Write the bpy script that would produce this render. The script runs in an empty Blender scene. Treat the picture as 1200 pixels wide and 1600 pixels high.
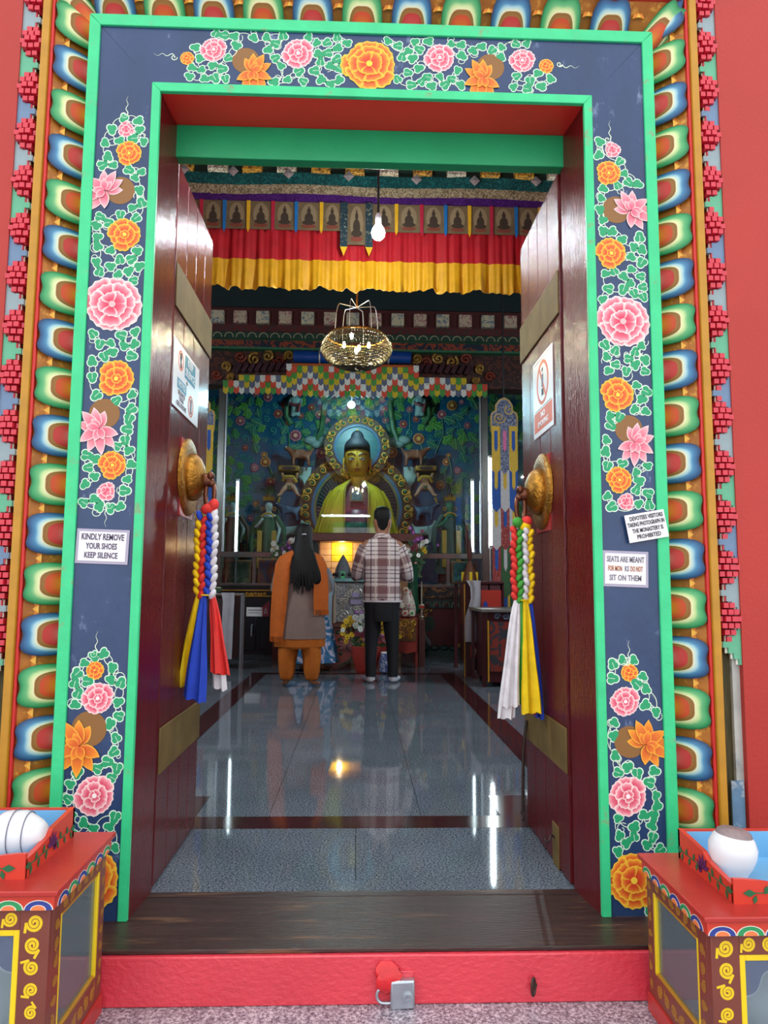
import bpy, math, random
from mathutils import Vector, Matrix
random.seed(7)
PI = math.pi
sc = bpy.context.scene
col = sc.collection

# ------------------------------------------------------------------ camera, world, exposure
F = 1130.0
RW = Matrix(((0.9993590452632461, -0.010079264198318165, -0.0343497755997551),
             (-0.035194512899289765, -0.10118422458545809, -0.9942449894049359),
             (0.006545602517320687, 0.9948166469899166, -0.10147410487126836)))
EYE = Vector((0, 0, .95))
cam_d = bpy.data.cameras.new('camera'); cam = bpy.data.objects.new('camera', cam_d); col.objects.link(cam)
cam_d.sensor_fit = 'VERTICAL'; cam_d.sensor_height = 36; cam_d.lens = F / 1600 * 36
cam_d.clip_start = .05; cam_d.clip_end = 100
cam.matrix_world = Matrix.Translation(EYE) @ RW.to_4x4()
sc.camera = cam
sc.view_settings.view_transform = 'Standard'; sc.view_settings.look = 'None'
sc.view_settings.gamma = 1; sc.view_settings.use_curve_mapping = False
sc.view_settings.exposure = 0.64
w = bpy.data.worlds.new('world'); sc.world = w; w.use_nodes = True
w.node_tree.nodes['Background'].inputs[0].default_value = (.97, .985, 1, 1)
w.node_tree.nodes['Background'].inputs[1].default_value = 1.2
CHAN_E, SPOT_W, NICHE_W, FRONT_E, FILL_E = 420, 80, 2.5, 80, 430      # watts of the lamps in the hall; the last is for added fill tubes

def at(px, py, Y):                                   # a place in the photograph -> the point at depth Y
    v = RW @ Vector(((px - 600) / F, -(py - 800) / F, -1)); return EYE + v * (Y / v.y)
def onz(px, py, z):
    v = RW @ Vector(((px - 600) / F, -(py - 800) / F, -1)); return EYE + v * ((z - EYE.z) / v.z)

# ------------------------------------------------------------------ colours and materials
def lin(c):
    if isinstance(c, str):
        c = c.lstrip('#'); c = tuple(int(c[i:i + 2], 16) / 255 for i in (0, 2, 4))
    return tuple((x / 12.92 if x <= .04045 else ((x + .055) / 1.055) ** 2.4) for x in c[:3])
MATS = {}
def pm(name, c, rough=.5, metal=0., spec=.5, var=.12, vscale=8., stretch=(1, 1, 1), bump=0., bscale=30., emit=None, coat=0., attr=False, c2=None, c2amt=0., c2scale=5.):
    """Principled material with procedural colour variation and relief; attr=True takes the painted colours of the mesh."""
    if name in MATS: return MATS[name]
    m = bpy.data.materials.new(name); m.use_nodes = True; MATS[name] = m
    nt = m.node_tree; N = nt.nodes; L = nt.links; p = N['Principled BSDF']
    p.inputs['Roughness'].default_value = rough; p.inputs['Metallic'].default_value = metal
    p.inputs['Specular IOR Level'].default_value = spec; p.inputs['Coat Weight'].default_value = coat
    p.inputs['Coat Roughness'].default_value = .12
    tc = N.new('ShaderNodeTexCoord'); mp = N.new('ShaderNodeMapping'); mp.inputs['Scale'].default_value = stretch
    L.new(tc.outputs['Object'], mp.inputs[0])
    nz = N.new('ShaderNodeTexNoise'); nz.inputs['Scale'].default_value = vscale; nz.inputs['Detail'].default_value = 5
    L.new(mp.outputs[0], nz.inputs['Vector'])
    rmp = N.new('ShaderNodeMapRange'); rmp.inputs[1].default_value = .25; rmp.inputs[2].default_value = .75
    rmp.inputs[3].default_value = 1 - var; rmp.inputs[4].default_value = 1 + var
    L.new(nz.outputs['Fac'], rmp.inputs[0])
    mix = N.new('ShaderNodeVectorMath'); mix.operation = 'SCALE'
    if attr:
        a = N.new('ShaderNodeAttribute'); a.attribute_name = 'Col'; src = a.outputs['Color']
    else:
        r = N.new('ShaderNodeRGB'); r.outputs[0].default_value = (*lin(c), 1); src = r.outputs[0]
    if c2 is not None:
        n2 = N.new('ShaderNodeTexNoise'); n2.inputs['Scale'].default_value = c2scale; n2.inputs['Detail'].default_value = 8; n2.inputs['Roughness'].default_value = .7
        L.new(mp.outputs[0], n2.inputs['Vector'])
        r2 = N.new('ShaderNodeMapRange'); r2.inputs[1].default_value = .62 - c2amt * .3; r2.inputs[2].default_value = .66 - c2amt * .3 + .06
        L.new(n2.outputs['Fac'], r2.inputs[0])
        mx = N.new('ShaderNodeMix'); mx.data_type = 'RGBA'; L.new(r2.outputs[0], mx.inputs[0]); L.new(src, mx.inputs[6]); mx.inputs[7].default_value = (*lin(c2), 1)
        src = mx.outputs[2]
    L.new(src, mix.inputs[0]); L.new(rmp.outputs[0], mix.inputs['Scale']); L.new(mix.outputs[0], p.inputs['Base Color'])
    if bump:
        b = N.new('ShaderNodeBump'); b.inputs['Strength'].default_value = bump; b.inputs['Distance'].default_value = .004
        n3 = N.new('ShaderNodeTexNoise'); n3.inputs['Scale'].default_value = bscale; n3.inputs['Detail'].default_value = 4
        L.new(mp.outputs[0], n3.inputs['Vector']); L.new(n3.outputs['Fac'], b.inputs['Height']); L.new(b.outputs[0], p.inputs['Normal'])
    if emit:
        p.inputs['Emission Color'].default_value = (*lin(emit[0]), 1); p.inputs['Emission Strength'].default_value = emit[1]
    return m
def brocade(name, c1, c2, scale=14., rough=.6, thr=.52, metal=0., kind='noise'):
    """two-coloured woven or painted pattern"""
    if name in MATS: return MATS[name]
    m = bpy.data.materials.new(name); m.use_nodes = True; MATS[name] = m
    nt = m.node_tree; N = nt.nodes; L = nt.links; p = N['Principled BSDF']
    p.inputs['Roughness'].default_value = rough; p.inputs['Metallic'].default_value = metal
    tc = N.new('ShaderNodeTexCoord')
    if kind == 'noise':
        t = N.new('ShaderNodeTexNoise'); t.inputs['Scale'].default_value = scale; t.inputs['Detail'].default_value = 2; t.inputs['Distortion'].default_value = 2.5; o = t.outputs['Fac']
    elif kind == 'wave':
        t = N.new('ShaderNodeTexWave'); t.wave_type = 'RINGS'; t.inputs['Scale'].default_value = scale; t.inputs['Distortion'].default_value = 9; t.inputs['Detail'].default_value = 2; t.inputs['Detail Scale'].default_value = 1.4; o = t.outputs['Fac']
    else:
        t = N.new('ShaderNodeTexVoronoi'); t.inputs['Scale'].default_value = scale; o = t.outputs['Distance']
    L.new(tc.outputs['Object'], t.inputs['Vector'])
    r = N.new('ShaderNodeValToRGB'); r.color_ramp.elements[0].position = thr - .03; r.color_ramp.elements[1].position = thr + .03
    r.color_ramp.elements[0].color = (*lin(c1), 1); r.color_ramp.elements[1].color = (*lin(c2), 1)
    L.new(o, r.inputs[0]); L.new(r.outputs[0], p.inputs['Base Color'])
    return m
def glow(name, c, s):
    if name in MATS: return MATS[name]
    m = bpy.data.materials.new(name); m.use_nodes = True; MATS[name] = m
    N = m.node_tree.nodes; N.remove(N['Principled BSDF']); e = N.new('ShaderNodeEmission')
    e.inputs[0].default_value = (*lin(c), 1); e.inputs[1].default_value = s
    m.node_tree.links.new(e.outputs[0], N['Material Output'].inputs[0]); return m
def glass(name, tint=(.9, .96, .97), amt=.5, rough=.02, dust=0.):
    if name in MATS: return MATS[name]
    m = bpy.data.materials.new(name); m.use_nodes = True; MATS[name] = m
    N = m.node_tree.nodes; L = m.node_tree.links; N.remove(N['Principled BSDF'])
    t = N.new('ShaderNodeBsdfTransparent'); t.inputs[0].default_value = (*tint, 1)
    g = N.new('ShaderNodeBsdfGlossy'); g.inputs['Roughness'].default_value = rough
    f = N.new('ShaderNodeFresnel'); f.inputs[0].default_value = 1.5
    k = N.new('ShaderNodeMath'); k.operation = 'MULTIPLY'; k.inputs[1].default_value = amt * 2; k.use_clamp = True
    x = N.new('ShaderNodeMixShader'); L.new(f.outputs[0], k.inputs[0]); L.new(k.outputs[0], x.inputs[0]); L.new(t.outputs[0], x.inputs[1]); L.new(g.outputs[0], x.inputs[2])
    out = x
    if dust:
        d = N.new('ShaderNodeBsdfDiffuse'); d.inputs[0].default_value = (*lin('#bcd0dc'), 1); x2 = N.new('ShaderNodeMixShader'); x2.inputs[0].default_value = dust
        L.new(x.outputs[0], x2.inputs[1]); L.new(d.outputs[0], x2.inputs[2]); out = x2
    L.new(out.outputs[0], N['Material Output'].inputs[0]); return m

# ------------------------------------------------------------------ mesh builder
class MB:
    def __init__(s): s.v = []; s.f = []; s.c = []; s.cur = (1, 1, 1)
    def color(s, c): s.cur = lin(c); return s
    def add(s, vs, fs, cs=None):
        o = len(s.v); s.v += [tuple(v) for v in vs]; s.f += [tuple(i + o for i in f) for f in fs]
        s.c += [s.cur] * len(vs) if cs is None else list(cs); return s
    def box(s, a, b, M=None):
        x0, y0, z0 = a; x1, y1, z1 = b
        vs = [Vector(p) for p in ((x0, y0, z0), (x1, y0, z0), (x1, y1, z0), (x0, y1, z0), (x0, y0, z1), (x1, y0, z1), (x1, y1, z1), (x0, y1, z1))]
        if M: vs = [M @ v for v in vs]
        return s.add(vs, [(0, 3, 2, 1), (4, 5, 6, 7), (0, 1, 5, 4), (1, 2, 6, 5), (2, 3, 7, 6), (3, 0, 4, 7)])
    def cbox(s, c, size, M=None):
        return s.box([c[i] - size[i] / 2 for i in range(3)], [c[i] + size[i] / 2 for i in range(3)], M)
    def frustum(s, a, b, inset, axis_y=-1):                       # box whose -Y face is inset (bevelled block)
        x0, y0, z0 = a; x1, y1, z1 = b; i = inset
        vs = [(x0, y1, z0), (x1, y1, z0), (x1, y1, z1), (x0, y1, z1), (x0 + i, y0, z0 + i), (x1 - i, y0, z0 + i), (x1 - i, y0, z1 - i), (x0 + i, y0, z1 - i)]
        return s.add(vs, [(0, 1, 2, 3)[::-1], (4, 5, 6, 7), (0, 1, 5, 4), (1, 2, 6, 5), (2, 3, 7, 6), (3, 0, 4, 7)])
    def tube(s, path, rad, seg=8, caps=True, flat=None, closed=False):
        P = [Vector(p) for p in path]; n = len(P); vs = []; fs = []
        up = Vector((0, 0, 1)); prev = None
        for i, p in enumerate(P):
            if closed: t = (P[(i + 1) % n] - P[i - 1]).normalized()
            else: t = (P[min(i + 1, n - 1)] - P[max(i - 1, 0)])
            t = t.normalized() if t.length > 1e-9 else Vector((0, 0, 1))
            if prev is None:
                a = up if abs(t.dot(up)) < .9 else Vector((0, 1, 0))
                u = t.cross(a).normalized()
            else:
                u = (prev - t * prev.dot(t)); u = u.normalized() if u.length > 1e-6 else t.cross(up).normalized()
            prev = u; w_ = t.cross(u)
            r = rad(i / max(1, n - 1)) if callable(rad) else (rad[i] if isinstance(rad, (list, tuple)) else rad)
            for k in range(seg):
                a = 2 * PI * k / seg; d = u * math.cos(a) * r + w_ * math.sin(a) * r
                if flat: d = Vector((d.x * flat[0], d.y * flat[1], d.z * flat[2]))
                vs.append(p + d)
        m = n if closed else n - 1
        for i in range(m):
            for k in range(seg):
                j = (i + 1) % n
                fs.append((i * seg + k, i * seg + (k + 1) % seg, j * seg + (k + 1) % seg, j * seg + k))
        if caps and not closed:
            fs.append(tuple(range(seg))[::-1]); fs.append(tuple((n - 1) * seg + k for k in range(seg)))
        return s.add(vs, fs)
    def loft(s, rings, caps=True, cs=None, closed_ring=True):     # rings: lists of equal length
        n = len(rings); k = len(rings[0]); vs = [p for r in rings for p in r]; fs = []
        for i in range(n - 1):
            for j in range(k if closed_ring else k - 1):
                fs.append((i * k + j, i * k + (j + 1) % k, (i + 1) * k + (j + 1) % k, (i + 1) * k + j))
        if caps and closed_ring:
            fs.append(tuple(range(k))[::-1]); fs.append(tuple((n - 1) * k + j for j in range(k)))
        return s.add(vs, fs, cs)
    def lathe(s, prof, c=(0, 0, 0), seg=20, M=None, caps=True):   # prof: (r, z)
        rings = []
        for r, z in prof:
            ring = [Vector((r * math.cos(2 * PI * k / seg), r * math.sin(2 * PI * k / seg), z)) for k in range(seg)]
            if M: ring = [M @ p for p in ring]
            rings.append([p + Vector(c) for p in ring])
        return s.loft(rings, caps)
    def ball(s, c, r, nu=10, nv=7, M=None):
        if not hasattr(r, '__len__'): r = (r, r, r)
        rings = []
        for j in range(nv):
            th = PI * (j + .02) / (nv - 1 + .04) if nv > 1 else 0
            ring = [Vector((r[0] * math.sin(th) * math.cos(2 * PI * k / nu), r[1] * math.sin(th) * math.sin(2 * PI * k / nu), -r[2] * math.cos(th))) for k in range(nu)]
            if M: ring = [M @ p for p in ring]
            rings.append([p + Vector(c) for p in ring])
        return s.loft(rings)
    def poly(s, pts, y0, y1, cs=None):                            # outline in x,z extruded from y1 (back) to y0 (front, towards the viewer)
        n = len(pts); vs = [(p[0], y0, p[1]) for p in pts] + [(p[0], y1, p[1]) for p in pts]
        fs = [tuple(range(n)), tuple(range(n, 2 * n))[::-1]] + [(i, n + i, n + (i + 1) % n, (i + 1) % n) for i in range(n)]
        return s.add(vs, fs, cs)
    def disc(s, c, r, y0, y1, n=20, lob=0, nl=8, rz=None):
        rz = r if rz is None else rz
        return s.poly([(c[0] + math.cos(a) * r * (1 + lob * math.cos(nl * a)), c[1] + math.sin(a) * rz * (1 + lob * math.cos(nl * a))) for a in [2 * PI * k / n for k in range(n)]], y0, y1)
    def mesh(s, name, mat=None, smooth=40):
        me = bpy.data.meshes.new(name); me.from_pydata(s.v, [], s.f); me.update()
        at_ = me.color_attributes.new('Col', 'FLOAT_COLOR', 'POINT')
        flat = []
        for c in s.c: flat += [c[0], c[1], c[2], 1]
        at_.data.foreach_set('color', flat)
        if smooth:
            me.polygons.foreach_set('use_smooth', [True] * len(me.polygons))
            me.set_sharp_from_angle(angle=math.radians(smooth))
        if mat: me.materials.append(mat)
        return me
def wm(o):
    b = o.matrix_basis.copy()
    return (wm(o.parent) @ o.matrix_parent_inverse @ b) if o.parent else b
def put(name, me, parent=None, M=None, local=False):
    """link a mesh (world coordinates unless local=True) as one object"""
    o = bpy.data.objects.new(name, me); col.objects.link(o)
    if M is not None: o.matrix_basis = M
    if parent:
        o.parent = parent
        if not local: o.matrix_parent_inverse = wm(parent).inverted()
    return o
def obj(name, mb, mat, parent=None, smooth=40, local=False, bevel=0):
    o = put(name, mb.mesh(name, mat, smooth), parent, None, local)
    if bevel:
        b = o.modifiers.new('bevel', 'BEVEL'); b.width = bevel; b.segments = 2; b.limit_method = 'ANGLE'
    return o
def tag(o, label, cat=None, group=None, kind=None):
    o['label'] = label
    if cat: o['category'] = cat
    if group: o['group'] = group
    if kind: o['kind'] = kind
    return o
def thing(name, loc, label, cat=None, group=None, kind=None, rotz=0):
    o = bpy.data.objects.new(name, None); col.objects.link(o); o.location = loc; o.rotation_euler = (0, 0, rotz)
    o.empty_display_size = .05
    return tag(o, label, cat, group, kind)
def copy_tree(o, parent=None):
    c = o.copy(); col.objects.link(c); c.parent = parent
    for ch in list(o.children): copy_tree(ch, c)
    return c
def skin(name, verts, edges, mat, parent=None, sub=2, smooth=True):
    """continuous body grown over a skeleton: verts (x,y,z,r) or (x,y,z,rx,ry)"""
    me = bpy.data.meshes.new(name); me.from_pydata([v[:3] for v in verts], edges, []); me.update()
    o = bpy.data.objects.new(name, me); col.objects.link(o)
    md = o.modifiers.new('skin', 'SKIN'); md.use_smooth_shade = True
    for i, v in enumerate(verts):
        sv = me.skin_vertices[0].data[i]; sv.radius = (v[3], v[4] if len(v) > 4 else v[3]); sv.use_root = (i == 0)
    ss = o.modifiers.new('sub', 'SUBSURF'); ss.levels = sub; ss.render_levels = sub
    dg = bpy.context.evaluated_depsgraph_get(); dg.update()
    me2 = bpy.data.meshes.new_from_object(o.evaluated_get(dg)); bpy.data.objects.remove(o)
    me2.name = name; me2.materials.clear(); me2.materials.append(mat)
    me2.polygons.foreach_set('use_smooth', [True] * len(me2.polygons))
    return put(name, me2, parent)
TEXTS = {}
def text_mesh(s, size, mat, bold=0.0, ext=.0004):
    k = (s, size, mat.name)
    if k in TEXTS: return TEXTS[k]
    cu = bpy.data.curves.new('lettering', 'FONT'); cu.body = s; cu.size = size; cu.align_x = 'CENTER'; cu.align_y = 'CENTER'; cu.extrude = ext; cu.offset = bold; cu.resolution_u = 2
    o = bpy.data.objects.new('t', cu); col.objects.link(o)
    dg = bpy.context.evaluated_depsgraph_get(); dg.update()
    me = bpy.data.meshes.new_from_object(o.evaluated_get(dg)); bpy.data.objects.remove(o); me.name = 'lettering'
    me.materials.clear(); me.materials.append(mat); TEXTS[k] = me; return me
def spiral(c, r0, turns, a0=0, sgn=1, n=26, grow=.12, plane='xz', y=0):
    out = []
    for i in range(n):
        t = i / (n - 1); r = r0 * (grow + (1 - grow) * t); a = a0 + sgn * turns * 2 * PI * (t - 1)
        out.append((c[0] + r * math.cos(a), y, c[1] + r * math.sin(a)))
    return out
VC = pm('painted', '#ffffff', rough=.45, var=.06, vscale=40, attr=True, bump=.15, bscale=120)
# ------------------------------------------------------------------ materials of the place
def granite(name, base, dark, light, scale=160, rough=.1, spec=.5):
    m = bpy.data.materials.new(name); m.use_nodes = True; MATS[name] = m
    N = m.node_tree.nodes; L = m.node_tree.links; p = N['Principled BSDF']
    p.inputs['Roughness'].default_value = rough; p.inputs['Specular IOR Level'].default_value = spec
    tc = N.new('ShaderNodeTexCoord'); t = N.new('ShaderNodeTexNoise'); t.inputs['Scale'].default_value = scale; t.inputs['Detail'].default_value = 3; t.inputs['Roughness'].default_value = .75
    L.new(tc.outputs['Object'], t.inputs['Vector'])
    r = N.new('ShaderNodeValToRGB'); e = r.color_ramp.elements
    e[0].position = .38; e[0].color = (*lin(dark), 1); e[1].position = .62; e[1].color = (*lin(light), 1)
    x = e.new(.5); x.color = (*lin(base), 1)
    L.new(t.outputs['Fac'], r.inputs[0])
    t2 = N.new('ShaderNodeTexNoise'); t2.inputs['Scale'].default_value = 2.2; t2.inputs['Detail'].default_value = 3; L.new(tc.outputs['Object'], t2.inputs['Vector'])
    mr = N.new('ShaderNodeMapRange'); mr.inputs[1].default_value = .3; mr.inputs[2].default_value = .7; mr.inputs[3].default_value = .85; mr.inputs[4].default_value = 1.15; L.new(t2.outputs['Fac'], mr.inputs[0])
    v = N.new('ShaderNodeVectorMath'); v.operation = 'SCALE'; L.new(r.outputs[0], v.inputs[0]); L.new(mr.outputs[0], v.inputs['Scale']); L.new(v.outputs[0], p.inputs['Base Color'])
    return m
G_FLOOR = granite('floor granite', '#5d6570', '#30363f', '#8e96a2', 150, .045)
G_RED = granite('red granite band', '#3a1a1e', '#1a0c10', '#5a2c30', 170, .08)
G_PORCH = granite('porch granite', '#9b8f9a', '#5a5260', '#d6ccd4', 130, .35)
WALLRED = pm('red limewash', '#ae2a1f', rough=.5, var=.07, vscale=3, bump=.25, bscale=90)
JAMB = pm('maroon gloss paint', '#5a0f15', rough=.17, spec=.5, var=.12, vscale=6, stretch=(6, 6, .6), bump=.5, bscale=40)
DOORP = pm('door gloss paint', '#5a0f15', rough=.17, spec=.5, var=.14, vscale=6, stretch=(7, 7, .5), bump=.6, bscale=40)
GREEN = pm('green frame paint', '#38cc88', rough=.4, var=.1, vscale=12, bump=.25, bscale=60, c2='#8a8f6a', c2amt=.05, c2scale=14)
BLUE = pm('blue board paint', '#283f66', rough=.3, var=.18, vscale=9, stretch=(1, 1, .5), bump=.35, bscale=50, c2='#6d7f9f', c2amt=.04, c2scale=18)
REDSOF = pm('red soffit paint', '#e0302a', rough=.4, var=.08, vscale=5, bump=.15)
GREENL = pm('green lintel paint', '#12985f', rough=.35, var=.08, vscale=6, bump=.2, bscale=40)
GOLDP = pm('ochre paint', '#b9841e', rough=.45, var=.14, vscale=14, bump=.2)
SILLW = pm('worn dark timber', '#3a2623', rough=.34, var=.35, vscale=7, stretch=(.6, 6, 6), bump=.6, bscale=30, c2='#6f4d38', c2amt=.2, c2scale=4)
SILLR = pm('red sill paint', '#e0404f', rough=.2, var=.12, vscale=5, stretch=(.7, 1, 1), bump=1.0, bscale=75, coat=.5)
INT = pm('dark interior plaster', '#3a2420', rough=.8, var=.2, vscale=2)
CEIL = pm('dark ceiling paint', '#16201f', rough=.85, var=.2, vscale=2)

# ------------------------------------------------------------------ structure
def struct(name, boxes, mat, label, parent=None, bevel=0):
    b = MB()
    for x in boxes: b.box(*x)
    o = obj(name, b, mat, parent, bevel=bevel)
    if not parent: tag(o, label, kind='structure')
    return o
XL, XR = -.645, .715                                     # clear opening
struct('wall_front_left', [((-6, 2.165, -.6), (-1.085, 2.37, 6)), ((-1.085, 2.31, -.6), (-.875, 2.37, 6))], WALLRED, 'plain red wall left of the door surround')
struct('wall_front_right', [((1.155, 2.165, -.6), (6, 2.37, 6)), ((.945, 2.31, -.6), (1.155, 2.37, 6))], WALLRED, 'plain red wall right of the door surround')
struct('wall_front_top', [((-1.085, 2.12, 2.93), (1.155, 2.37, 6)), ((-.875, 2.31, 2.52), (.945, 2.37, 2.93))], WALLRED, 'red wall above the door surround')
struct('wall_left', [((-3.7, 2.37, -.1), (-3.6, 12.3, 5.7))], INT, 'dark side wall of the hall, left')
struct('wall_right', [((3.6, 2.37, -.1), (3.7, 12.3, 5.7))], INT, 'dark side wall of the hall, right')
struct('wall_back', [((-3.7, 12.2, -.1), (3.7, 12.3, 5.7))], INT, 'rear wall of the hall behind the altar')
struct('ceiling', [((-3.7, 2.37, 5.6), (3.7, 12.3, 5.7))], CEIL, 'dark ceiling of the hall')
pf = struct('floor_porch', [((-6, -7, -.3), (6, 2.02, -.135))], G_PORCH, 'speckled granite porch floor in front of the threshold')
fl = tag(bpy.data.objects.new('floor', None), 'polished grey granite hall floor with dark red bands', kind='structure'); col.objects.link(fl)
b = MB().box((-3.6, 2.37, -.1), (3.6, 12.2, -.012)); obj('floor_bed', b, pm('mortar', '#3c3f44', rough=.8), fl)
def slab(x0, x1, y0, y1, mat, name):
    g = .0012; obj(name, MB().box((x0 + g, y0 + g, -.012), (x1 - g, y1 - g, 0)), mat, fl, smooth=0)
slab(-3.6, 3.6, 2.37, 2.46, G_FLOOR, 'threshold_slab')
for i in range(8): slab(-3.6 + .9 * i, -2.7 + .9 * i, 2.46, 2.96, G_FLOOR, 'floor_slab')
slab(-3.6, 3.6, 2.96, 3.11, G_RED, 'red_band')
ys = [3.11, 3.40] + [3.40 + .643 * k for k in range(1, 8)]
for a, c in ((-3.6, -2.4), (-2.4, -1.14)):
    for k in range(len(ys) - 1): slab(a, c, ys[k], ys[k + 1], G_FLOOR, 'floor_slab')
for a, c in ((2.4, 3.6), (1.06, 2.4)):
    for k in range(len(ys) - 1): slab(a, c, ys[k], ys[k + 1], G_FLOOR, 'floor_slab')
for a, c, d in ((-1.14, -.98, -.66), (.90, 1.06, None)):
    if d: slab(a, d, 3.11, 3.40, G_RED, 'red_band')
    else: slab(.60, c, 3.11, 3.40, G_RED, 'red_band')
    slab(a, c, 3.40, ys[-1], G_RED, 'red_band')
xs = [-.98, -.36, .27, .90]
for i in range(3):
    x0, x1 = xs[i], xs[i + 1]
    slab(max(x0, -.66), min(x1, .60), 3.11, 3.40, G_FLOOR, 'floor_slab')
    for k in range(1, len(ys) - 1): slab(x0, x1, ys[k], ys[k + 1], G_FLOOR, 'floor_slab')
slab(-1.14, 1.06, ys[-1], ys[-1] + .16, G_RED, 'red_band')
for i in range(6): slab(-3.6 + 1.2 * i, -2.4 + 1.2 * i, ys[-1] + .16, 10.3, G_FLOOR, 'floor_slab')
slab(-3.6, -1.14, ys[-1], ys[-1] + .16, G_FLOOR, 'floor_slab'); slab(1.06, 3.6, ys[-1], ys[-1] + .16, G_FLOOR, 'floor_slab')

# threshold
sl = tag(bpy.data.objects.new('trim_1', None), 'raised threshold with worn dark timber top and red painted front', kind='structure'); sl.location = (0, 2.1, -.135); col.objects.link(sl)
obj('sill_front', MB().box((-.9, 2.0, -.135), (.96, 2.37, -.012)), SILLR, sl, bevel=.004)
obj('sill_board', MB().box((-.9, 2.012, -.012), (.96, 2.335, 0)), SILLW, sl, bevel=.003)
obj('sill_strip', MB().box((-.9, 2.337, -.012), (.96, 2.372, .001)), SILLW, sl, bevel=.002)

# door frame: two posts and a lintel with mitred blue boards
ZT = 2.51
FP = {}
for nm, s, xi, lab in (('trim_2', -1, XL, 'left door post painted blue with green edges and flowers'), ('trim_3', 1, XR, 'right door post painted blue with green edges and flowers')):
    p = thing(nm, (xi + s * .12, 2.2, 0), lab, kind='structure'); FP[s] = p
    X = lambda d: xi + s * d
    o = [(X(.197), 0), (X(.232), 0), (X(.232), ZT + .255), (X(.197), ZT + .22)]
    obj('outer_edge', MB().poly(o if s > 0 else o[::-1], 2.172, 2.26), GREEN, p, bevel=.002)
    o = [(X(.027), 0), (X(.197), 0), (X(.197), ZT + .22), (X(.027), ZT + .03)]
    bl = obj('blue_board', MB().poly(o if s > 0 else o[::-1], 2.18, 2.26), BLUE, p); FP[(s, 'b')] = bl
    o = [(X(0), 0), (X(.027), 0), (X(.027), ZT + .03), (X(0), ZT)]
    obj('inner_edge', MB().poly(o if s > 0 else o[::-1], 2.174, 2.19), GREEN, p, bevel=.002)
    pr = [(X(.002), 2.188), (X(.23), 2.188), (X(.23), 2.37), (X(-.013 if s < 0 else -.024), 2.37)]
    vs = [(x, y, z) for z in (0, ZT) for x, y in pr]; fs = [(0, 1, 2, 3), (7, 6, 5, 4), (0, 4, 5, 1), (1, 5, 6, 2), (2, 6, 7, 3), (3, 7, 4, 0)]
    obj('jamb', MB().add(vs, fs), JAMB, p, smooth=0)
lt = thing('trim_4', (.035, 2.2, ZT), 'door lintel painted blue with green edges and a row of flowers', kind='structure')
def lint(name, d0, d1, y0, mat, bev=.002, yb=2.26):
    pts = [(XL - d0, ZT + d0 * 1.11), (XR + d0, ZT + d0 * 1.11), (XR + d1, ZT + d1 * 1.11), (XL - d1, ZT + d1 * 1.11)]
    return obj(name, MB().poly(pts, y0, yb), mat, lt, bevel=bev)
lint('inner_edge', 0, .027, 2.174, GREEN, yb=2.19); FP['lb'] = lint('blue_board', .027, .197, 2.18, BLUE, 0); lint('outer_edge', .197, .232, 2.172, GREEN)
obj('soffit', MB().box((XL, 2.188, ZT + .002), (XR, 2.37, ZT + .05)), REDSOF, lt)
obj('green_rail', MB().box((XL, 2.345, ZT - .115), (XR, 2.39, ZT + .002)), GREENL, lt, bevel=.003)
# ------------------------------------------------------------------ lotus petal moulding
def mixc(a, b, t): return tuple(a[i] + (b[i] - a[i]) * t for i in range(3))
def petal_mesh(name, ramp):
    """half-round painted petal: x outwards (0..1), z along (-.5...5), bulging towards -y; ramp: (k, colour) from rim to root"""
    mb = MB(); nth = 22; rings = []; cs = []
    for k, c in ramp:
        ring = []
        for i in range(nth + 1):
            th = -PI / 2 + PI * i / nth; n = 3.2
            ct, st = math.cos(th), math.sin(th)
            r = (abs(ct) ** n + abs(st) ** n) ** (-1 / n)
            lob = 1 + (.06 * math.cos(4 * th - PI) * (k - .6) / .4 if k > .6 else 0)
            # neck: narrower at the root
            u = k * r * ct * lob; v = k * r * st * .5 * lob
            y = -1.0 * u - .20 * (1 - k ** 2) - .05
            ring.append((u, y, v)); cs.append(lin(c))
        rings.append(ring)
    mb.loft(rings, caps=False, cs=cs, closed_ring=False)
    return mb.mesh(name, VC, 60)
def expand(ramp, n=3):
    out = []
    for (a, ca), (b, cb) in zip(ramp, ramp[1:]):
        for j in range(n):
            t = j / n; la, lb_ = [tuple(int(c.lstrip('#')[i:i + 2], 16) / 255 for i in (0, 2, 4)) for c in (ca, cb)]
            out.append((a + (b - a) * t, mixc(la, lb_, t)))
    out.append(ramp[-1]); return out
PB = petal_mesh('petal_blue', expand([(1, '#1c3458'), (.93, '#2a5a88'), (.82, '#4a88b0'), (.75, '#a8cfd8'), (.67, '#e8e6c4'), (.645, '#8a5a20'), (.57, '#9a6a28'), (.53, '#c22d2c'), (.36, '#d84a48'), (.15, '#ee9a92'), (.02, '#f6c0b4')]))
PG = petal_mesh('petal_green', expand([(1, '#1a6a3e'), (.93, '#349a5c'), (.82, '#6ab478'), (.75, '#c4dc98'), (.67, '#f0eab8'), (.645, '#8a5a20'), (.57, '#9a6a28'), (.53, '#d0431f'), (.36, '#e06a1f'), (.15, '#f0b01e'), (.02, '#f6cf2a')]))
VINEBR = pm('ochre scroll paint', '#b06a20', rough=.5, var=.25, vscale=25, bump=.3, bscale=60, c2='#d99a3a', c2amt=.25, c2scale=30)
REDSTR = pm('red stripe paint', '#cf2f2c', rough=.45, var=.1, vscale=12)
orn = MB(); orn.color('#e08a2a').poly([(0, -.16), (.34, -.07), (.5, 0), (.34, .07), (0, .16), (.1, 0)], -.03, 0); orn.color('#f0b848').poly([(.05, -.06), (.28, 0), (.05, .06)], -.045, -.03)
ORN = orn.mesh('leaf_ornament', VC, 30)
PW, PH = .112, .150                                      # petal length and pitch
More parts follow.
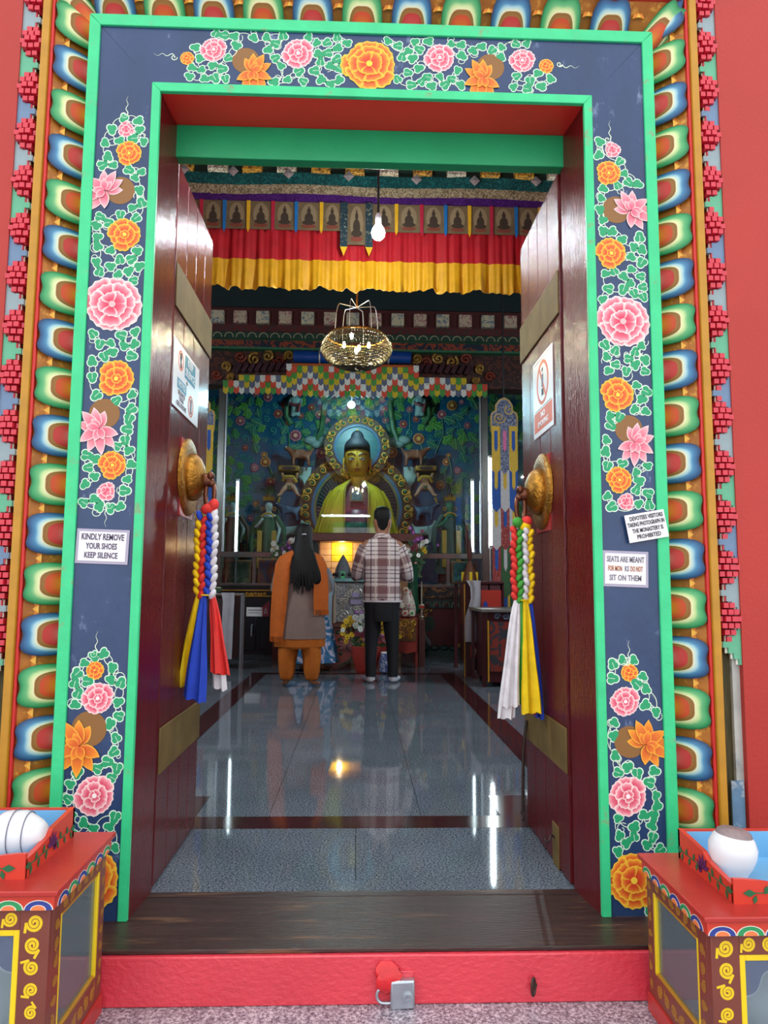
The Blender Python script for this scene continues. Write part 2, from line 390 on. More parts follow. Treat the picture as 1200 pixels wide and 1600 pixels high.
def moulding(nm, lab, kind):
    t = thing(nm, (0, 2.2, 0), lab, kind='structure'); 
    return t
def petal_at(parent, M, i, y0=2.185):
    o = put('petal', PB if i % 2 else PG, parent, M)
for nm, s, x0, lab, off in (('trim_5', -1, XL - .228, 'carved lotus petal moulding left of the door, blue and green petals', 0), ('trim_6', 1, XR + .228, 'carved lotus petal moulding right of the door, blue and green petals', 1)):
    t = thing(nm, (x0 + s * .06, 2.2, 0), lab, kind='structure')
    # ground board leaning forward
    a, c = x0, x0 + s * .108
    vs = [(a, 2.285, -.13), (c, 2.172, -.13), (c, 2.31, -.13), (a, 2.31, -.13)]; vs += [(v[0], v[1], 2.93) for v in vs]
    fs = [(0, 1, 5, 4), (1, 2, 6, 5), (2, 3, 7, 6), (3, 0, 4, 7), (4, 5, 6, 7), (3, 2, 1, 0)]
    obj('ground_board', MB().add(vs, fs if s > 0 else [f[::-1] for f in fs]), VINEBR, t, smooth=0)
    for j, (d0, d1, y0, mt, n2) in enumerate(((.108, .118, 2.158, REDSTR, 'red_fillet'), (.118, .142, 2.148, GOLDP, 'gold_fillet'))):
        xa, xb = sorted((x0 + s * d0, x0 + s * d1)); obj(n2, MB().box((xa, y0, -.13), (xb, 2.26, 2.93)), mt, t, bevel=.003)
    for i in range(20):
        z = at(110 if s < 0 else 1045, 30 if s < 0 else 22, 2.18).z - PH * i
        if z < -.05: break
        M = Matrix.Translation((x0 - s * .006, 2.272, z)) @ Matrix.Diagonal((s * PW, PW, PH * .86, 1))
        put('petal', PB if (i + off) % 2 else PG, t, M)
        M = Matrix.Translation((x0 + s * .068, 2.2, z - PH / 2)) @ Matrix.Diagonal((s * .085, .16, .19, 1))
        put('leaf_ornament', ORN, t, M)
t = thing('trim_7', (.035, 2.2, ZT + .26), 'carved lotus petal moulding above the door, blue and green petals', kind='structure')
z0 = ZT + .253
vs = [(-1.1, 2.285, z0), (1.2, 2.285, z0), (1.2, 2.172, z0 + .11), (-1.1, 2.172, z0 + .11), (-1.1, 2.31, z0), (1.2, 2.31, z0), (1.2, 2.31, z0 + .11), (-1.1, 2.31, z0 + .11)]
obj('ground_board', MB().add(vs, [(0, 1, 2, 3), (5, 4, 7, 6), (3, 2, 6, 7), (1, 0, 4, 5), (0, 3, 7, 4), (2, 1, 5, 6)]), VINEBR, t, smooth=0)
obj('red_fillet', MB().box((-1.02, 2.158, z0 + .11), (1.09, 2.26, z0 + .12)), REDSTR, t)
obj('gold_fillet', MB().box((-1.02, 2.148, z0 + .12), (1.09, 2.26, z0 + .165)), GOLDP, t)
for i in range(12):
    x = at(175 + 78.2 * i, 20, 2.18).x
    M = Matrix.Translation((x, 2.272, z0 - .006)) @ Matrix.Rotation(-PI / 2, 4, 'Y') @ Matrix.Diagonal((PW, PW, PH * .9, 1))
    if XL - .2 < x < XR + .2: put('petal', PB if i % 2 == 0 else PG, t, M)
    M = Matrix.Translation((x - PH / 2, 2.2, z0 + .068)) @ Matrix.Rotation(-PI / 2, 4, 'Y') @ Matrix.Diagonal((.075, .14, .13, 1))
    put('leaf_ornament', ORN, t, M)

for sg, xc in ((-1, XL - .226), (1, XR + .226)):
    put('petal', PG, t, Matrix.Translation((xc, 2.272, z0 - .008)) @ Matrix.Rotation(-PI / 4 if sg > 0 else -3 * PI / 4, 4, 'Y') @ Matrix.Diagonal((PW * 1.25, PW, PH * .62, 1)))
# ------------------------------------------------------------------ stacked-cube moulding
CUBE = MB().frustum((-.0098, -.012, -.0098), (.0098, .012, .0098), .0022).mesh('cube', pm('crimson cube paint', '#c8243a', rough=.28, var=.12, vscale=30, bump=.2, bscale=60, coat=.3), 0)
STEPM = {}
for nmc, cc in (('grey', '#8fa3a8'), ('green', '#5fb08a'), ('blue', '#6a86a6')):
    q = MB()
    for wd, cl, y in ((0, '#eef0e6', -.004), (1, cc, -.009)):
        k = .0105 if wd == 0 else .0075; q.color(cl)
        for r in range(-3, 4):
            ln = (4 - abs(r)) * .0145 - (wd * .006)
            if ln > 0: q.box((-ln, y, r * .0155 - .008), (0, 0, r * .0155 + .008))
    STEPM[nmc] = q.mesh('step_tile', VC, 0)
OLIVE = pm('dark olive bristle', '#4a452a', rough=.8, var=.5, vscale=20, stretch=(8, 8, .8), bump=.6, bscale=40)
STEPBG = pm('pale weathered edge', '#b9c0ba', rough=.7, var=.2, vscale=14, c2='#7f93a0', c2amt=.2, c2scale=9)
for nm, s, xi, xo, zc, lab in (('trim_8', -1, -1.012, -1.088, at(35, 58, 2.15).z, 'moulding of red stacked cubes in diamonds left of the door'), ('trim_9', 1, 1.082, 1.158, at(1100, 66, 2.15).z, 'moulding of red stacked cubes in diamonds right of the door')):
    t = thing(nm, ((xi + xo) / 2, 2.2, 0), lab, kind='structure')
    a, c = sorted((xi, xo)); 
    obj('backing_board', MB().box((a, 2.2, -.13), (c, 2.26, 2.93)), OLIVE, t)
    m = (xi + xo) / 2 + s * .012
    a, c = sorted((m, xo)); obj('edge_board', MB().box((a, 2.186, -.13), (c, 2.2, 2.93)), STEPBG, t)
    cx = (xi + xo) / 2
    for d in range(14):
        z = zc + .155 - .155 * d
        if (s < 0 and z < .35) or z < .42: break
        for r in range(-3, 4):
            n = 4 - abs(r)
            for k in range(n):
                x = cx + (k - (n - 1) / 2) * .0196; y = 2.184 - .009 * (3 - max(abs(r), abs(k - (n - 1) / 2) * 1.2)) + random.uniform(-.002, .002)
                put('cube', CUBE, t, Matrix.Translation((x, y, z + r * .0202)))
        nmc = ('grey', 'green', 'blue')[d % 3]
        put('step_tile', STEPM[nmc], t, Matrix.Translation((xo - s * .001, 2.184, z - .0775)) @ Matrix.Diagonal((s * 1.1, 1.5, 1.1, 1)))
    if s > 0: obj('bare_edge_patch', MB().box((1.112, 2.178, -.13), (1.15, 2.186, .38)), pm('worn blue grey', '#5f86a6', rough=.6, var=.3, vscale=12, c2='#c9d2d6', c2amt=.3, c2scale=10), t)

# ------------------------------------------------------------------ painted flowers and leaves
def petal_grid(mb, ang, r0, r1, wid, y, ci, cm, ce, lobe=.05, tip=0., c=(0, 0), nt=6, ns=7, curl=0.):
    ci, cm, ce = lin(ci), lin(cm), lin(ce); rows = []; cs = []
    ca, sa = math.cos(ang), math.sin(ang)
    for i in range(nt):
        t = i / (nt - 1); row = []
        for j in range(ns):
            s_ = -1 + 2 * j / (ns - 1)
            if tip: prof = math.sin(PI * min(1, t ** .8 * .97 + .03)) ** .8 if t < 1 else .0
            else: prof = .38 + .62 * math.sin(PI * .5 * min(1, t * 1.25))
            rho = r0 + (r1 - r0) * (t * (1 - (.25 * s_ * s_ if not tip else 0)) + (lobe * math.cos(3 * PI * s_) * t * t if not tip else 0))
            lat = wid * s_ * prof + curl * t * t
            row.append((c[0] + rho * ca - lat * sa, y - .012 * (1 - s_ * s_) * (1 - t), c[1] + rho * sa + lat * ca))
            e = max(t ** 2.6, abs(s_) ** 5); cs.append(mixc(ci, cm, e * 2) if e < .5 else mixc(cm, ce, e * 2 - 1))
        rows.append(row)
    mb.loft(rows, caps=False, cs=cs, closed_ring=False)
def flower_mesh(name, layers, centre):
    mb = MB(); y = 0
    for li, (n, r0, r1, wd, ci, cm, ce) in enumerate(layers):
        y = -.03 * (li + 1)
        for k in range(n): petal_grid(mb, 2 * PI * k / n + li * .45 + random.uniform(-.12, .12), r0, r1 * random.uniform(.88, 1.08), wd * random.uniform(.9, 1.1), y - .01 * (k % 2), ci, cm, ce)
    mb.color(centre).disc((0, 0), .12, y - .04, y, 12)
    return mb.mesh(name, VC, 60)
PK = ('#d8385c', '#ee8496', '#fdeae4'); OR = ('#d83a1c', '#ee7a22', '#fdd03a')
FM = {
 'peony': flower_mesh('painted_peony', [(8, .5, 1, .44, *PK), (7, .3, .8, .36, *PK), (5, .1, .5, .3, *PK)], '#f4b8b8'),
 'opeony': flower_mesh('painted_orange_peony', [(8, .5, 1, .44, *OR), (7, .3, .8, .36, *OR), (5, .1, .5, .3, *OR)], '#fbd040'),
 'orange': flower_mesh('painted_orange_flower', [(7, .4, 1, .46, *OR), (5, .12, .66, .36, *OR), (3, .0, .3, .22, *OR)], '#fbd84a'),
 'pink': flower_mesh('painted_pink_flower', [(7, .4, 1, .46, *PK), (5, .12, .66, .36, *PK), (3, .0, .3, .22, *PK)], '#fbeaea'),
 'bud': flower_mesh('painted_pink_bud', [(6, .25, 1, .5, *PK), (4, .0, .6, .35, *PK)], '#e06a80'),
 'obud': flower_mesh('painted_orange_bud', [(6, .25, 1, .5, *OR), (4, .0, .6, .35, *OR)], '#f6c030'),
}
def lotus_mesh(name, pal):
    mb = MB(); mb.color('#8a5f2c').disc((-.42, .25), .62, -.01, 0, 24)
    for k, (a, l) in enumerate(((2.35, .75), (1.85, .9), (1.35, 1.0), (.8, .95), (.2, .95), (-.35, 1.05), (-.9, 1.1), (-1.45, 1.0), (-2.0, .8))):
        petal_grid(mb, a, .02, l, .23, -.03 - .012 * ((k * 4) % 9), *pal, tip=1, c=(.1, -.12), curl=.12 * (1 if k < 4 else -1))
    for k, (a, l) in enumerate(((1.6, .5), (.9, .55), (-.6, .55), (-1.3, .5))): petal_grid(mb, a, .02, l, .17, -.16 - .01 * k, *pal, tip=1, c=(.1, -.12))
    return mb.mesh(name, VC, 60)
FM['lotus'] = lotus_mesh('painted_pink_lotus', ('#e0607a', '#f3a0ac', '#fbdcd8')); FM['olotus'] = lotus_mesh('painted_orange_lotus', ('#d4581a', '#ee8a1e', '#fbb83a'))
def leaf_mesh(name, v):
    mb = MB(); n = 34
    for k, (cin, cout, sc_, y) in enumerate((('#dff3e0', '#dff3e0', 1.0, -.01), ('#1f9e68', '#34b47a', .8, -.05))):
        pts = []; cs = []
        for i in range(n):
            a = 2 * PI * i / n
            r = (.62 + .34 * abs(math.cos(1.5 * a + .5 * v)) ** .7 + (.12 * math.cos(a)))
            if k: r -= .16
            pts.append((r * math.cos(a), r * math.sin(a) * (.85 if v else .95)))
        mb.color(cin).poly(pts, y, 0)
    if v == 0: mb.color('#bfe6c8').poly([(-.5, -.03), (.35, -.06), (.45, 0), (.35, .03), (-.5, .03)], -.065, -.05)
    return mb.mesh(name, VC, 30)
LEAF = [leaf_mesh('leaf', 0), leaf_mesh('leaf', 1)]
CREAM = pm('cream line paint', '#d9ead2', rough=.5, var=.08)
YB = 2.1795
def paint(parent, flowers, region, avoid=(), seed=1, lr=.0195, curls=()):
    """flowers: (kind, px, py, rpx, rot, flip); region(px-plane point)->bool decides where leaves grow"""
    rnd = random.Random(seed); disc = []
    K = 2.18 / F
    for kind, px, py, r, rot, flip in flowers:
        p = at(px, py, YB); rr = r * K * (1.18 if 'lotus' in kind else 1)
        put(FM[kind].name, FM[kind], parent, Matrix.Translation((p.x, YB, p.z)) @ Matrix.Rotation(rot, 4, 'Y') @ Matrix.Diagonal((rr * flip, rr * .5, rr, 1)))
        disc.append((p.x, p.z, rr))
    leaves = []; vine = MB()
    x0, x1, z0, z1 = region[:4]; test = region[4] if len(region) > 4 else (lambda x, z: True)
    for _ in range(2600):
        x = rnd.uniform(x0 + lr * .9, x1 - lr * .9); z = rnd.uniform(z0, z1)
        if not test(x, z): continue
        if any((x - a) ** 2 + (z - c) ** 2 < (r + lr * .55) ** 2 for a, c, r in disc): continue
        if any((x - a) ** 2 + (z - c) ** 2 < (lr * 1.52) ** 2 for a, c in leaves): continue
        leaves.append((x, z))
    for i, (x, z) in enumerate(leaves):
        s_ = lr * rnd.uniform(.95, 1.2)
        put('leaf', LEAF[rnd.random() < .6], parent, Matrix.Translation((x, YB, z)) @ Matrix.Rotation(rnd.uniform(0, 6.28), 4, 'Y') @ Matrix.Diagonal((s_, .012, s_, 1)))
        # a curling stem to a neighbour
        nb = sorted(leaves, key=lambda q: (q[0] - x) ** 2 + (q[1] - z) ** 2)
        for q in nb[1:3]:
            mx, mz = (x + q[0]) / 2 + (q[1] - z) * .45, (z + q[1]) / 2 - (q[0] - x) * .45
            path = [((1 - t) ** 2 * x + 2 * t * (1 - t) * mx + t * t * q[0], YB - .0002, (1 - t) ** 2 * z + 2 * t * (1 - t) * mz + t * t * q[1]) for t in [k / 7 for k in range(8)]]
            if all((a - p[0]) ** 2 + (c - p[2]) ** 2 > r * r for p in path for a, c, r in disc): vine.tube(path, .0013, 5, False, flat=(1, .3, 1))
        if i % 3 == 0:
            rr = lr * rnd.uniform(.7, 1.1); vine.tube(spiral((x + rnd.uniform(-.5, .5) * lr, z + rnd.uniform(-1, 1) * lr), rr, 1.1, rnd.uniform(0, 6), rnd.choice((-1, 1)), 14, y=YB - .0002), .0012, 5, False, flat=(1, .3, 1))
    for px, py, dx, dz in curls:                          # the tendril that ends a spray
        p = at(px, py, YB); base = (p.x, p.z)
        vine.tube([(p.x + dx * .022 * t * 3 + abs(dz) * .004 * math.sin(t * 14) * (1 - t * .5), YB - .0003, p.z + dz * .022 * t * 3 + abs(dx) * .004 * math.sin(t * 14)) for t in [k / 15 for k in range(16)]], lambda t: .0017 * (1.1 - t), 5, False, flat=(1, .3, 1))
        vine.tube(spiral((p.x - dz * .008, p.z + dx * .008), .011, 1.2, 0, 1, 16, y=YB - .0003), .0015, 5, False, flat=(1, .3, 1))
    obj('vine', vine, CREAM, parent)
a = .30
LB, RB, TB = FP[(-1, 'b')], FP[(1, 'b')], FP['lb']
zt = lambda py: at(180, py, YB).z
bandL = (XL - .197, XL - .027); bandR = (XR + .027, XR + .197)
def taper(cx, ztop, k=.5): return lambda x, z: abs(x - cx) < .02 + (ztop - z) * k
paint(LB, [('bud', 197, 202, 14, .3, 1), ('orange', 202, 240, 21, .2, 1), ('lotus', 170, 297, 32, .55, -1), ('orange', 195, 367, 27, 0, 1), ('peony', 176, 476, 45, .2, 1), ('orange', 182, 592, 29, .5, 1), ('lotus', 156, 664, 33, -.7, -1), ('orange', 176, 727, 22, 0, 1), ('bud', 166, 768, 15, 1, 1)],
      (*bandL, zt(795), zt(182), taper(-.745, zt(172))), seed=3, curls=[(198, 180, 0, 1), (166, 790, 0, -1)])
paint(LB, [('obud', 148, 1047, 14, 0, 1), ('pink', 153, 1091, 24, .3, 1), ('olotus', 127, 1158, 36, -.5, -1), ('pink', 148, 1243, 30, .1, 1), ('opeony', 140, 1372, 44, 0, 1)],
      (*bandL, .05, zt(1020), taper(-.765, zt(1008))), seed=5, curls=[(150, 1022, 0, 1)])
zr = lambda py: at(975, py, YB).z
paint(RB, [('bud', 957, 234, 14, 0, 1), ('orange', 951, 271, 21, .4, 1), ('lotus', 980, 328, 32, -.55, 1), ('orange', 955, 396, 26, 0, 1), ('peony', 973, 503, 43, .3, 1), ('orange', 965, 617, 28, .2, 1), ('lotus', 990, 686, 31, .6, 1), ('orange', 968, 750, 21, 0, 1), ('bud', 978, 784, 14, 1, 1)],
      (*bandR, zr(800), zr(215), taper(.775, zr(205))), seed=7, curls=[(953, 218, 0, 1)])
paint(RB, [('obud', 983, 1051, 14, 0, 1), ('pink', 977, 1096, 23, .3, 1), ('olotus', 1003, 1160, 33, -.5, 1), ('pink', 981, 1244, 30, .1, 1), ('opeony', 990, 1375, 42, 0, 1)],
      (*bandR, .02, zr(1030), taper(.80, zr(1018))), seed=9, curls=[(983, 1035, 0, 1)])
xt = lambda px: at(px, 100, YB).x
def tt(x, z): return abs(x - xt(577)) < (xt(870) - xt(577)) - abs(z - zt(97) + .0) * .9
paint(TB, [('obud', 292, 91, 12, 0, 1), ('pink', 334, 78, 22, .3, 1), ('olotus', 393, 108, 31, .45, 1), ('pink', 466, 84, 27, .1, 1), ('opeony', 577, 101, 45, 0, 1), ('pink', 687, 91, 26, .2, 1), ('olotus', 757, 118, 32, -.45, -1), ('pink', 816, 95, 22, .4, 1), ('obud', 853, 103, 13, 0, 1)],
      (xt(265), xt(885), ZT + .045, ZT + .205, tt), seed=11, curls=[(272, 86, -1, 0), (874, 104, 1, 0)])
# ------------------------------------------------------------------ door leaves
OLBAT = pm('worn brass strap', '#6b5630', rough=.62, metal=0, spec=.25, var=.25, vscale=9, bump=.3)
BRASS = pm('aged embossed brass', '#a8752c', rough=.32, metal=.9, var=.45, vscale=60, bump=1.0, bscale=110)
COPPER = pm('dark copper', '#6a4030', rough=.35, metal=.8, var=.3, vscale=30, bump=.3)
IRON = pm('old iron', '#4a3c36', rough=.5, metal=.6, var=.3, vscale=20)
DRED = pm('door backing red', '#9c1a1c', rough=.3, var=.1)
def doorleaf(nm, s, xf, lab):
    d = thing(nm, (xf - s * .02, 2.4, 0), lab, kind='structure')
    n = 4; y0, y1 = 2.395, 2.985
    for k in range(n):
        a = y0 + (y1 - y0) * k / n; b_ = y0 + (y1 - y0) * (k + 1) / n
        xa, xb = sorted((xf, xf + s * .05)); obj('plank', MB().box((xa, a + .0012, .006), (xb, b_ - .0012, 2.405)), DOORP, d, bevel=.003)
    for z0, z1 in ((1.895, 2.05), (.345, .49)):
        xa, xb = sorted((xf, xf - s * .006)); obj('strap', MB().box((xa, y0 + .005, z0), (xb, y1 + .003, z1)), OLBAT, d, bevel=.002)
    zc = 1.342 if s < 0 else 1.303; yc = 2.66
    ax = Matrix.Translation((xf, yc, zc)) @ Matrix.Rotation(-s * PI / 2, 4, 'Y')
    xa, xb = sorted((xf, xf - s * .004)); obj('boss_backing', MB().box((xa, yc - .11, zc - .15), (xb, yc + .09, zc + .13)), DRED, d)
    obj('boss_plate', MB().lathe([(.001, .010), (.06, .012), (.10, .018), (.132, .016), (.142, .010), (.143, .002)], seg=40, M=ax), BRASS, d)
    obj('boss_dome', MB().lathe([(.085, .012), (.088, .022), (.084, .036), (.07, .05), (.05, .06), (.03, .066), (.001, .068)], seg=32, M=ax), BRASS, d)
    X = xf - s * .078
    h = MB(); h.ball((X + s * .01, yc, zc - .01), (.03, .02, .026), 12, 8); h.ball((X - s * .01, yc - .012, zc + .006), (.012, .012, .016)); h.ball((X - s * .01, yc + .012, zc + .006), (.012, .012, .016)); h.ball((X - s * .012, yc, zc - .022), (.016, .014, .014))
    obj('ring_holder', h, COPPER, d)
    r = MB(); r.tube([(X - s * (.008 - .016 * math.cos(a)), yc + .0 + .001 * math.sin(a), zc - .06 + .052 * math.sin(a)) for a in [2 * PI * k / 24 for k in range(24)]], .0085, 8, closed=True)
    obj('pull_ring', r, COPPER, d)
    return d, Vector((X - s * .004, yc, zc - .112))
DL, TL_ = doorleaf('door_1', -1, -.635, 'left door leaf of glossy maroon planks, standing open')
DR, TR_ = doorleaf('door_2', 1, .687, 'right door leaf of glossy maroon planks, standing open')
q = MB(); X = .675
q.tube([(X, 2.93, .42), (X - .012, 2.94, .3), (X - .012, 2.96, .1), (X - .01, 2.965, .06)], .006, 8); obj('bolt_rod', q, IRON, DR)
obj('rod_hook', MB().tube([(X - .012 + .0, 2.965 + .016 * math.cos(a), .045 + .018 * math.sin(a)) for a in [2 * PI * k / 14 for k in range(12)]], .0045, 6), IRON, DR)
obj('hook_plate', MB().box((.684, 2.52, .0), (.688, 2.60, .14)), OLBAT, DR, bevel=.003)
obj('floor_hook', MB().tube([(X + .008 - .03 * t - .01 * math.sin(t * 3), 2.56 + .012 * math.cos(t * 7), .09 + .012 * math.sin(t * 7)) for t in [k / 12 for k in range(13)]], .0032, 6), IRON, DR)

# ------------------------------------------------------------------ braided cloth pulls
def cl(name, c): return pm(name, c, rough=.75, var=.12, vscale=25, bump=.35, bscale=150)
CB, CY, CG, CR, CW = cl('blue cloth', '#1d42b8'), cl('yellow cloth', '#f2cc08'), cl('green cloth', '#3f9a34'), cl('red cloth', '#e0342e'), cl('white cloth', '#e6e2e6')
def tassel(lab, top, bend, strands, strips, knot):
    t = thing('cloth_door_pull', tuple(top), lab, 'door pull')
    zb = bend
    for i, (m, dx) in enumerate(strands):
        b = MB(); n = 10; b_h = (top.z - .02 - zb) / n
        for k in range(n):
            z = top.z - .02 - b_h * (k + .5) - (i % 2) * b_h * .4
            b.ball((top.x + dx + .003 * math.sin(k * 1.7 + i), top.y - .012 * (1 - abs(dx) / .05) + .004 * math.cos(k * 2 + i), z), (.0115, .016, b_h * .68), 9, 7, Matrix.Rotation(.5 * (1 if (i % 2) else -1), 3, 'Y'))
            b.ball((top.x + dx * .8, top.y + .014, z), (.011, .014, b_h * .66), 8, 6)
        obj('braid_strand', b, m, t)
    for m, dx, dz, rx in knot: obj('knot', MB().ball((top.x + dx, top.y - .006, top.z + dz), rx, 10, 8, Matrix.Rotation(.3 * (1 if dx > 0 else -1), 3, 'Y')), m, t)
    obj('binding_cord', MB().tube([(top.x + .024 * math.cos(a), top.y + .02 * math.sin(a), zb) for a in [2 * PI * k / 16 for k in range(16)]], .003, 6, closed=True), CY, t)
    for i, (m, x0, x1, wb, zbot, dy, slant) in enumerate(strips):
        rings = []; n = 15; seg = 28; rnd = random.Random(i * 7 + int(top.x * 1000))
        ph = [rnd.uniform(0, 6) for _ in range(4)]
        for k in range(n):
            tt_ = k / (n - 1); z = zb + .006 - (zb - zbot) * tt_; e = tt_ ** .75
            cx = top.x + x0 + (x1 - x0) * e; hw = .009 + (wb - .009) * e; ring = []
            for j in range(seg):
                a = 2 * PI * j / seg; u = math.cos(a)
                fold = .010 * e * math.sin(u * 5.5 + ph[0] + tt_ * .8) + .005 * e * math.sin(u * 11 + ph[1] - tt_)
                ring.append((cx + hw * u * (1 + .05 * math.sin(tt_ * 9 + ph[2])), top.y + dy * e + fold + (.004 + .007 * (1 - e)) * math.sin(a), z + slant * u * tt_ + .004 * math.sin(u * 7 + ph[3]) * tt_))
            rings.append(ring)
        obj('cloth_strip', MB().loft(rings), m, t, smooth=70)
K = 2.62 / F
def zpx(py, Y=2.62): return at(320, py, Y).z
TL_.y = 2.655; TR_.y = 2.655
tassel('braided cloth door pull with blue, yellow, red and white tails on the left door', TL_, zpx(930), [(CY, -.033), (CR, -.012), (CB, .008), (CW, .028)],
       [(CY, -.022, -.075, .026, zpx(1078), .015, .01), (CG, -.012, -.052, .016, zpx(1062), .028, 0), (CW, .024, .052, .028, zpx(1085), .05, -.006), (CR, .022, .062, .034, zpx(1058), .0, -.004), (CB, -.004, -.022, .042, zpx(1098), -.025, -.012)],
       [(CR, .0, -.005, (.026, .024, .02)), (CR, .02, .008, (.02, .02, .026)), (CW, .022, -.03, (.014, .016, .03)), (CB, -.03, -.03, (.012, .014, .02))])
tassel('braided cloth door pull with white, green, yellow and blue tails on the right door', TR_, zpx(935), [(CR, -.033), (CG, -.013), (CW, .008), (CY, .029)],
       [(CB, .022, .062, .022, zpx(1130), .03, -.008), (CR, .008, .022, .022, zpx(1123), .03, 0), (CG, -.01, -.012, .018, zpx(1104), .0, 0), (CW, -.022, -.068, .032, zpx(1128), -.005, .0), (CW, -.018, -.052, .028, zpx(1108), -.02, .004), (CY, .006, .022, .036, zpx(1118), -.022, .002)],
       [(CG, -.018, -.004, (.02, .022, .02)), (CR, .016, .0, (.02, .02, .02)), (CY, .01, -.02, (.022, .02, .02))])

# ------------------------------------------------------------------ signs
WHITE = pm('white laminate', '#e9e7ea', rough=.3, var=.03); BLACK = pm('black print', '#1d1a20', rough=.5, var=.02); GREYP = pm('faded grey print', '#77727e', rough=.5, var=.1)
PURP = pm('purple grey print', '#4a3f5c', rough=.5); TEAL = pm('teal print', '#0f7f9c', rough=.4, var=.04); CORAL = pm('coral print', '#d9694a', rough=.45, var=.06); ORAN = pm('orange worn print', '#b0641c', rough=.5, var=.2)
FILM = pm('clear film edge', '#a9a3b8', rough=.2, var=.08)
def sign(name, lab, org, ax, ay, w_, h_, items, rot=0, film=False, cat='sign'):
    """org: centre of the sheet; ax/ay: right and up; items drawn on it"""
    az = ax.cross(ay); M = Matrix((( ax.x, ay.x, az.x, org.x), (ax.y, ay.y, az.y, org.y), (ax.z, ay.z, az.z, org.z), (0, 0, 0, 1))) @ Matrix.Rotation(rot, 4, 'Z')
    t = bpy.data.objects.new(name, None); col.objects.link(t); t.matrix_basis = M; t.empty_display_size = .02; tag(t, lab, cat)
    if film: put('film_margin', MB().box((-w_ / 2 - .008, -h_ / 2 - .008, 0), (w_ / 2 + .008, h_ / 2 + .008, .0008)).mesh('film_margin', FILM, 0), t, None, True)
    put('sheet', MB().box((-w_ / 2, -h_ / 2, .0008 if film else 0), (w_ / 2, h_ / 2, .002)).mesh('sheet', WHITE, 0), t, None, True)
    for it in items:
        if it[0] == 'text':
            _, s_, x, y, size, m, wd = it; me = text_mesh(s_, size, m, bold=size * .018)
            xs_ = [v.co.x for v in me.vertices]; wid = max(xs_) - min(xs_); k = wd / wid
            put('lettering', me, t, Matrix.Translation((x, y, .0026)) @ Matrix.Diagonal((k, 1, 1, 1)), True)
        elif it[0] == 'rect':
            _, x, y, w2, h2, m = it; put('printed_block', MB().box((x - w2 / 2, y - h2 / 2, .002), (x + w2 / 2, y + h2 / 2, .0024)).mesh('printed_block', m, 0), t, None, True)
        elif it[0] == 'ring':
            _, x, y, r, th, m = it
            b = MB(); n = 28; rr = [[(x + q_ * math.cos(2 * PI * k / n), y + q_ * math.sin(2 * PI * k / n), zz) for k in range(n)] for q_, zz in ((r, .002), (r, .0027), (r - th, .0027), (r - th, .002))]
            b.loft(rr, caps=False)
            put('prohibition_ring', b.mesh('prohibition_ring', m, 0), t, None, True)
            put('prohibition_bar', MB().box((-r + th * .5, -th * .45, .002), (r - th * .5, th * .45, .0029), Matrix.Translation((x, y, 0)) @ Matrix.Rotation(-.95, 4, 'Z')).mesh('prohibition_bar', m, 0), t, None, True)
        elif it[0] == 'shape':
            _, pts, m = it; n = len(pts)
            put('pictogram', MB().add([(p[0], p[1], .002) for p in pts] + [(p[0], p[1], .0032) for p in pts], [tuple(range(n))[::-1], tuple(range(n, 2 * n))] + [(i, (i + 1) % n, n + (i + 1) % n, n + i) for i in range(n)]).mesh('pictogram', m, 0), t, None, True)
    return t
EX, EY, EZ = Vector((1, 0, 0)), Vector((0, 1, 0)), Vector((0, 0, 1))
K2 = 2.18 / F
def fs_(px, py, y=2.1785): p = at(px, py, y); return Vector((p.x, y, p.z))
w_, h_ = 72 * K2, 45 * K2
sign('shoe_notice', 'small white sticker reading kindly remove your shoes on the left post', fs_(160, 854, 2.1775), EX, EZ, w_, h_,
     [('text', 'KINDLY REMOVE', 0, .0275, .026, PURP, w_ * .9), ('text', 'YOUR SHOES', -.002, .0, .025, PURP, w_ * .66), ('text', 'KEEP SILENCE', -.002, -.027, .024, PURP, w_ * .7)], rot=-.03, film=True)
w_, h_ = 64 * K2, 44 * K2
sign('photography_notice', 'tilted white sticker about devotees and photographs on the right post', fs_(1010, 822, 2.166), EX, EZ, w_, h_,
     [('text', 'DEVOTEES VISITORS', .004, .028, .018, BLACK, w_ * .84), ('text', 'TAKING PHOTOGRAPH IN', .0, .0095, .018, BLACK, w_ * .93), ('text', 'THE MONASTERY IS', .002, -.010, .018, BLACK, w_ * .78), ('text', 'PROHIBITED', .002, -.029, .018, BLACK, w_ * .6)], rot=.175)
w_, h_ = 65 * K2, 48 * K2
sign('seat_notice', 'white sticker saying seats are meant for monks on the right post', fs_(977, 889, 2.1775), EX, EZ, w_, h_,
     [('text', 'SEATS ARE MEANT', 0, .028, .024, GREYP, w_ * .92), ('text', 'FOR MON', -.032, .0, .022, ORAN, w_ * .34), ('text', 'KS', .004, .0, .022, GREYP, w_ * .1), ('text', 'DO NOT', .034, .0, .022, ORAN, w_ * .3), ('text', 'SIT ON THEM', 0, -.028, .024, GREYP, w_ * .78)], rot=-.03, film=True)
ear = [(-.010, .022), (.004, .026), (.012, .014), (.006, .004), (.002, -.006), (.008, -.014), (.004, -.026), (-.006, -.022), (-.004, -.006), (-.012, .006)]
PX = -.6345; c0 = Vector((PX, 2.6, 1.672)); pw, ph_ = .385, .232
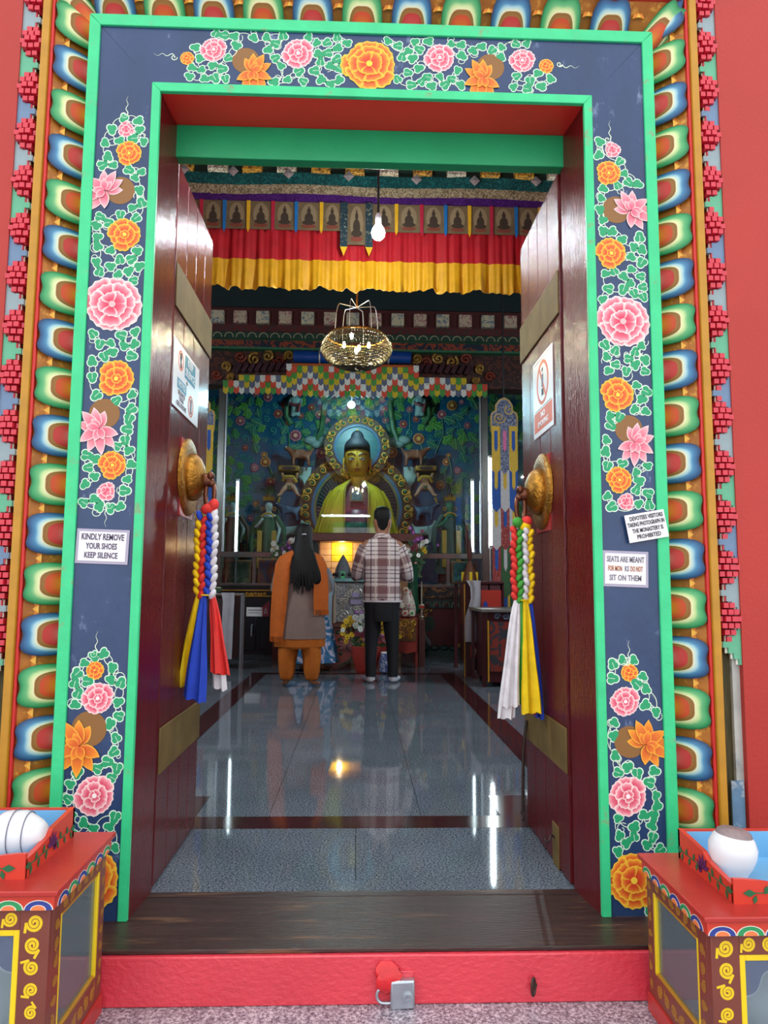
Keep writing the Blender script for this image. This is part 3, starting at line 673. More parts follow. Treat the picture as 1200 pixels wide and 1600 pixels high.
sign('silence_poster', 'white keep silence notice with blue blocks on the left door', c0, EY, EZ, pw, ph_,
     [('rect', .045, .062, .16, .085, TEAL), ('text', 'KEEP', .045, .084, .04, WHITE, .08), ('text', 'SILENCE', .045, .044, .04, WHITE, .14),
      ('ring', -.095, .062, .036, .006, CORAL), ('shape', [(-.095 + x * 1.1, .062 + y * 1.1) for x, y in ear], BLACK), ('text', '+', .0, .004, .03, BLACK, .02),
      ('rect', -.07, -.024, .13, .036, TEAL), ('text', 'NOTICE', -.07, -.024, .03, WHITE, .10),
      ('text', 'SILENCE', -.07, -.055, .022, GREYP, .1), ('text', 'YOUR', -.07, -.075, .022, GREYP, .06), ('text', 'CELL PHONE', -.07, -.096, .022, GREYP, .14),
      ('ring', .07, -.062, .04, .006, CORAL), ('shape', [(.06, -.09), (.078, -.09), (.082, -.036), (.064, -.036)], GREYP)])
c0 = Vector((.6865, 2.635, 1.672)); pw, ph_ = .285, .3
sign('no_smoking_poster', 'white and coral no smoking notice on the right door', c0, -EY, EZ, pw, ph_,
     [('ring', 0, .045, .085, .014, CORAL), ('shape', [(-.014, -.005), (.012, -.005), (.012, .02), (-.014, .02)], BLACK), ('shape', [(-.012, .026), (.01, .026), (.01, .075), (-.012, .075)], GREYP), ('shape', [(-.008, .085), (.006, .088), (.008, .1), (-.004, .098)], BLACK),
      ('rect', 0, -.048, .24, .0025, BLACK), ('rect', 0, -.092, .26, .078, CORAL), ('text', 'NO', 0, -.076, .03, WHITE, .06), ('text', 'SMOKING', 0, -.108, .03, WHITE, .15), ('rect', 0, .138, .24, .0025, BLACK)])

# ------------------------------------------------------------------ threshold fittings
STEEL = pm('brushed steel', '#b9c2cb', rough=.3, metal=.85, var=.12, vscale=30)
p = at(629, 1553, 1.985); t = thing('padlock', (p.x, 1.985, p.z - .03), 'silver padlock hanging on the red threshold', 'padlock')
kx = 1.985 / F
hw, hh = 18 * kx, 21 * kx
o = [(p.x - hw, p.z - hh), (p.x + hw, p.z - hh * .9), (p.x + hw, p.z + hh), (p.x - hw, p.z + hh * .92)]
obj('lock_body', MB().poly(o, 1.975, 1.998), STEEL, t, bevel=.005)
obj('keyway', MB().lathe([(.014, 0), (.014, .004), (.009, .005), (.008, .002), (.004, .002), (.003, .006), (.0005, .006)], seg=20, M=Matrix.Translation((p.x + .013, 1.975, p.z - .003)) @ Matrix.Rotation(PI / 2, 4, 'X')), STEEL, t)
sh = [(p.x - hw + .004, 1.986, p.z + .016), (p.x - hw - .014, 1.986, p.z + .016)] + [(p.x - hw - .018 + .017 * math.cos(a), 1.986, p.z - .003 + .019 * math.sin(a)) for a in [PI / 2 + PI * k / 10 for k in range(11)]] + [(p.x - hw + .004, 1.986, p.z - .022)]
obj('shackle', MB().tube(sh, .0042, 8), STEEL, t)
obj('hasp', MB().box((p.x - .028, 1.996, p.z + .018), (p.x + .03, 2.0, p.z + .05)), SILLR, t, bevel=.003)
p2 = at(604, 1530, 1.985); rnd = random.Random(4); rings = []
for k in range(7):
    tt_ = k / 6; ring = []
    for j in range(16):
        a = 2 * PI * j / 16; r = (.006 + .034 * math.sin(PI * min(1, tt_ * .9 + .12))) * (1 + .25 * math.sin(3 * a + tt_ * 4) + rnd.uniform(-.1, .1))
        ring.append((p2.x + r * math.cos(a) * .8, 1.994 - .012 * math.sin(PI * tt_) + .006 * math.sin(a), p2.z + .035 - .075 * tt_ + r * .2 * math.sin(a)))
    rings.append(ring)
tag(obj('red_rag', MB().loft(rings), pm('crumpled red film', '#d8262e', rough=.25, var=.2, vscale=30, bump=.6, bscale=60), None, smooth=60), 'crumpled red rag stuck behind the padlock', 'rag')
p3 = at(833, 1541, 1.993); t = thing('iron_ring', (p3.x, 1.995, p3.z - .02), 'small dark oval iron staple on the red threshold', 'staple')
obj('loop', MB().tube([(p3.x + .006 * math.cos(a), 1.99 + .008 * math.cos(a), p3.z + .021 * math.sin(a)) for a in [2 * PI * k / 18 for k in range(18)]], .0035, 8, closed=True), IRON, t)
obj('socket', MB().lathe([(.004, 0), (.009, .003), (.007, .006)], seg=12, M=Matrix.Translation((p3.x + .003, 2.0, p3.z)) @ Matrix.Rotation(PI / 2, 4, 'X')), IRON, t)
# ------------------------------------------------------------------ glazed painted boxes in the foreground
BROWN = pm('brown lacquer', '#7a4034', rough=.35, var=.1, vscale=12); YEL = pm('yellow trim paint', '#f2d21c', rough=.4, var=.08, vscale=15)
GSC = pm('yellow scroll paint', '#ecc81e', rough=.45, var=.06); GSC2 = pm('dull gold scroll paint', '#a8742a', rough=.45, var=.08)
TOPR = pm('red lacquer', '#b8342e', rough=.3, var=.12, vscale=10, bump=.15); TRAYR = pm('red orange lacquer', '#d2402e', rough=.35, var=.08)
SKYB = pm('pale blue paint', '#78b8e2', rough=.5, var=.08); DKB = pm('deep blue paint', '#2a3c9a', rough=.45, var=.06); BGL = glass('box glass', (.86, .93, .95), .6, dust=.13)
WHT = pm('white glaze', '#e8ebf0', rough=.35, var=.04); LEAFG = pm('leaf green paint', '#1f6a44', rough=.5); PLUM = pm('plum paint', '#54245e', rough=.5)
SPI = {}
def spimesh(m, r=.5):
    if m.name not in SPI:
        b = MB(); b.tube(spiral((0, 0), .42, 2.1, 0, 1, 34, .08), .085, 6, True, flat=(1, .35, 1)); b.tube([(.42 + .05 * t, 0, -.5 * t) for t in (0, .5, 1)], .07, 6, flat=(1, .35, 1)); SPI[m.name] = b.mesh('scroll', m, 60)
    return SPI[m.name]
def scal(cols):
    b = MB(); n = 10
    for r, c, y in ((.5, '#f0ece0', -.01), (.46, cols[0], -.03), (.27, '#f0ece0', -.04), (.24, cols[1], -.05)):
        pts = [(r * math.cos(PI * k / n), r * .8 * math.sin(PI * k / n)) for k in range(n + 1)]
        b.color(c).poly(pts[::-1] if 0 else pts, y, 0)
    return b.mesh('scallop', VC, 30)
SCG, SCB = scal(('#2f9a5c', '#f0824a')), scal(('#2f4296', '#f0824a'))
def lampbox(s, xs, y0, y1, zt, lab, traylab):
    X = lambda d: xs + s * d
    W = .5; zb = -.135; t = thing('glazed_box', (X(W / 2), (y0 + y1) / 2, zb), lab, 'display box')
    def bx(name, d0, d1, ya, yb, za, zb_, mat, par=None, bev=.0015):
        a, c = sorted((X(d0), X(d1))); return obj(name, MB().box((a, ya, za), (c, yb, zb_)), mat, par or t, bevel=bev)
    zr = zt - .042; zp = zb + .045
    bx('plinth', -.006, W, y0 - .01, y1, zb, zp, TOPR)
    bx('top_plate', -.022, W + .02, y0 - .022, y1 + .005, zt - .012, zt, TOPR, bev=.003)
    bx('top_band', -.012, W, y0 - .012, y1, zr, zt - .012, TRAYR)
    fw = .062
    front = bx('front_frame', 0, fw, y0, y0 + .02, zp, zr, BROWN); 
    bx('front_top_rail', fw, W - fw, y0, y0 + .02, zr - .045, zr, BROWN); bx('front_bottom_rail', fw, W - fw, y0, y0 + .02, zp, zp + .05, BROWN); bx('front_stile', W - fw, W, y0, y0 + .02, zp, zr, BROWN)
    side = bx('side_stile', 0, .02, y0 + .02, y0 + fw, zp, zr, BROWN); bx('side_stile', 0, .02, y1 - .035, y1, zp, zr, BROWN)
    bx('side_top_rail', 0, .02, y0 + fw, y1 - .035, zr - .04, zr, BROWN); bx('side_bottom_rail', 0, .02, y0 + fw, y1 - .035, zp, zp + .06, BROWN)
    # yellow beads
    e = .013
    for d0, d1, za, zb_ in ((fw, fw + e, zp + .05, zr - .045), (W - fw - e, W - fw, zp + .05, zr - .045), (fw + e, W - fw - e, zr - .045 - e, zr - .045), (fw + e, W - fw - e, zp + .05, zp + .05 + e)):
        bx('yellow_bead', d0, d1, y0 + .002, y0 + .018, za, zb_, YEL)
    ya, yb = y0 + fw, y1 - .035
    for a, c, za, zb_ in ((ya, ya + e, zp + .06, zr - .04), (yb - e, yb, zp + .06, zr - .04)): bx('yellow_bead', .002, .018, a, c, za, zb_, YEL)
    for za, zb_ in ((zr - .04 - .008, zr - .04), (zp + .06, zp + .068)): bx('gold_bead', .002, .018, ya + e, yb - e, za, zb_, GOLDP)
    bx('glass_pane', fw + e, W - fw - e, y0 + .009, y0 + .012, zp + .05 + e, zr - .045 - e, BGL, bev=0)
    bx('glass_pane', .009, .012, ya + e, yb - e, zp + .068, zr - .048, BGL, bev=0)
    bx('back_panel', 0.02, W, y1 - .012, y1, zp, zr, SKYB); bx('far_stile', W - .02, W, y0 + .02, y0 + fw, zp, zr, BROWN); bx('far_stile', W - .02, W, y1 - .035, y1 - .012, zp, zr, BROWN); bx('glass_pane', W - .012, W - .009, y0 + fw, y1 - .035, zp, zr, BGL, bev=0); bx('inner_floor', .02, W - .01, y0 + .02, y1 - .012, zp, zp + .01, SKYB)
    # inner corner brackets, deep blue with white rim
    def bracket(pt, du, dv, axis, m=DKB):
        pts = [(0, 0)] + [(.075 * (1 - .0) * math.cos(a) * (1 - .22 * math.sin(2 * a) ** 2 + .06 * math.cos(6 * a)), .085 * math.sin(a) * (1 - .22 * math.sin(2 * a) ** 2 + .06 * math.cos(6 * a))) for a in [PI / 2 * k / 14 for k in range(15)]]
        for sc_, mt, off, nm in ((1.06, WHT, .001, 'bracket_rim'), (1, DKB, 0, 'bracket')):
            b = MB(); n = len(pts); vs = []
            for lay in (0, .003):
                for u, v in pts:
                    u, v = u * sc_ * du, v * sc_ * dv
                    vs.append((pt[0] + (s * u if axis == 'x' else s * (off + lay)), pt[1] + (off + lay if axis == 'x' else u), pt[2] + v))
            b.add(vs, [tuple(range(n)), tuple(range(n, 2 * n))[::-1]] + [(i, n + i, n + (i + 1) % n, (i + 1) % n) for i in range(n)])
            obj(nm, b, mt, t, smooth=0)
    bracket((X(fw + e), y0 + .0195, zr - .045 - e), 1, -1, 'x'); bracket((X(W - fw - e), y0 + .0195, zr - .045 - e), -1, -1, 'x')
    bracket((X(.0195), ya + e, zr - .048), .6, -1, 'y'); bracket((X(.0195), yb - e, zr - .048), -.6, -.8, 'y'); bracket((X(.0195), yb - e, zp + .068), -.9, .9, 'y')
    # scrolls
    def scr(x, y, z, r, m, side=False, rot=0, fl=1):
        R_ = Matrix.Rotation(s * PI / 2, 4, 'Z') if side else Matrix.Identity(4)
        put('scroll', spimesh(m), t, Matrix.Translation((x, y, z)) @ R_ @ Matrix.Rotation(rot, 4, 'Y') @ Matrix.Diagonal((r * 2 * fl, r * .8, r * 2, 1)))
    for k in range(5): scr(X(fw * .5 + .002 * math.sin(k)), y0 - .0005, zr - .03 - .045 * k, .021 - .0012 * k, GSC, rot=.6 * k, fl=1 if k % 2 else -1)
    b = MB(); b.tube([(X(fw * .5 + .006 * math.sin(q * 2.1)), y0 - .0005, zr - .25 - .012 * q) for q in range(10)], .0022, 6, flat=(1, .4, 1)); obj('scroll_tail', b, GSC, t)
    for k in range(8): scr(X(fw + .02 + .045 * k), y0 - .0005, zr - .022, .018, GSC, rot=.5 * k, fl=1 if k % 2 else -1)
    for k in range(6): scr(X(-.0005), ya + .02 + .04 * k, zr - .02, .015, GSC2, True, .7 * k, 1 if k % 2 else -1); scr(X(-.0005), ya + .02 + .04 * k, zp + .03, .018, GSC2, True, .7 * k, 1 if k % 2 else -1)
    for k in range(8): scr(X(-.0005), y0 + .042, zr - .05 - .04 * k, .014, GSC2, True, .9 * k, 1 if k % 2 else -1); scr(X(-.0005), y1 - .017, zr - .03 - .04 * k, .012, GSC2, True, .9 * k, 1 if k % 2 else -1)
    # scallops under the top plate
    for k in range(8): put('scallop', SCG if k % 2 else SCB, t, Matrix.Translation((X(.02 + .062 * k), y0 - .012, zr + .0005)) @ Matrix.Diagonal((.062, .05, .05, 1)))
    n = 6
    for k in range(n): put('scallop', SCG if k % 2 else SCB, t, Matrix.Translation((X(-.012), y0 + .02 + (y1 - y0 - .02) / n * (k + .3), zr + .0005)) @ Matrix.Rotation(s * -PI / 2 if s < 0 else -PI / 2, 4, 'Z') @ Matrix.Diagonal((.06, .05 , .05, 1)))
    # pot kept inside
    pot = thing('white_pot', (X(.2), y0 + .17, zp + .01), 'white rounded pot kept behind the glass of the %s painted box' % ('left' if s < 0 else 'right'), 'pot')
    obj('pot_body', MB().lathe([(.03, 0), (.07, .01), (.105, .05), (.115, .09), (.1, .13), (.065, .155), (.05, .16), (.055, .17), (.045, .172)], (X(.2), y0 + .17, zp + .01), 24), WHT, pot)
    obj('pot_rim', MB().tube([(X(.2) + .052 * math.cos(a), y0 + .17 + .052 * math.sin(a), zp + .182) for a in [2 * PI * k / 20 for k in range(20)]], .006, 6, closed=True), WHT, pot)
    # tray on top
    d0 = .075; W2 = .32; yA, yB = y0 + .045, y1 - .03
    tr = thing('painted_tray', (X(d0 + W2 / 2), (yA + yB) / 2, zt), traylab, 'tray')
    H0, H1 = .062, .062
    def wall(pts3, name, mat, thick):                       # pts3: profile along wall (along, z) with offset function
        pass
    n = 17
    prof = lambda u: .043 + .026 * max(0, abs(2 * u - 1) - .1) ** .8 if True else 0   # dips in the middle
    def long_wall(d, out, name):
        ring0 = []; vs = []; th = .012
        for k in range(n):
            u = k / (n - 1); y = yA + (yB - yA) * u; h = .040 + .030 * (u ** 1.3)
            if u > .45: h = .062 + .02 * (u - .45)
            for xx in (X(d), X(d + out * th)):
                vs.append((xx, y, zt)); vs.append((xx, y, zt + h))
        fs = []
        for k in range(n - 1):
            a = 4 * k; c = a + 4
            fs += [(a, c, c + 1, a + 1), (a + 3, c + 3, c + 2, a + 2), (a + 1, c + 1, c + 3, a + 3), (a, a + 2, c + 2, c)]
        fs += [(0, 1, 3, 2), (4 * (n - 1), 4 * (n - 1) + 2, 4 * (n - 1) + 3, 4 * (n - 1) + 1)]
        return obj(name, MB().add(vs, fs), TRAYR, tr, smooth=30)
    sw = long_wall(d0, 1, 'side_wall'); long_wall(d0 + W2, -1, 'side_wall')
    for y, nm, mt in ((yA - .005, 'front_wall', TRAYR), (yB - .01, 'back_wall', TRAYR)):
        pts = []; m2 = 14
        for k in range(m2):
            u = k / (m2 - 1); pts.append((X(d0 + W2 * u), zt + (.046 + .008 * math.cos(2 * PI * u) if nm == 'front_wall' else .072)))
        o = [(X(d0), zt)] + pts + [(X(d0 + W2), zt)]
        obj(nm, MB().poly(o if s < 0 else o[::-1], y, y + .01), mt, tr, smooth=30)
    a, c = sorted((X(d0 + .012), X(d0 + W2 - .012)))
    obj('blue_lining', MB().box((a, yA + .01, zt), (c, yB - .01, zt + .004)).box((a, yB - .013, zt), (c, yB - .0105, zt + .068)).box((a if s > 0 else c - .002, yA + .01, zt), (a + .002 if s > 0 else c, yB - .01, zt + .038)).box((c - .002 if s > 0 else a, yA + .01, zt), (c if s > 0 else a + .002, yB - .01, zt + .06)), SKYB, tr, smooth=0)
    # painted sprig on the side and front
    def sprig(side):
        b1 = MB(); b2 = MB()
        def P(u, v): return (X(d0 - .001), yA + .02 + u, zt + v) if side else (X(d0 + .02 + u), yA - .006, zt + v)
        L = (yB - yA - .04) if side else W2 - .04
        def blade(mb, u, v, a, l, w2):
            q = [(0, 0), (l * .5, w2), (l, 0), (l * .5, -w2)]; vs = []
            for off in (0, 1):
                for x, z in q:
                    uu, vv = u + x * math.cos(a) - z * math.sin(a), v + x * math.sin(a) + z * math.cos(a); p = P(uu, vv)
                    vs.append((p[0] - (s * .0012 * off if side else 0), p[1] - (0 if side else .0012 * off), p[2]))
            mb.add(vs, [(0, 1, 2, 3), (7, 6, 5, 4), (0, 4, 5, 1), (1, 5, 6, 2), (2, 6, 7, 3), (3, 7, 4, 0)])
        for k in range(7): blade(b2, L * .5 + (.0 if k < 5 else .006), .022, .35 + .6 * (k if k < 5 else -k + 4.2), .034 if k < 5 else .02, .006)
        for sg in (-1, 1):
            for k in range(5):
                u = L * .5 + sg * (.02 + .02 * k); blade(b1, u + .01 * sg, .024 - .001 * k, (PI / 2 if k % 2 else -PI / 2) + .3 * sg, .02, .0055)
            blade(b1, L * .5 + sg * .11, .024, 0 if sg > 0 else PI, .03, .008)
            b1.tube([P(L * .5 + sg * (.01 + .1 * q), .024) for q in (0, .5, 1)], .0012, 5)
        obj('painted_leaves', b1, LEAFG, tr, smooth=0); obj('painted_flower', b2, PLUM, tr, smooth=0)
    sprig(True); sprig(False)
    return X, y0, zt
lampbox(-1, -.648, 1.64, 1.985, .306, 'painted box with glass sides at the left, gold scrolls on brown frame', 'red tray with blue lining on the left glazed box')
lampbox(1, .765, 1.615, 1.965, .252, 'painted box with glass sides at the right, gold scrolls on brown frame', 'red tray with blue lining on the right glazed box')
# white shell in the left tray, white jar in the right one
c = at(22, 1318, 1.80); cz = .31
t = thing('conch_shell', (c.x, 1.80, cz), 'white conch shell with grey spiral lines in the left tray', 'shell')
rings = []
for k in range(14):
    u = k / 13; r = .058 * math.sin(PI * (u * .9 + .07)) ** .7 * (1 - .25 * u) + .002; ring = []
    for j in range(20):
        a = 2 * PI * j / 20; rr = r * (1 + .03 * math.sin(u * 22 + a)); ring.append((c.x - .09 + .16 * (1 - u), 1.80 + rr * math.cos(a), cz + .053 + rr * math.sin(a)))
    rings.append(ring)
obj('shell_body', MB().loft(rings), WHT, t, smooth=80)
b = MB()
for k in range(3):
    u = .25 + .2 * k; r = .058 * math.sin(PI * (u * .9 + .07)) ** .7 * (1 - .25 * u) + .003
    b.tube([(c.x - .09 + .16 * (1 - u) + .012 * a / 6, 1.80 + r * math.cos(a), cz + .053 + r * math.sin(a)) for a in [2 * PI * q / 24 for q in range(25)]], .0012, 5)
obj('spiral_line', b, pm('grey line', '#6a6a80', rough=.6), t)
c = at(1140, 1340, 1.78)
t = thing('white_jar', (c.x, 1.78, .256), 'white bulbous jar with a worn grey top in the right tray', 'jar')
J = Matrix.Rotation(.12, 4, 'Y')
obj('jar_body', MB().lathe([(.034, 0), (.038, .02), (.048, .04), (.054, .06), (.055, .078), (.047, .098), (.04, .106)], (c.x, 1.78, .256), 28, J), WHT, t)
obj('worn_top', MB().lathe([(.0415, .1045), (.038, .112), (.03, .117), (.001, .119)], (c.x, 1.78, .256), 28, J), pm('rusty grey cap', '#8f7f80', rough=.6, var=.3, vscale=40, bump=.4, bscale=80), t)
# ------------------------------------------------------------------ hall: valance, lamps, beams, garland
def lamp(name, loc, power, c, parent, radius=.05, kind='POINT', size=None, rot=None):
    l = bpy.data.lights.new(name, kind); l.energy = power; l.color = lin(c)
    if kind == 'POINT': l.shadow_soft_size = radius
    if kind == 'AREA': l.shape = 'RECTANGLE'; l.size, l.size_y = size
    o = bpy.data.objects.new(name, l); col.objects.link(o); o.location = loc
    if rot: o.rotation_euler = rot
    if parent: o.parent = parent; o.matrix_parent_inverse = wm(parent).inverted()
    return o
VY = 5.2
zv = lambda py: at(560, py, VY).z
xv = lambda px: at(px, 330, VY).x
BEAMG = pm('dark green beam paint', '#12352c', rough=.6, var=.2); 
bm = thing('roof_beam', (0, VY + .12, zv(262)), 'dark green ceiling beam with painted joist ends above the curtain', 'beam')
obj('beam_body', MB().box((-3.6, VY + .05, zv(276)), (3.6, VY + .3, zv(276) + .6)), BEAMG, bm)
TABM = [brocade('joist end ochre', '#c9962e', '#5a3a20', 30, .6), brocade('joist end cream', '#cfc8b4', '#7a6a5a', 30, .6)]
for k in range(13):
    x = xv(337) - .516 + .259 * k
    obj('joist_end', MB().frustum((x - .075, VY - .03, zv(273)), (x + .075, VY + .05, zv(273) + .12), .008), TABM[k % 5 in (2, 4)], bm, smooth=0)
va = thing('valance', (0, VY, zv(276)), 'long layered silk valance with pleated red and yellow curtain inside the door', 'valance')
HW = 1.95
def band(name, y0, y1, mat, d, n=60, wob=.006):
    rings = []
    for k in range(n + 1):
        x = -HW + 2 * HW * k / n; w_ = wob * math.sin(k * 1.3) + wob * .6 * math.sin(k * .47 + 1); sag = .018 * math.sin(k * .33)
        z1, z0 = zv(y0) + sag * .4, zv(y1) + sag * .4
        rings.append([(x, VY - d + w_, z1), (x, VY - d - .004 + w_ * 1.3, z0), (x, VY - d + .004 + w_ * 1.3, z0), (x, VY - d + .006 + w_, z1)])
    return obj(name, MB().loft(rings), mat, va, smooth=60)
band('teal_brocade', 276, 295, brocade('teal brocade', '#0d4a4a', '#1f7470', 26, .5, .55), .02)
band('silver_band', 294, 310, brocade('silver brocade', '#6f6448', '#b8ac8a', 34, .45, .5), .024)
band('purple_band', 309, 323, brocade('purple brocade', '#3c1560', '#5c2a80', 40, .5, .55), .028)
def pleats(name, y0, y1, mat, d, amp, per, jag=0, seed=1):
    rnd = random.Random(seed); n = 420; rings = []; ph = 0; amps = []
    x = -HW
    for k in range(n + 1):
        x = -HW + 2 * HW * k / n; t = x / per
        f = amp * (math.sin(2 * PI * t + 1.2 * math.sin(t * .9)) * .6 + .5 * math.sin(2 * PI * t * .53 + 2) + .3 * math.sin(2 * PI * t * 2.1))
        zb = zv(y1) + jag * (.5 * math.sin(t * 1.7) + .4 * math.sin(2 * PI * t + .6) + .3 * math.sin(t * 4.1))
        rr = []
        for q in range(4): rr.append((x, VY - d + f * (.35 + .65 * q / 3), zv(y0) + (zb - zv(y0)) * q / 3))
        for q in (3, 2, 1, 0): rr.append((x, VY - d + .006 + f * (.35 + .65 * q / 3), zv(y0) + (zb - zv(y0)) * q / 3))
        rings.append(rr)
    return obj(name, MB().loft(rings), mat, va, smooth=70)
pleats('red_curtain', 322, 412, pm('red silk', '#b01420', rough=.55, var=.2, vscale=9, bump=.2), -.01, .016, .105, .012)
pleats('yellow_curtain', 408, 453, pm('yellow silk', '#d8a010', rough=.55, var=.12, vscale=12, bump=.2), 0.0, .03, .105, .02)
PRINT = pm('sepia thangka print', '#6b5a3e', rough=.7, var=.2, vscale=18); PRD = pm('sepia print line', '#3a2f22', rough=.7); PRL = pm('sepia print light', '#8a7a5a', rough=.7); PRR = pm('sepia print red', '#7a3a28', rough=.7)
seps = [(282, 'y'), (317, 'r'), (353, 'b'), (390, 'y'), (428, 'r'), (464, 'b'), (503, 'y'), (619, 'y'), (658, 'r'), (695, 'b'), (732, 'y'), (766, 'r'), (804, 'b'), (841, 'y')]
edges_ = [s_[0] for s_ in seps[:7]] + [536]
def bprint(px0, px1, y0, y1):
    x0, x1 = xv(px0) + .012, xv(px1) - .012; yy = VY - .045
    p = obj('printed_panel', MB().box((x0, yy, zv(y1)), (x1, yy + .005, zv(y0))), PRINT, va)
    cx = (x0 + x1) / 2; w_ = (x1 - x0); zc = zv(y1); h = zv(y0) - zc; e = yy - .001
    b = MB(); b.disc((cx, zc + h * .52), w_ * .36, e - .0006, yy, 20, rz=h * .42); obj('halo', b, PRL, p, smooth=0)
    b = MB(); b.disc((cx, zc + h * .42), w_ * .2, e - .0014, yy, 14, rz=h * .2).disc((cx, zc + h * .68), w_ * .09, e - .0016, yy, 12, rz=h * .1).disc((cx, zc + h * .27), w_ * .3, e - .0012, yy, 16, rz=h * .09).disc((cx, zc + h * .78), w_ * .04, e - .0018, yy, 8, rz=h * .07); obj('figure', b, PRD, p, smooth=0)
    b = MB(); b.disc((cx, zc + h * .14), w_ * .33, e - .001, yy, 18, lob=.06, nl=10, rz=h * .07); obj('lotus_seat', b, PRR, p, smooth=0)
for a, c in zip(edges_, edges_[1:]): bprint(a, c, 323, 366)
e2 = [580] + [s_[0] for s_ in seps[7:]]
for a, c in zip(e2, e2[1:]): bprint(a, c, 323, 366)
bprint(541, 574, 323, 387)
RIB = {'r': cl('ribbon red', '#b01838'), 'b': cl('ribbon blue', '#0f6aa8'), 'y': cl('ribbon yellow', '#d8a818')}
for px, c in seps:
    x = xv(px); z1 = zv(323); z0 = zv(372)
    o = [(x - .014, z1), (x + .014, z1), (x + .011, z0 + .03), (x, z0), (x - .011, z0 + .03)]
    obj('ribbon', MB().poly(o[::-1], VY - .055, VY - .05), RIB[c], va, smooth=0)
DKT = brocade('dark banner brocade', '#12323c', '#8a8a70', 30, .6, .62)
for px in (538, 577):
    x = xv(px); z1 = zv(323); z0 = zv(392)
    tp = obj('banner_tie', MB().box((x - .027, VY - .062, z0), (x + .027, VY - .054, z1)), DKT, va)
    o = [(x - .027, z0), (x, z0 - .07), (x + .027, z0)]; obj('yellow_tip', MB().poly(o, VY - .064, VY - .054), RIB['y'], tp, smooth=0)
SILV = pm('silver foil', '#b8b8b4', rough=.35, metal=.5, var=.35, vscale=40)
for px, py in ((366, 273), (452, 277), (545, 281), (650, 286), (740, 288), (835, 289), (290, 270)):
    p = at(px, py, VY); r = .042
    obj('diamond_ornament', MB().add([(p.x, VY - .05, p.z + r), (p.x + r, VY - .05, p.z), (p.x, VY - .05, p.z - r), (p.x - r, VY - .05, p.z), (p.x, VY - .06, p.z), (p.x, VY - .035, p.z)], [(0, 1, 4), (1, 2, 4), (2, 3, 4), (3, 0, 4), (1, 0, 5), (2, 1, 5), (3, 2, 5), (0, 3, 5)]), SILV, va, smooth=0)
# bare bulb
BY = 4.4; p = at(591, 364, BY)
t = thing('hanging_bulb', (p.x, BY, p.z), 'bare round light bulb hanging on a black cord in the doorway', 'light bulb')
obj('cord', MB().tube([(p.x, BY, p.z + .06), (p.x - .004, BY, p.z + .8), (p.x, BY, 5.6)], .008, 6), BLACK, t)
obj('socket', MB().lathe([(.018, .05), (.02, .07), (.02, .11), (.012, .13)], (p.x, BY, p.z), 14), WHITE, t)
obj('bulb_glass', MB().lathe([(.004, -.045), (.022, -.042), (.038, -.026), (.044, 0), (.038, .024), (.024, .045), (.017, .055)], (p.x, BY, p.z), 18), glow('bulb light', '#f2fbff', 260), t)
# chandelier
CY_ = 5.7; p = at(557, 545, CY_); k = CY_ / F
t = thing('chandelier', (p.x, CY_, p.z), 'shallow crystal bead chandelier with lit lamps under the beams', 'chandelier')
R0 = 57 * k; Hh = 33 * k
cr = pm('gold crystal bead', '#5f5844', rough=.25, metal=.6, var=.35, vscale=60); net = MB(); NS = 80
prof = []
for i in range(21):
    a = -PI / 2 + (PI / 2 + .62) * i / 20
    prof.append((R0 * max(.05, math.cos(a)), Hh * math.sin(a)))
for r, z in prof: net.tube([(p.x + r * math.cos(q), CY_ + r * math.sin(q), p.z + z) for q in [2 * PI * j / 40 for j in range(40)]], .0027, 4, closed=True)
for j in range(NS):
    q = 2 * PI * j / NS; net.tube([(p.x + r * math.cos(q), CY_ + r * math.sin(q), p.z + z) for r, z in prof], .0027, 4, False)
o = obj('bead_net', net, cr, t); o['kind'] = 'stuff'
bd = MB()
for j in range(NS):
    q = 2 * PI * (j + .5) / NS
    for r, z in prof[2::2]: bd.ball((p.x + r * math.cos(q), CY_ + r * math.sin(q), p.z + z), .0065, 5, 4)
o = obj('crystal_beads', bd, cr, t); o['kind'] = 'stuff'
obj('top_rim', MB().tube([(p.x + prof[-1][0] * math.cos(q), CY_ + prof[-1][0] * math.sin(q), p.z + prof[-1][1]) for q in [2 * PI * j / 40 for j in range(40)]], .009, 6, closed=True), BRASS, t)
for j in range(6):
    q = 2 * PI * j / 6 + .2; r1 = prof[-1][0] * .95
    obj('arch_arm', MB().tube([(p.x + r1 * .8 * math.cos(q) * math.cos(u * .6), CY_ + r1 * .8 * math.sin(q) * math.cos(u * .6), p.z + prof[-1][1] + .27 * math.sin(u * 1.4)) for u in [v / 8 * 1.1 for v in range(9)]] + [(p.x, CY_, p.z + prof[-1][1] + .25)], .003, 5), STEEL, t)
obj('hanging_chain', MB().tube([(p.x, CY_, p.z + prof[-1][1] + .24), (p.x, CY_, 5.6)], .007, 6), BRASS, t)
for dx, dy, dz in ((0, -.04, -.03), (-.1, 0, .03), (.1, 0, .03), (-.04, -.08, .08), (.02, .09, .04)):
    obj('lamp_bulb', MB().ball((p.x + dx, CY_ + dy, p.z + dz), (.014, .014, .028), 8, 6), glow('warm bulb', '#fff0c0', CHAN_E), t)
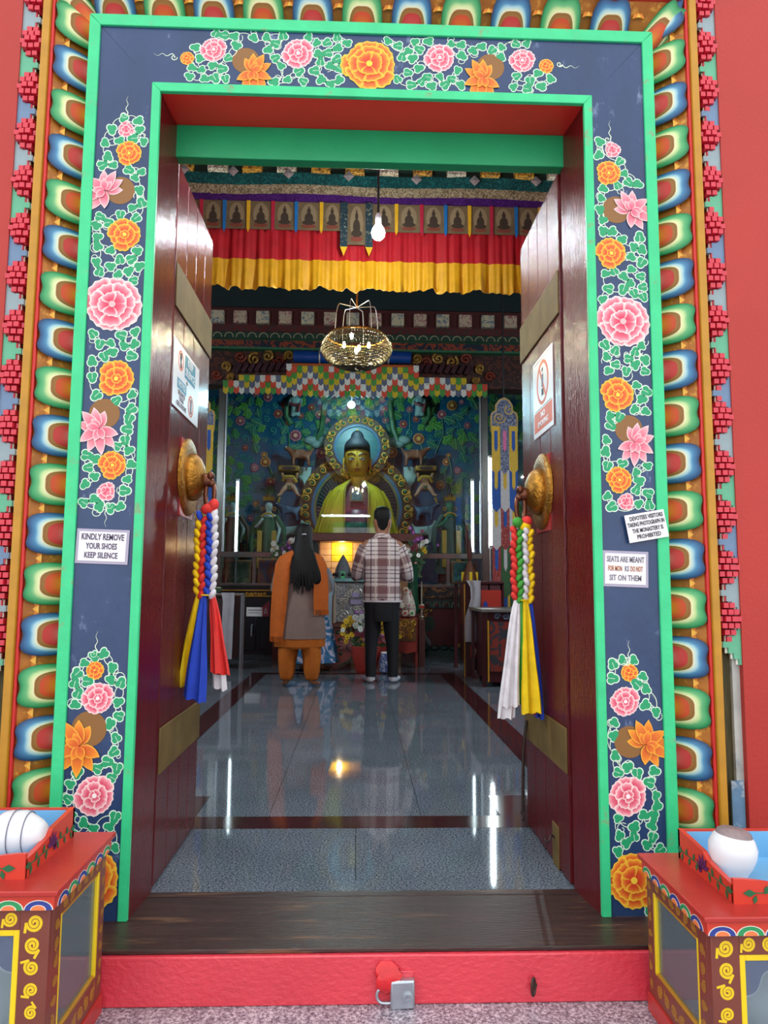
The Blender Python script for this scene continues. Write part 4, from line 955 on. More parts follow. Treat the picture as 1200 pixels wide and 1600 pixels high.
# ------------------------------------------------------------------ painted beams over the altar
AY = 10.2
za = lambda py, Y=AY: at(560, py, Y).z
xa_ = lambda px, Y=AY: at(px, 560, Y).x
ab = thing('altar_beam', (0, AY - .2, za(565)), 'tiered painted beam with square joist ends above the altar', 'beam')
MAR = pm('maroon beam paint', '#4a1a1c', rough=.5, var=.15); DGB = pm('bottle green beam paint', '#173a30', rough=.5, var=.15)
DUSK = pm('dark teal board', '#0e2428', rough=.6, var=.15)
YB0 = AY - .5
obj('upper_board', MB().box((-3.6, AY - .2, za(483, AY - .2)), (3.6, AY + .1, za(440, AY - .2))), DUSK, ab)
obj('joist_rail', MB().box((-3.6, AY - .4, za(510, AY - .4)), (3.6, AY, za(484, AY - .4))), MAR, ab)
obj('red_rail', MB().box((-3.6, AY - .46, za(521, AY - .46)), (3.6, AY, za(510, AY - .46))), brocade('maroon zigzag paint', '#5a1a1e', '#3a2a2a', 9, .5), ab)
obj('arch_rail', MB().box((-3.6, AY - .44, za(531, AY - .44)), (3.6, AY, za(521, AY - .44))), DGB, ab)
obj('flower_rail', MB().box((-3.6, AY - .36, za(545, AY - .36)), (3.6, AY, za(533, AY - .36))), brocade('painted flower rail', '#0f2034', '#8a3a20', 7, .5, .5), ab)
obj('green_rail', MB().box((-3.6, AY - .4, za(548, AY - .4)), (3.6, AY, za(545, AY - .4))), pm('mid green rail', '#2a6a4a', rough=.5), ab)
obj('green_rail', MB().box((-3.6, AY - .4, za(533, AY - .4)), (3.6, AY, za(531, AY - .4))), pm('mid green rail', '#2a6a4a', rough=.5), ab)
obj('lower_board', MB().box((-3.6, AY - .28, za(604, AY - .28)), (3.6, AY, za(548, AY - .28))), brocade('dark red carving', '#2a1216', '#5a2a1c', 8, .5), ab)
FACE = [brocade('joist face pink', '#b8a890', '#9a5a68', 14, .6, .55), brocade('joist face blue', '#c0b498', '#6a7a8a', 14, .6, .55)]
for k in range(-5, 19):
    x = xa_(374 + 35.3 * k, AY - .42); s_ = .092
    j = obj('joist_end', MB().frustum((x - s_, AY - .47, za(508, AY - .47)), (x + s_, AY - .38, za(488, AY - .47)), .006), FACE[k % 2], ab, smooth=0)
for k in range(44):
    x = -3.4 + .158 * k; b = MB(); b.tube([(x + .06 * math.cos(a), AY - .445, za(530, AY - .445) + .066 * math.sin(a)) for a in [PI * q / 8 for q in range(9)]], .008, 5)
    obj('painted_arch', b, pm('cream arch paint', '#9a9478', rough=.6), ab)
SCRG = pm('carved gilt scroll', '#9a7430', rough=.4, metal=.3, var=.3, vscale=20); SCRR = pm('carved red scroll', '#7a2a18', rough=.5, var=.2)
for sgn in (-1, 1):
    for i, (px, py, r) in enumerate(((375, 557, 9), (397, 561, 10), (418, 556, 9), (436, 563, 9), (452, 556, 8), (352, 572, 8), (338, 585, 8), (360, 590, 6))):
        X_ = px if sgn < 0 else 1103 - px; P_ = at(X_, py + (0 if sgn < 0 else 4), AY - .32); kk = AY / F
        b = MB(); b.tube(spiral((P_.x, P_.z), r * kk, 1.5, i, sgn * (1 if i % 2 else -1), 26, .1, y=AY - .32), .02, 6, flat=(1, .9, 1)); obj('carved_scroll', b, SCRG if i % 3 else SCRR, ab)
    for i in range(9):
        px = 372 + i * 10.5; X_ = px if sgn < 0 else 1103 - px; P_ = at(X_, 576 + (3 if sgn > 0 else 0) + (8 - abs(i - 6)) * -.4, AY - .34)
        obj('carved_slat', MB().box((-.03, -.03, -.07), (.03, .03, .07), Matrix.Translation(P_) @ Matrix.Rotation(.5, 4, 'Y')), pm('plum carving', '#3a1624', rough=.4), ab, bevel=.006)
# rolled blue cloth hung behind the chandelier
for px0, px1 in ((459, 540), (572, 642)):
    a = at(px0, 557, AY - .5); c = at(px1, 559, AY - .5); t = thing('rolled_blue_cloth', ((a.x + c.x) / 2, AY - .5, a.z), 'rolled shiny blue cloth %s the chandelier above the flag garland' % ('left of' if px0 < 500 else 'right of'), 'cloth roll')
    obj('roll', MB().tube([a, (a + c) / 2, c], .085, 14), pm('blue satin', '#123e86', rough=.25, var=.15, vscale=6), t)
    obj('silver_tie', MB().tube([((a.x + c.x) / 2 + .02 * u, AY - .5 + .09 * math.cos(q), a.z + .09 * math.sin(q)) for u, q in [(0, 2 * PI * j / 14) for j in range(14)]], .012, 5, closed=True), SILV, t)
# flag garland
ga = thing('flag_garland', (0, AY - .52, za(575)), 'zigzag garland of small white, red, green, yellow and blue flags over the altar', 'garland')
GC = [pm('flag ' + n, c, rough=.65, var=.25, vscale=50) for n, c in (('white', '#cfd2cc'), ('red', '#c8452c'), ('green', '#3f8a3c'), ('yellow', '#c8ac1c'), ('slate', '#565f78'))]
GY = AY - .55; kk = GY / F; fw_ = 8.25 * kk; fh = 9.6 * kk
FLAG = [MB().poly([(-fw_ * .52, fh * .55), (-fw_ * .52, -fh * .35), (0, -fh * .75), (fw_ * .52, -fh * .35), (fw_ * .52, fh * .55)], -.008, .004).mesh('flag', m, 0) for m in GC]
obj('top_ribbon', MB().box((xa_(455, GY), GY - .02, za(573, GY)), (xa_(648, GY), GY + .02, za(570, GY))), pm('orange ribbon', '#b0501c', rough=.6), ga)
for c in range(-24, 26):
    px = 551 + 8.25 * c
    tri = abs(((c + 400) % 8) - 4)
    drop = 0 if abs(c) < 12 else (abs(c) - 11) * 1.0
    n0 = 0 if abs(c) < 13 else (2 if abs(c) < 22 else 3)
    for r in range(n0, 5):
        P_ = at(px, 579 + r * 9 - (0 if abs(c) < 12 else 3) + (c * .12), GY)
        put('flag', FLAG[(r + tri) % 5], ga, Matrix.Translation((P_.x, GY - .006 * (5 - r) + random.uniform(-.004, .004), P_.z)) @ Matrix.Rotation(random.uniform(-.12, .12), 4, 'X'))
# ------------------------------------------------------------------ hanging patchwork banners
BB = brocade('blue silver brocade', '#1c2c5a', '#8a94a8', 40, .5, .53)
BM = {'y': cl('banner gold', '#c9a63a'), 'b': BB, 'B': cl('banner blue', '#1f4fa0'), 'w': cl('banner white', '#b9b8bc'), 'r': brocade('red brocade', '#8a2028', '#a86a5a', 30, .6, .6), 'g': cl('banner green', '#2f5a34'), 'm': brocade('maroon brocade', '#6a1a26', '#8a5a50', 30, .6, .6), 'p': cl('banner pink', '#d06a9a')}
def banner(lab, px, Y, dz, tiers):
    kk = Y / F; c = at(px, 640, Y); t = thing('hanging_banner', (c.x, Y, c.z - 300 * kk), lab, 'banner')
    w_ = 13.4 * kk
    z0 = c.z + dz
    pts = [(-21, -36), (-21, -12), (-19, -6), (-13, -3), (-13, 6), (-8, 14), (0, 18), (8, 14), (13, 6), (13, -3), (19, -6), (21, -12), (21, -36)]
    h = obj('cloud_head', MB().poly([(c.x + a * kk, z0 + b_ * kk) for a, b_ in pts][::-1], Y - .015, Y + .015), BB, t)
    tr = MB(); P = [(c.x + a * kk, Y - .018, z0 + b_ * kk) for a, b_ in pts]; tr.tube(P + [P[0]], .012, 5); tr.tube(spiral((c.x - 8 * kk, z0 - 14 * kk), 10 * kk, 1.6, 0, 1, 24, y=Y - .02), .01, 5); tr.tube(spiral((c.x + 9 * kk, z0 - 2 * kk), 9 * kk, 1.2, 2, -1, 24, y=Y - .02), .01, 5); obj('cord_trim', tr, pm('gold cord', '#b89a60', rough=.5), h)
    obj('hanging_cord', MB().tube([(c.x, Y, z0 + 17 * kk), (c.x, Y, 5.6)], .012, 6), BLACK, t)
    z = z0 - 36 * kk
    for ti, (cols, hh) in enumerate(tiers):
        for i, ch in enumerate(cols):
            x = c.x + (i - 1) * 14 * kk; yo = Y - .004 - .006 * (len(tiers) - ti)
            o = [(x - w_ / 2, z + .06), (x - w_ / 2, z - hh * kk), (x, z - (hh + 8) * kk), (x + w_ / 2, z - hh * kk), (x + w_ / 2, z + .06)]
            tab = obj('banner_tab', MB().poly(o, yo - .006, yo + .002), BM[ch], t, smooth=0)
            cc = {'y': 'B', 'b': 'p', 'B': 'y', 'w': 'y', 'r': 'B', 'g': 'w', 'm': 'B'}.get(ch, 'w')
            o = [(x - .02, z), (x - .02, z - hh * .45 * kk), (x, z - hh * .55 * kk), (x + .02, z - hh * .45 * kk), (x + .02, z)]
            obj('tab_stripe', MB().poly(o, yo - .009, yo - .006), BM[cc], tab, smooth=0)
        z -= hh * kk
    return t
TI = [('yby', 62), ('BwB', 60), ('wrw', 60), ('rgm', 75), ('gyg', 60)]
banner('tall patchwork banner with blue cloud head hanging right of the altar glass', 787, 8.6, 0, TI)
banner('tall patchwork banner half hidden behind the left door leaf', 315, 8.6, .02, [('pby', 62), ('BwB', 60), ('wrw', 60), ('rgm', 75)])
# tube lights
def tubelight(lab, p0, p1, s_, power, r=.014):
    t = thing('tube_light', tuple(p0), lab, 'tube light')
    obj('glowing_tube', MB().tube([p0, p1], r, 8), glow('tube glow %g' % s_, '#e8fbff', s_), t)
    d = (Vector(p1) - Vector(p0)).normalized()
    for e, o in ((p0, -1), (p1, 1)): obj('tube_cap', MB().tube([Vector(e), Vector(e) + d * .03 * o], r * 1.15, 8), STEEL, t)
    x0, x1 = sorted((p0[0], p1[0])); z0, z1 = sorted((p0[2], p1[2]))
    obj('batten', MB().box((p0[0] - .022, p0[1] + .02, z0 - .04), (p0[0] + .022, p0[1] + .05, z1 + .04)), WHITE, t)
    obj('stand_pole', MB().tube([(p0[0], p0[1] + .035, 0 if p0[1] < 10 else .96), (p0[0], p0[1] + .035, z0)], .014, 8), STEEL, t)
    if power: lamp('tube_lamp', ((p0[0] + p1[0]) / 2, p0[1] - .03, (z0 + z1) / 2), power, '#d8f4ff', t, .1)
a = at(767, 852, 9.0); c = at(767, 716, 9.0); tubelight('bright vertical tube light beside the patchwork banner', (a.x, 9.0, a.z), (a.x, 9.0, c.z), 70, 0)
for x0_, x1_, nm in ((-.92, .25, 'over the doorway'),):   # on the inner front wall; the first shows in the altar glass
    t = thing('tube_light', (x0_, 2.45, 2.66), 'horizontal tube light on the inner front wall ' + nm, 'tube light')
    obj('glowing_tube', MB().tube([(x0_, 2.45, 2.68), (x1_, 2.45, 2.68)], .016, 8), glow('wall tube glow', '#eafaff', FRONT_E), t); obj('batten', MB().box((x0_ - .04, 2.37, 2.655), (x1_ + .04, 2.43, 2.705)), WHITE, t)
for sg in (-1, 1):                                       # added unseen fill tubes that brighten the hall, hidden beyond the door leaves
    x = sg * 3.54; t = thing('tube_light', (x, 4.9, 3.3), 'added unseen fill tube high on the %s side wall of the hall' % ('left' if sg < 0 else 'right'), 'tube light')
    obj('glowing_tube', MB().tube([(x, 4.9, 3.32), (x, 6.1, 3.32)], .016, 8), glow('added fill glow', '#eafaff', FILL_E), t); xa, xb = sorted((sg * 3.6, sg * 3.565)); obj('batten', MB().box((xa, 4.86, 3.295), (xb, 6.14, 3.345)), WHITE, t)
for px, nm in ((368, 'left'), (739, 'right')):
    a = at(px, 862, 10.4); c = at(px, 752, 10.4); tubelight('slim vertical tube light at the %s inside the altar glass' % nm, (a.x, 10.4, a.z), (a.x, 10.4, c.z), 9, 0, .009)
# ------------------------------------------------------------------ altar: backdrop, statue, glass case
BY_ = 11.7
kb = BY_ / F
TEALB = pm('teal lacquer board', '#0c4a66', rough=.3, var=.2, vscale=3, bump=.1)
zb_ = lambda py: at(558, py, BY_).z
bd_ = thing('altar_backdrop', (0, BY_ + .05, .2), 'dark teal altar panel carved with flowers, leaves and vines', 'altar panel')
obj('board', MB().box((-3.5, BY_, .2), (3.5, BY_ + .1, zb_(585))), TEALB, bd_)
def rosette(name, c1, c2, c3, lob=.1, nl=10):
    b = MB(); b.color(c1).disc((0, 0), 1, -.22, 0, 30, lob, nl); b.color(c2).disc((0, 0), .72, -.34, -.2, 20); b.color(c1).disc((0, 0), .46, -.44, -.3, 16); b.color(c3).disc((0, 0), .24, -.55, -.4, 12)
    return b.mesh(name, VC, 30)
ROS = [rosette('flower', '#b0606c', '#6a2434', '#d8b070'), rosette('flower', '#b87a40', '#7a3a20', '#d8b050', .06, 12), rosette('flower', '#8a3a50', '#c07a80', '#d0b0a0', .12, 3), rosette('flower', '#a84a3a', '#5a1a24', '#c89a60', .1, 6)]
def rleaf(name, c1, c2):
    b = MB(); n = 9; up = []; dn = []
    for i in range(n):
        t = i / (n - 1); w_ = .36 * math.sin(PI * t ** .8) * (1 + .28 * math.sin(t * 19)); up.append((t, w_)); dn.append((t, -w_))
    b.color(c2).poly((dn + up[::-1]), -.10, 0); b.color(c1).poly([(x * .9 + .04, z * .68) for x, z in dn + up[::-1]], -.2, -.08)
    b.color('#8fae6a').poly([(0, -.02), (.9, -.01), (.9, .01), (0, .02)], -.24, -.2)
    return b.mesh(name, VC, 30)
RLF = [rleaf('carved_leaf', '#1f6a3c', '#3f8a3a'), rleaf('carved_leaf', '#17604e', '#2f7a6a'), rleaf('carved_leaf', '#2f7a2c', '#6a9a3a')]
CURL = MB(); CURL.color('#2f8a7a').tube(spiral((0, 0), 1, 1.4, 0, 1, 20, .12), .13, 5, flat=(1, .8, 1)); CURLM = CURL.mesh('carved_curl', VC, 60)
fl_ = [(400, 616, 5, 0), (419, 621, 7, 0), (435, 647, 7, 3), (376, 658, 7, 0), (462, 681, 9, 0), (445, 633, 6, 3), (487, 637, 6, 3), (499, 648, 6, 0), (511, 657, 5, 2), (451, 660, 5, 1), (503, 708, 9, 0), (415, 722, 8, 1), (413, 711, 5, 1), (398, 731, 7, 2), (423, 753, 7, 0), (391, 810, 5, 0), (400, 787, 5, 1), (383, 700, 5, 3), (470, 650, 5, 3),
       (706, 634, 8, 1), (690, 648, 7, 0), (662, 636, 6, 3), (654, 686, 9, 1), (630, 663, 6, 3), (602, 657, 5, 0), (597, 626, 5, 2), (612, 707, 9, 1), (715, 735, 6, 2), (688, 758, 7, 1), (697, 722, 6, 1), (701, 712, 4, 1), (730, 665, 5, 0), (640, 640, 5, 0), (650, 655, 5, 3), (600, 640, 5, 0), (721, 628, 4, 2)]
occ = []
for px, py, r, k in fl_:
    p = at(px, py, BY_); put('flower', ROS[k], bd_, Matrix.Translation((p.x, BY_, p.z)) @ Matrix.Diagonal((r * kb, r * kb, r * kb, 1))); occ.append((px, py, r + 3))
def blocked(px, py):
    if ((px - 558) / 96) ** 2 + ((py - 790) / 92) ** 2 < 1 or ((px - 558) / 56) ** 2 + ((py - 702) / 56) ** 2 < 1: return True
    for cx in (455, 660):
        if abs(px - cx) < 32 and py > 700: return True
    return abs(px - 420) < 16 and py > 770 or abs(px - 703) < 18 and py > 770
rnd = random.Random(21); L2 = []
stemb = MB()
for _ in range(5000):
    px, py = rnd.uniform(290, 830), rnd.uniform(620, 862)
    if blocked(px, py) or any((px - a) ** 2 + (py - c) ** 2 < (r + 5) ** 2 for a, c, r in occ): continue
    occ.append((px, py, 6)); L2.append((px, py))
for i, (px, py) in enumerate(L2):
    p = at(px, py, BY_)
    if i % 3 == 2:
        s_ = rnd.uniform(4, 6.5) * kb; put('carved_curl', CURLM, bd_, Matrix.Translation((p.x, BY_ - .01, p.z)) @ Matrix.Rotation(rnd.uniform(0, 6), 4, 'Y') @ Matrix.Diagonal((s_, s_, s_ * rnd.choice((-1, 1)), 1)))
    else:
        s_ = rnd.uniform(15, 22) * kb; a = -PI / 2 + rnd.uniform(-1.3, 1.3); put('carved_leaf', RLF[rnd.randrange(3)], bd_, Matrix.Translation((p.x, BY_ - .005, p.z)) @ Matrix.Rotation(a, 4, 'Y') @ Matrix.Translation((-.4 * s_, 0, 0)) @ Matrix.Diagonal((s_, s_ * .6, s_ * .95, 1)))
for px, py, r, k in fl_[::2]:
    p = at(px, py, BY_); q_ = at(px + (18 if px < 558 else -18) * rnd.uniform(-.6, 1), py + 60, BY_)
    stemb.tube([(p.x, BY_ - .01, p.z), ((p.x + q_.x) / 2 + .08, BY_ - .012, (p.z + q_.z) / 2), (q_.x, BY_ - .01, q_.z)], .013, 5)
obj('thin_stem', stemb, pm('carved green stem', '#1f6a50', rough=.5), bd_)
for sgn in (-1, 1):                                     # big tree stems and the medallion they carry
    pts = [(496, 690), (503, 672), (506, 650), (508, 630), (500, 618), (487, 613), (472, 613), (458, 619), (449, 634), (449, 652), (456, 664)]
    P_ = [at(px if sgn < 0 else 1117 - px, py, BY_) for px, py in pts]
    obj('tree_stem', MB().tube([(a.x, BY_ - .05, a.z) for a in P_], .045, 7), pm('carved olive stem', '#3a6a44', rough=.5, var=.2), bd_)
    pale = pm('pale carved plaster', '#7f9a96', rough=.5, var=.15)
    for dx, dy, r in ((486, 689, 11), (505, 690, 9), (495, 695, 10)):
        a = at(dx if sgn < 0 else 1117 - dx, dy, BY_); obj('pale_leaf', MB().ball((a.x, BY_ - .05, a.z), (r * kb, .06, 7 * kb), 10, 6), pale, bd_)
    # celestial figure inside the loop
    f = at(463 if sgn < 0 else 654, 632, BY_); u = kb * .9; f.y -= .05
    V = [(f.x, f.y - .08, f.z - 4 * u, 7 * u), (f.x, f.y - .08, f.z + 6 * u, 7.5 * u), (f.x, f.y - .09, f.z + 11 * u, 3 * u), (f.x, f.y - .1, f.z + 15 * u, 4.6 * u), (f.x - 9 * u, f.y - .1, f.z + 4 * u, 3 * u), (f.x - 12 * u, f.y - .14, f.z - 8 * u, 2.3 * u), (f.x + 9 * u, f.y - .1, f.z + 4 * u, 3 * u), (f.x + 9 * u, f.y - .16, f.z - 8 * u, 2.3 * u), (f.x, f.y - .08, f.z - 14 * u, 7 * u), (f.x - 6 * u, f.y - .1, f.z - 26 * u, 4 * u), (f.x + 7 * u, f.y - .1, f.z - 25 * u, 4 * u)]
    c_ = tag(skin('celestial_figure', V, [(0, 1), (1, 2), (2, 3), (1, 4), (4, 5), (1, 6), (6, 7), (0, 8), (8, 9), (8, 10)], pale, None, 1), 'small pale celestial figure carved high on the teal panel, %s of the Buddha' % ('left' if sgn < 0 else 'right'), 'carving')
    obj('red_sash', MB().tube([(f.x - 9 * u, f.y - .2, f.z - 4 * u), (f.x, f.y - .22, f.z - 9 * u), (f.x + 9 * u, f.y - .2, f.z - 5 * u), (f.x + 6 * u, f.y - .2, f.z - 20 * u)], 2.6 * u, 7), pm('carved red sash', '#7a2f34', rough=.5), c_)

# mandorla
zl0 = za(912)
MY = 11.45; km = MY / F
GILT = pm('gilded carving', '#c8983c', rough=.35, metal=.4, var=.35, vscale=25, bump=.3, bscale=40)
cx = at(558, 720, MY).x; zh = at(558, 702, MY).z; zbod = at(558, 795, MY).z
ma = thing('mandorla', (cx, MY, zbod - 60 * km), 'round gilded halo and aureole of scrolls behind the Buddha', 'halo')
DKN = pm('black blue field', '#0b1a24', rough=.5, var=.2)
def ringband(name, c, r0, r1, y0, y1, mat, a0=0, a1=2 * PI, n=60, par=None):
    b = MB(); rr = []
    for i in range(n + 1):
        a = a0 + (a1 - a0) * i / n; ca, sa = math.cos(a), math.sin(a)
        rr.append([(c[0] + r0 * ca, y0, c[1] + r0 * sa), (c[0] + r1 * ca, y0, c[1] + r1 * sa), (c[0] + r1 * ca, y1, c[1] + r1 * sa), (c[0] + r0 * ca, y1, c[1] + r0 * sa)])
    return obj(name, b.loft(rr), mat, par or ma, smooth=40)
obj('support_post', MB().box((cx - .3, MY + .0, zl0 - .02), (cx + .3, MY + .06, zbod - 50 * km)), DKN, ma)
obj('aureole_field', MB().disc((cx, zbod), 74 * km, MY, MY + .06, 48), DKN, ma)
obj('halo_field', MB().disc((cx, zh), 34 * km, MY - .13, MY - .08, 40), pm('teal halo', '#0f6a6e', rough=.35, var=.1), ma)
A0, A1 = -.55, PI + .55
ringband('aureole_band', (cx, zbod), 71 * km, 90 * km, MY - .03, MY + .06, pm('dark gilt ground', '#4a3216', rough=.5, var=.2), A0, A1)
ringband('aureole_bead', (cx, zbod), 67 * km, 71 * km, MY - .05, MY + .06, pm('blue bead paint', '#1f5f86', rough=.4), A0, A1)
ringband('aureole_rim', (cx, zbod), 63.5 * km, 67 * km, MY - .04, MY + .06, pm('olive gilt', '#6a6a3a', rough=.45), A0, A1)
ringband('halo_band', (cx, zh), 36.5 * km, 52 * km, MY - .15, MY - .02, pm('dark gilt ground', '#4a3216'))
ringband('halo_bead', (cx, zh), 33 * km, 36.5 * km, MY - .17, MY - .02, pm('blue bead paint', '#1f5f86'))
SCM = MB(); SCM.tube(spiral((0, 0), .8, 1.5, 0, 1, 20, .15), .15, 6, flat=(1, .8, 1)); SCM.tube([(.8, 0, 0), (.9, 0, -.5), (.5, 0, -1.05)], .13, 6, flat=(1, .8, 1)); SCM_ = SCM.mesh('gilt_scroll', GILT, 60)
JEW = MB().ball((0, 0, 0), (1, .7, 1), 8, 6).mesh('green_jewel', pm('green jewel', '#1f6a4a', rough=.25), 80)
for i in range(26):
    a = A0 + (A1 - A0) * (i + .5) / 26; r = 80.5 * km; x, z = cx + r * math.cos(a), zbod + r * math.sin(a)
    put('gilt_scroll', SCM_, ma, Matrix.Translation((x, MY - .05, z)) @ Matrix.Rotation(-a, 4, 'Y') @ Matrix.Diagonal((8 * km, 6 * km, 7.5 * km * (1 if i % 2 else -1), 1)))
    put('green_jewel', JEW, ma, Matrix.Translation((x, MY - .06, z)) @ Matrix.Diagonal((2.6 * km, 2.6 * km, 2.6 * km, 1)))
for i in range(24):
    a = 2 * PI * i / 24; r = 44 * km; x, z = cx + r * math.cos(a), zh + r * math.sin(a)
    put('gilt_scroll', SCM_, ma, Matrix.Translation((x, MY - .17, z)) @ Matrix.Rotation(-a, 4, 'Y') @ Matrix.Diagonal((6.5 * km, 6 * km, 6.5 * km * (1 if i % 2 else -1), 1)))
    put('green_jewel', JEW, ma, Matrix.Translation((x, MY - .18, z)) @ Matrix.Diagonal((2.2 * km, 2.2 * km, 2.2 * km, 1)))
RAYM = pm('pale ray paint', '#3f6a62', rough=.5)
for i in range(46):
    a = A0 + (A1 - A0) * (i + .5) / 46
    b = MB().tube([(cx + r * km * math.cos(a + .35 * (1 - r / 63)), MY - .012, zbod + r * km * math.sin(a + .35 * (1 - r / 63))) for r in (24, 40, 50, 62)], .007, 5); obj('ray', b, RAYM, ma)

# Buddha statue
SY = 10.85; ks = SY / F; cx = at(558, 720, SY).x; Z0 = lambda py: at(558, py, SY).z
kb0 = ks; ks = kb0 * .66; Z = lambda py: Z0(704 + (py - 695) * .70)      # head scale first, the body after it
GOLD = pm('gold leaf', '#b8902a', rough=.42, metal=.35, var=.1, vscale=6)
bu = thing('buddha_statue', (cx, SY, Z(880)), 'golden seated Buddha statue in a yellow robe at the centre of the altar', 'statue')
def ring(c, rx, ry, z, n=32, a0=0, fold=0, nf=9, ph=0): return [(c[0] + rx * (1 + fold * math.sin(nf * a + ph)) * math.cos(a), c[1] + ry * (1 + fold * math.sin(nf * a + ph)) * math.sin(a), z) for a in [a0 + 2 * PI * k / n for k in range(n)]]
head = MB(); rr = []
for py, rx, ry, dy in ((757, 6, 8, -2), (753, 13, 15, -3), (748, 20, 20, -2), (740, 25, 24, -1), (730, 28, 26.5, 0), (718, 29.5, 28, 0), (706, 29.5, 28, 1), (696, 28.5, 27, 2), (691, 24, 22, 4), (688, 14, 12, 6)):
    rr.append(ring((cx, SY - .1 + dy * ks), rx * ks, ry * ks, Z(py), 36))
obj('head', head.loft(rr), GOLD, bu, smooth=80)
obj('neck', MB().loft([ring((cx, SY - .05), r * ks, r * ks * .9, Z(py)) for py, r in ((790, 22), (778, 17), (766, 16), (752, 15), (742, 16))]), GOLD, bu, smooth=80)
FYf = SY - .1 - 28 * ks
nose = MB(); nose.loft([[(cx + dx * w_ * ks, FYf + .02 - d * ks * (1 if dx == 0 else .15), Z(py)) for dx in (-1, -.5, 0, .5, 1)] for py, w_, d in ((708, 2.2, 1.5), (718, 2.6, 4), (728, 3.6, 7.5), (733, 5, 8), (735.5, 4, 4))], caps=False, closed_ring=False); obj('nose', nose, GOLD, bu, smooth=80)
lip = pm('lip paint', '#8a4a2c', rough=.35)
obj('lips', MB().ball((cx, FYf + .035, Z(741)), (7 * ks, .04, 1.5 * ks), 12, 6).ball((cx, FYf + .04, Z(744.5)), (6 * ks, .045, 1.8 * ks), 12, 6), lip, bu)
fd = lambda dx: FYf + 28 * ks * (1 - math.sqrt(max(0, 1 - (dx / 30) ** 2)))
dk = pm('dark brow line', '#2a2418', rough=.5); ew = pm('eye white', '#d8dcd8', rough=.3)
for s_ in (-1, 1):
    obj('brow', MB().tube([(cx + s_ * (4 + 18 * t) * ks, fd(4 + 18 * t) - .004, Z(714 - 6.5 * math.sin(PI * (t * .75 + .05)))) for t in [k / 8 for k in range(9)]], .009, 5), dk, bu)
    e = obj('eye', MB().ball((cx + s_ * 12.5 * ks, fd(12.5) + .012, Z(721)), (6.5 * ks, .025, 1.3 * ks), 12, 6), ew, bu)
    obj('eyelid', MB().tube([(cx + s_ * (5.5 + 14 * t) * ks, fd(5.5 + 14 * t) - .006, Z(720.5 - 2 * math.sin(PI * t))) for t in [k / 8 for k in range(9)]], .009, 5), dk, bu)
    obj('iris', MB().ball((cx + s_ * 12 * ks, fd(12) - .004, Z(721.2)), (1.8 * ks, .014, 1.1 * ks), 8, 5), pm('blue iris', '#1f3f7a', rough=.3), bu)
    obj('ear', MB().loft([ring((cx + s_ * dx * ks, SY - .08), 2.6 * ks * w_, 5 * ks * w_, Z(py), 12) for py, dx, w_ in ((712, 30, .5), (716, 31.5, 1), (726, 32, 1), (738, 32, .75), (746, 31.5, .8), (751, 31, .4))]), GOLD, bu, smooth=80)
obj('urna', MB().ball((cx, FYf + .015, Z(706)), (1.8 * ks, .02, 1.8 * ks), 8, 6), pm('urna red', '#5a2a1c'), bu)
HAIR = pm('dark blue curls', '#0a121c', rough=.7, var=.3, vscale=40, bump=1, bscale=60)
rr = [ring((cx, SY - .1 + dy * ks), rx * ks, ry * ks, Z(py), 32) for py, rx, ry, dy in ((728, 30, 18, 12), (716, 31.5, 22, 9), (704, 31.5, 25, 6), (698, 31, 29, 1.5), (694, 31, 31, -1), (686, 30, 30, -1), (679, 26, 26, -1), (673, 19, 20, -1), (670, 16, 17, -1), (663, 14.5, 15, -1), (657, 10, 10, -1), (654, 4, 4, -1))]
obj('hair', MB().loft(rr), HAIR, bu, smooth=80); obj('crown_jewel', MB().ball((cx, SY - .11, Z(653)), 2.8 * ks, 8, 6), GOLD, bu); ks = kb0; Z = Z0
obj('chest', MB().loft([ring((cx, SY), rx * ks, ry * ks, Z(py), 32) for py, rx, ry in ((880, 56, 34), (850, 50, 32), (815, 42, 28), (790, 37, 24), (772, 30, 19), (760, 20, 14), (752, 11, 11))]), pm('dusky robe', '#6e4048', rough=.5, var=.12), bu, smooth=80)
ROBE = pm('yellow statue robe', '#b8a81c', rough=.55, var=.15, vscale=6, stretch=(2, 2, .5), bump=.5, bscale=9)
for s_ in (-1, 1):
    rings = []; n = 20
    for py, rx, ry, op in ((750, 13, 13, .7), (755, 20, 17, .62), (762, 33, 22, .52), (772, 43, 26, .44), (785, 50, 29, .38), (800, 55, 32, .34), (815, 59, 34, .31), (835, 65, 38, .28), (860, 73, 42, .26), (880, 78, 44, .25)):
        out = []; inn = []
        for k in range(n):
            a = -PI / 2 + s_ * (op + (PI * .98 - op) * k / (n - 1)); f = 1 + .03 * math.sin(k * 2.6 + py * .05) + .02 * math.sin(k * 5.1)
            out.append((cx + rx * ks * f * math.cos(a), SY + ry * ks * f * math.sin(a) - .02, Z(py))); inn.append((cx + rx * ks * .94 * math.cos(a), SY + ry * ks * .94 * math.sin(a) - .02, Z(py)))
        rings.append(out + inn[::-1])
    obj('robe_side', MB().loft(rings), ROBE, bu, smooth=70)
    rim = [(p[0][0], p[0][1] - .012, p[0][2]) for p in rings]; obj('robe_hem', MB().tube(rim, .014, 6), pm('gold hem', '#8a7a2a', rough=.5), bu)
for i in range(7):
    s_ = -1 if i % 2 else 1; a = -PI / 2 + s_ * (.6 + .16 * i)
    obj('robe_fold', MB().tube([(cx + rx * ks * 1.01 * math.cos(a + s_ * .0 * q), SY + ry * ks * 1.01 * math.sin(a) - .02, Z(py)) for q, (py, rx, ry) in enumerate(((768, 40, 25), (785, 50, 29), (805, 56, 33), (835, 65, 38), (870, 75, 43)))], .018, 6), ROBE, bu)
pl = [(-9.5, -9), (-9.5, 2), (-7, 7), (0, 10), (7, 7), (9.5, 2), (9.5, -9)]
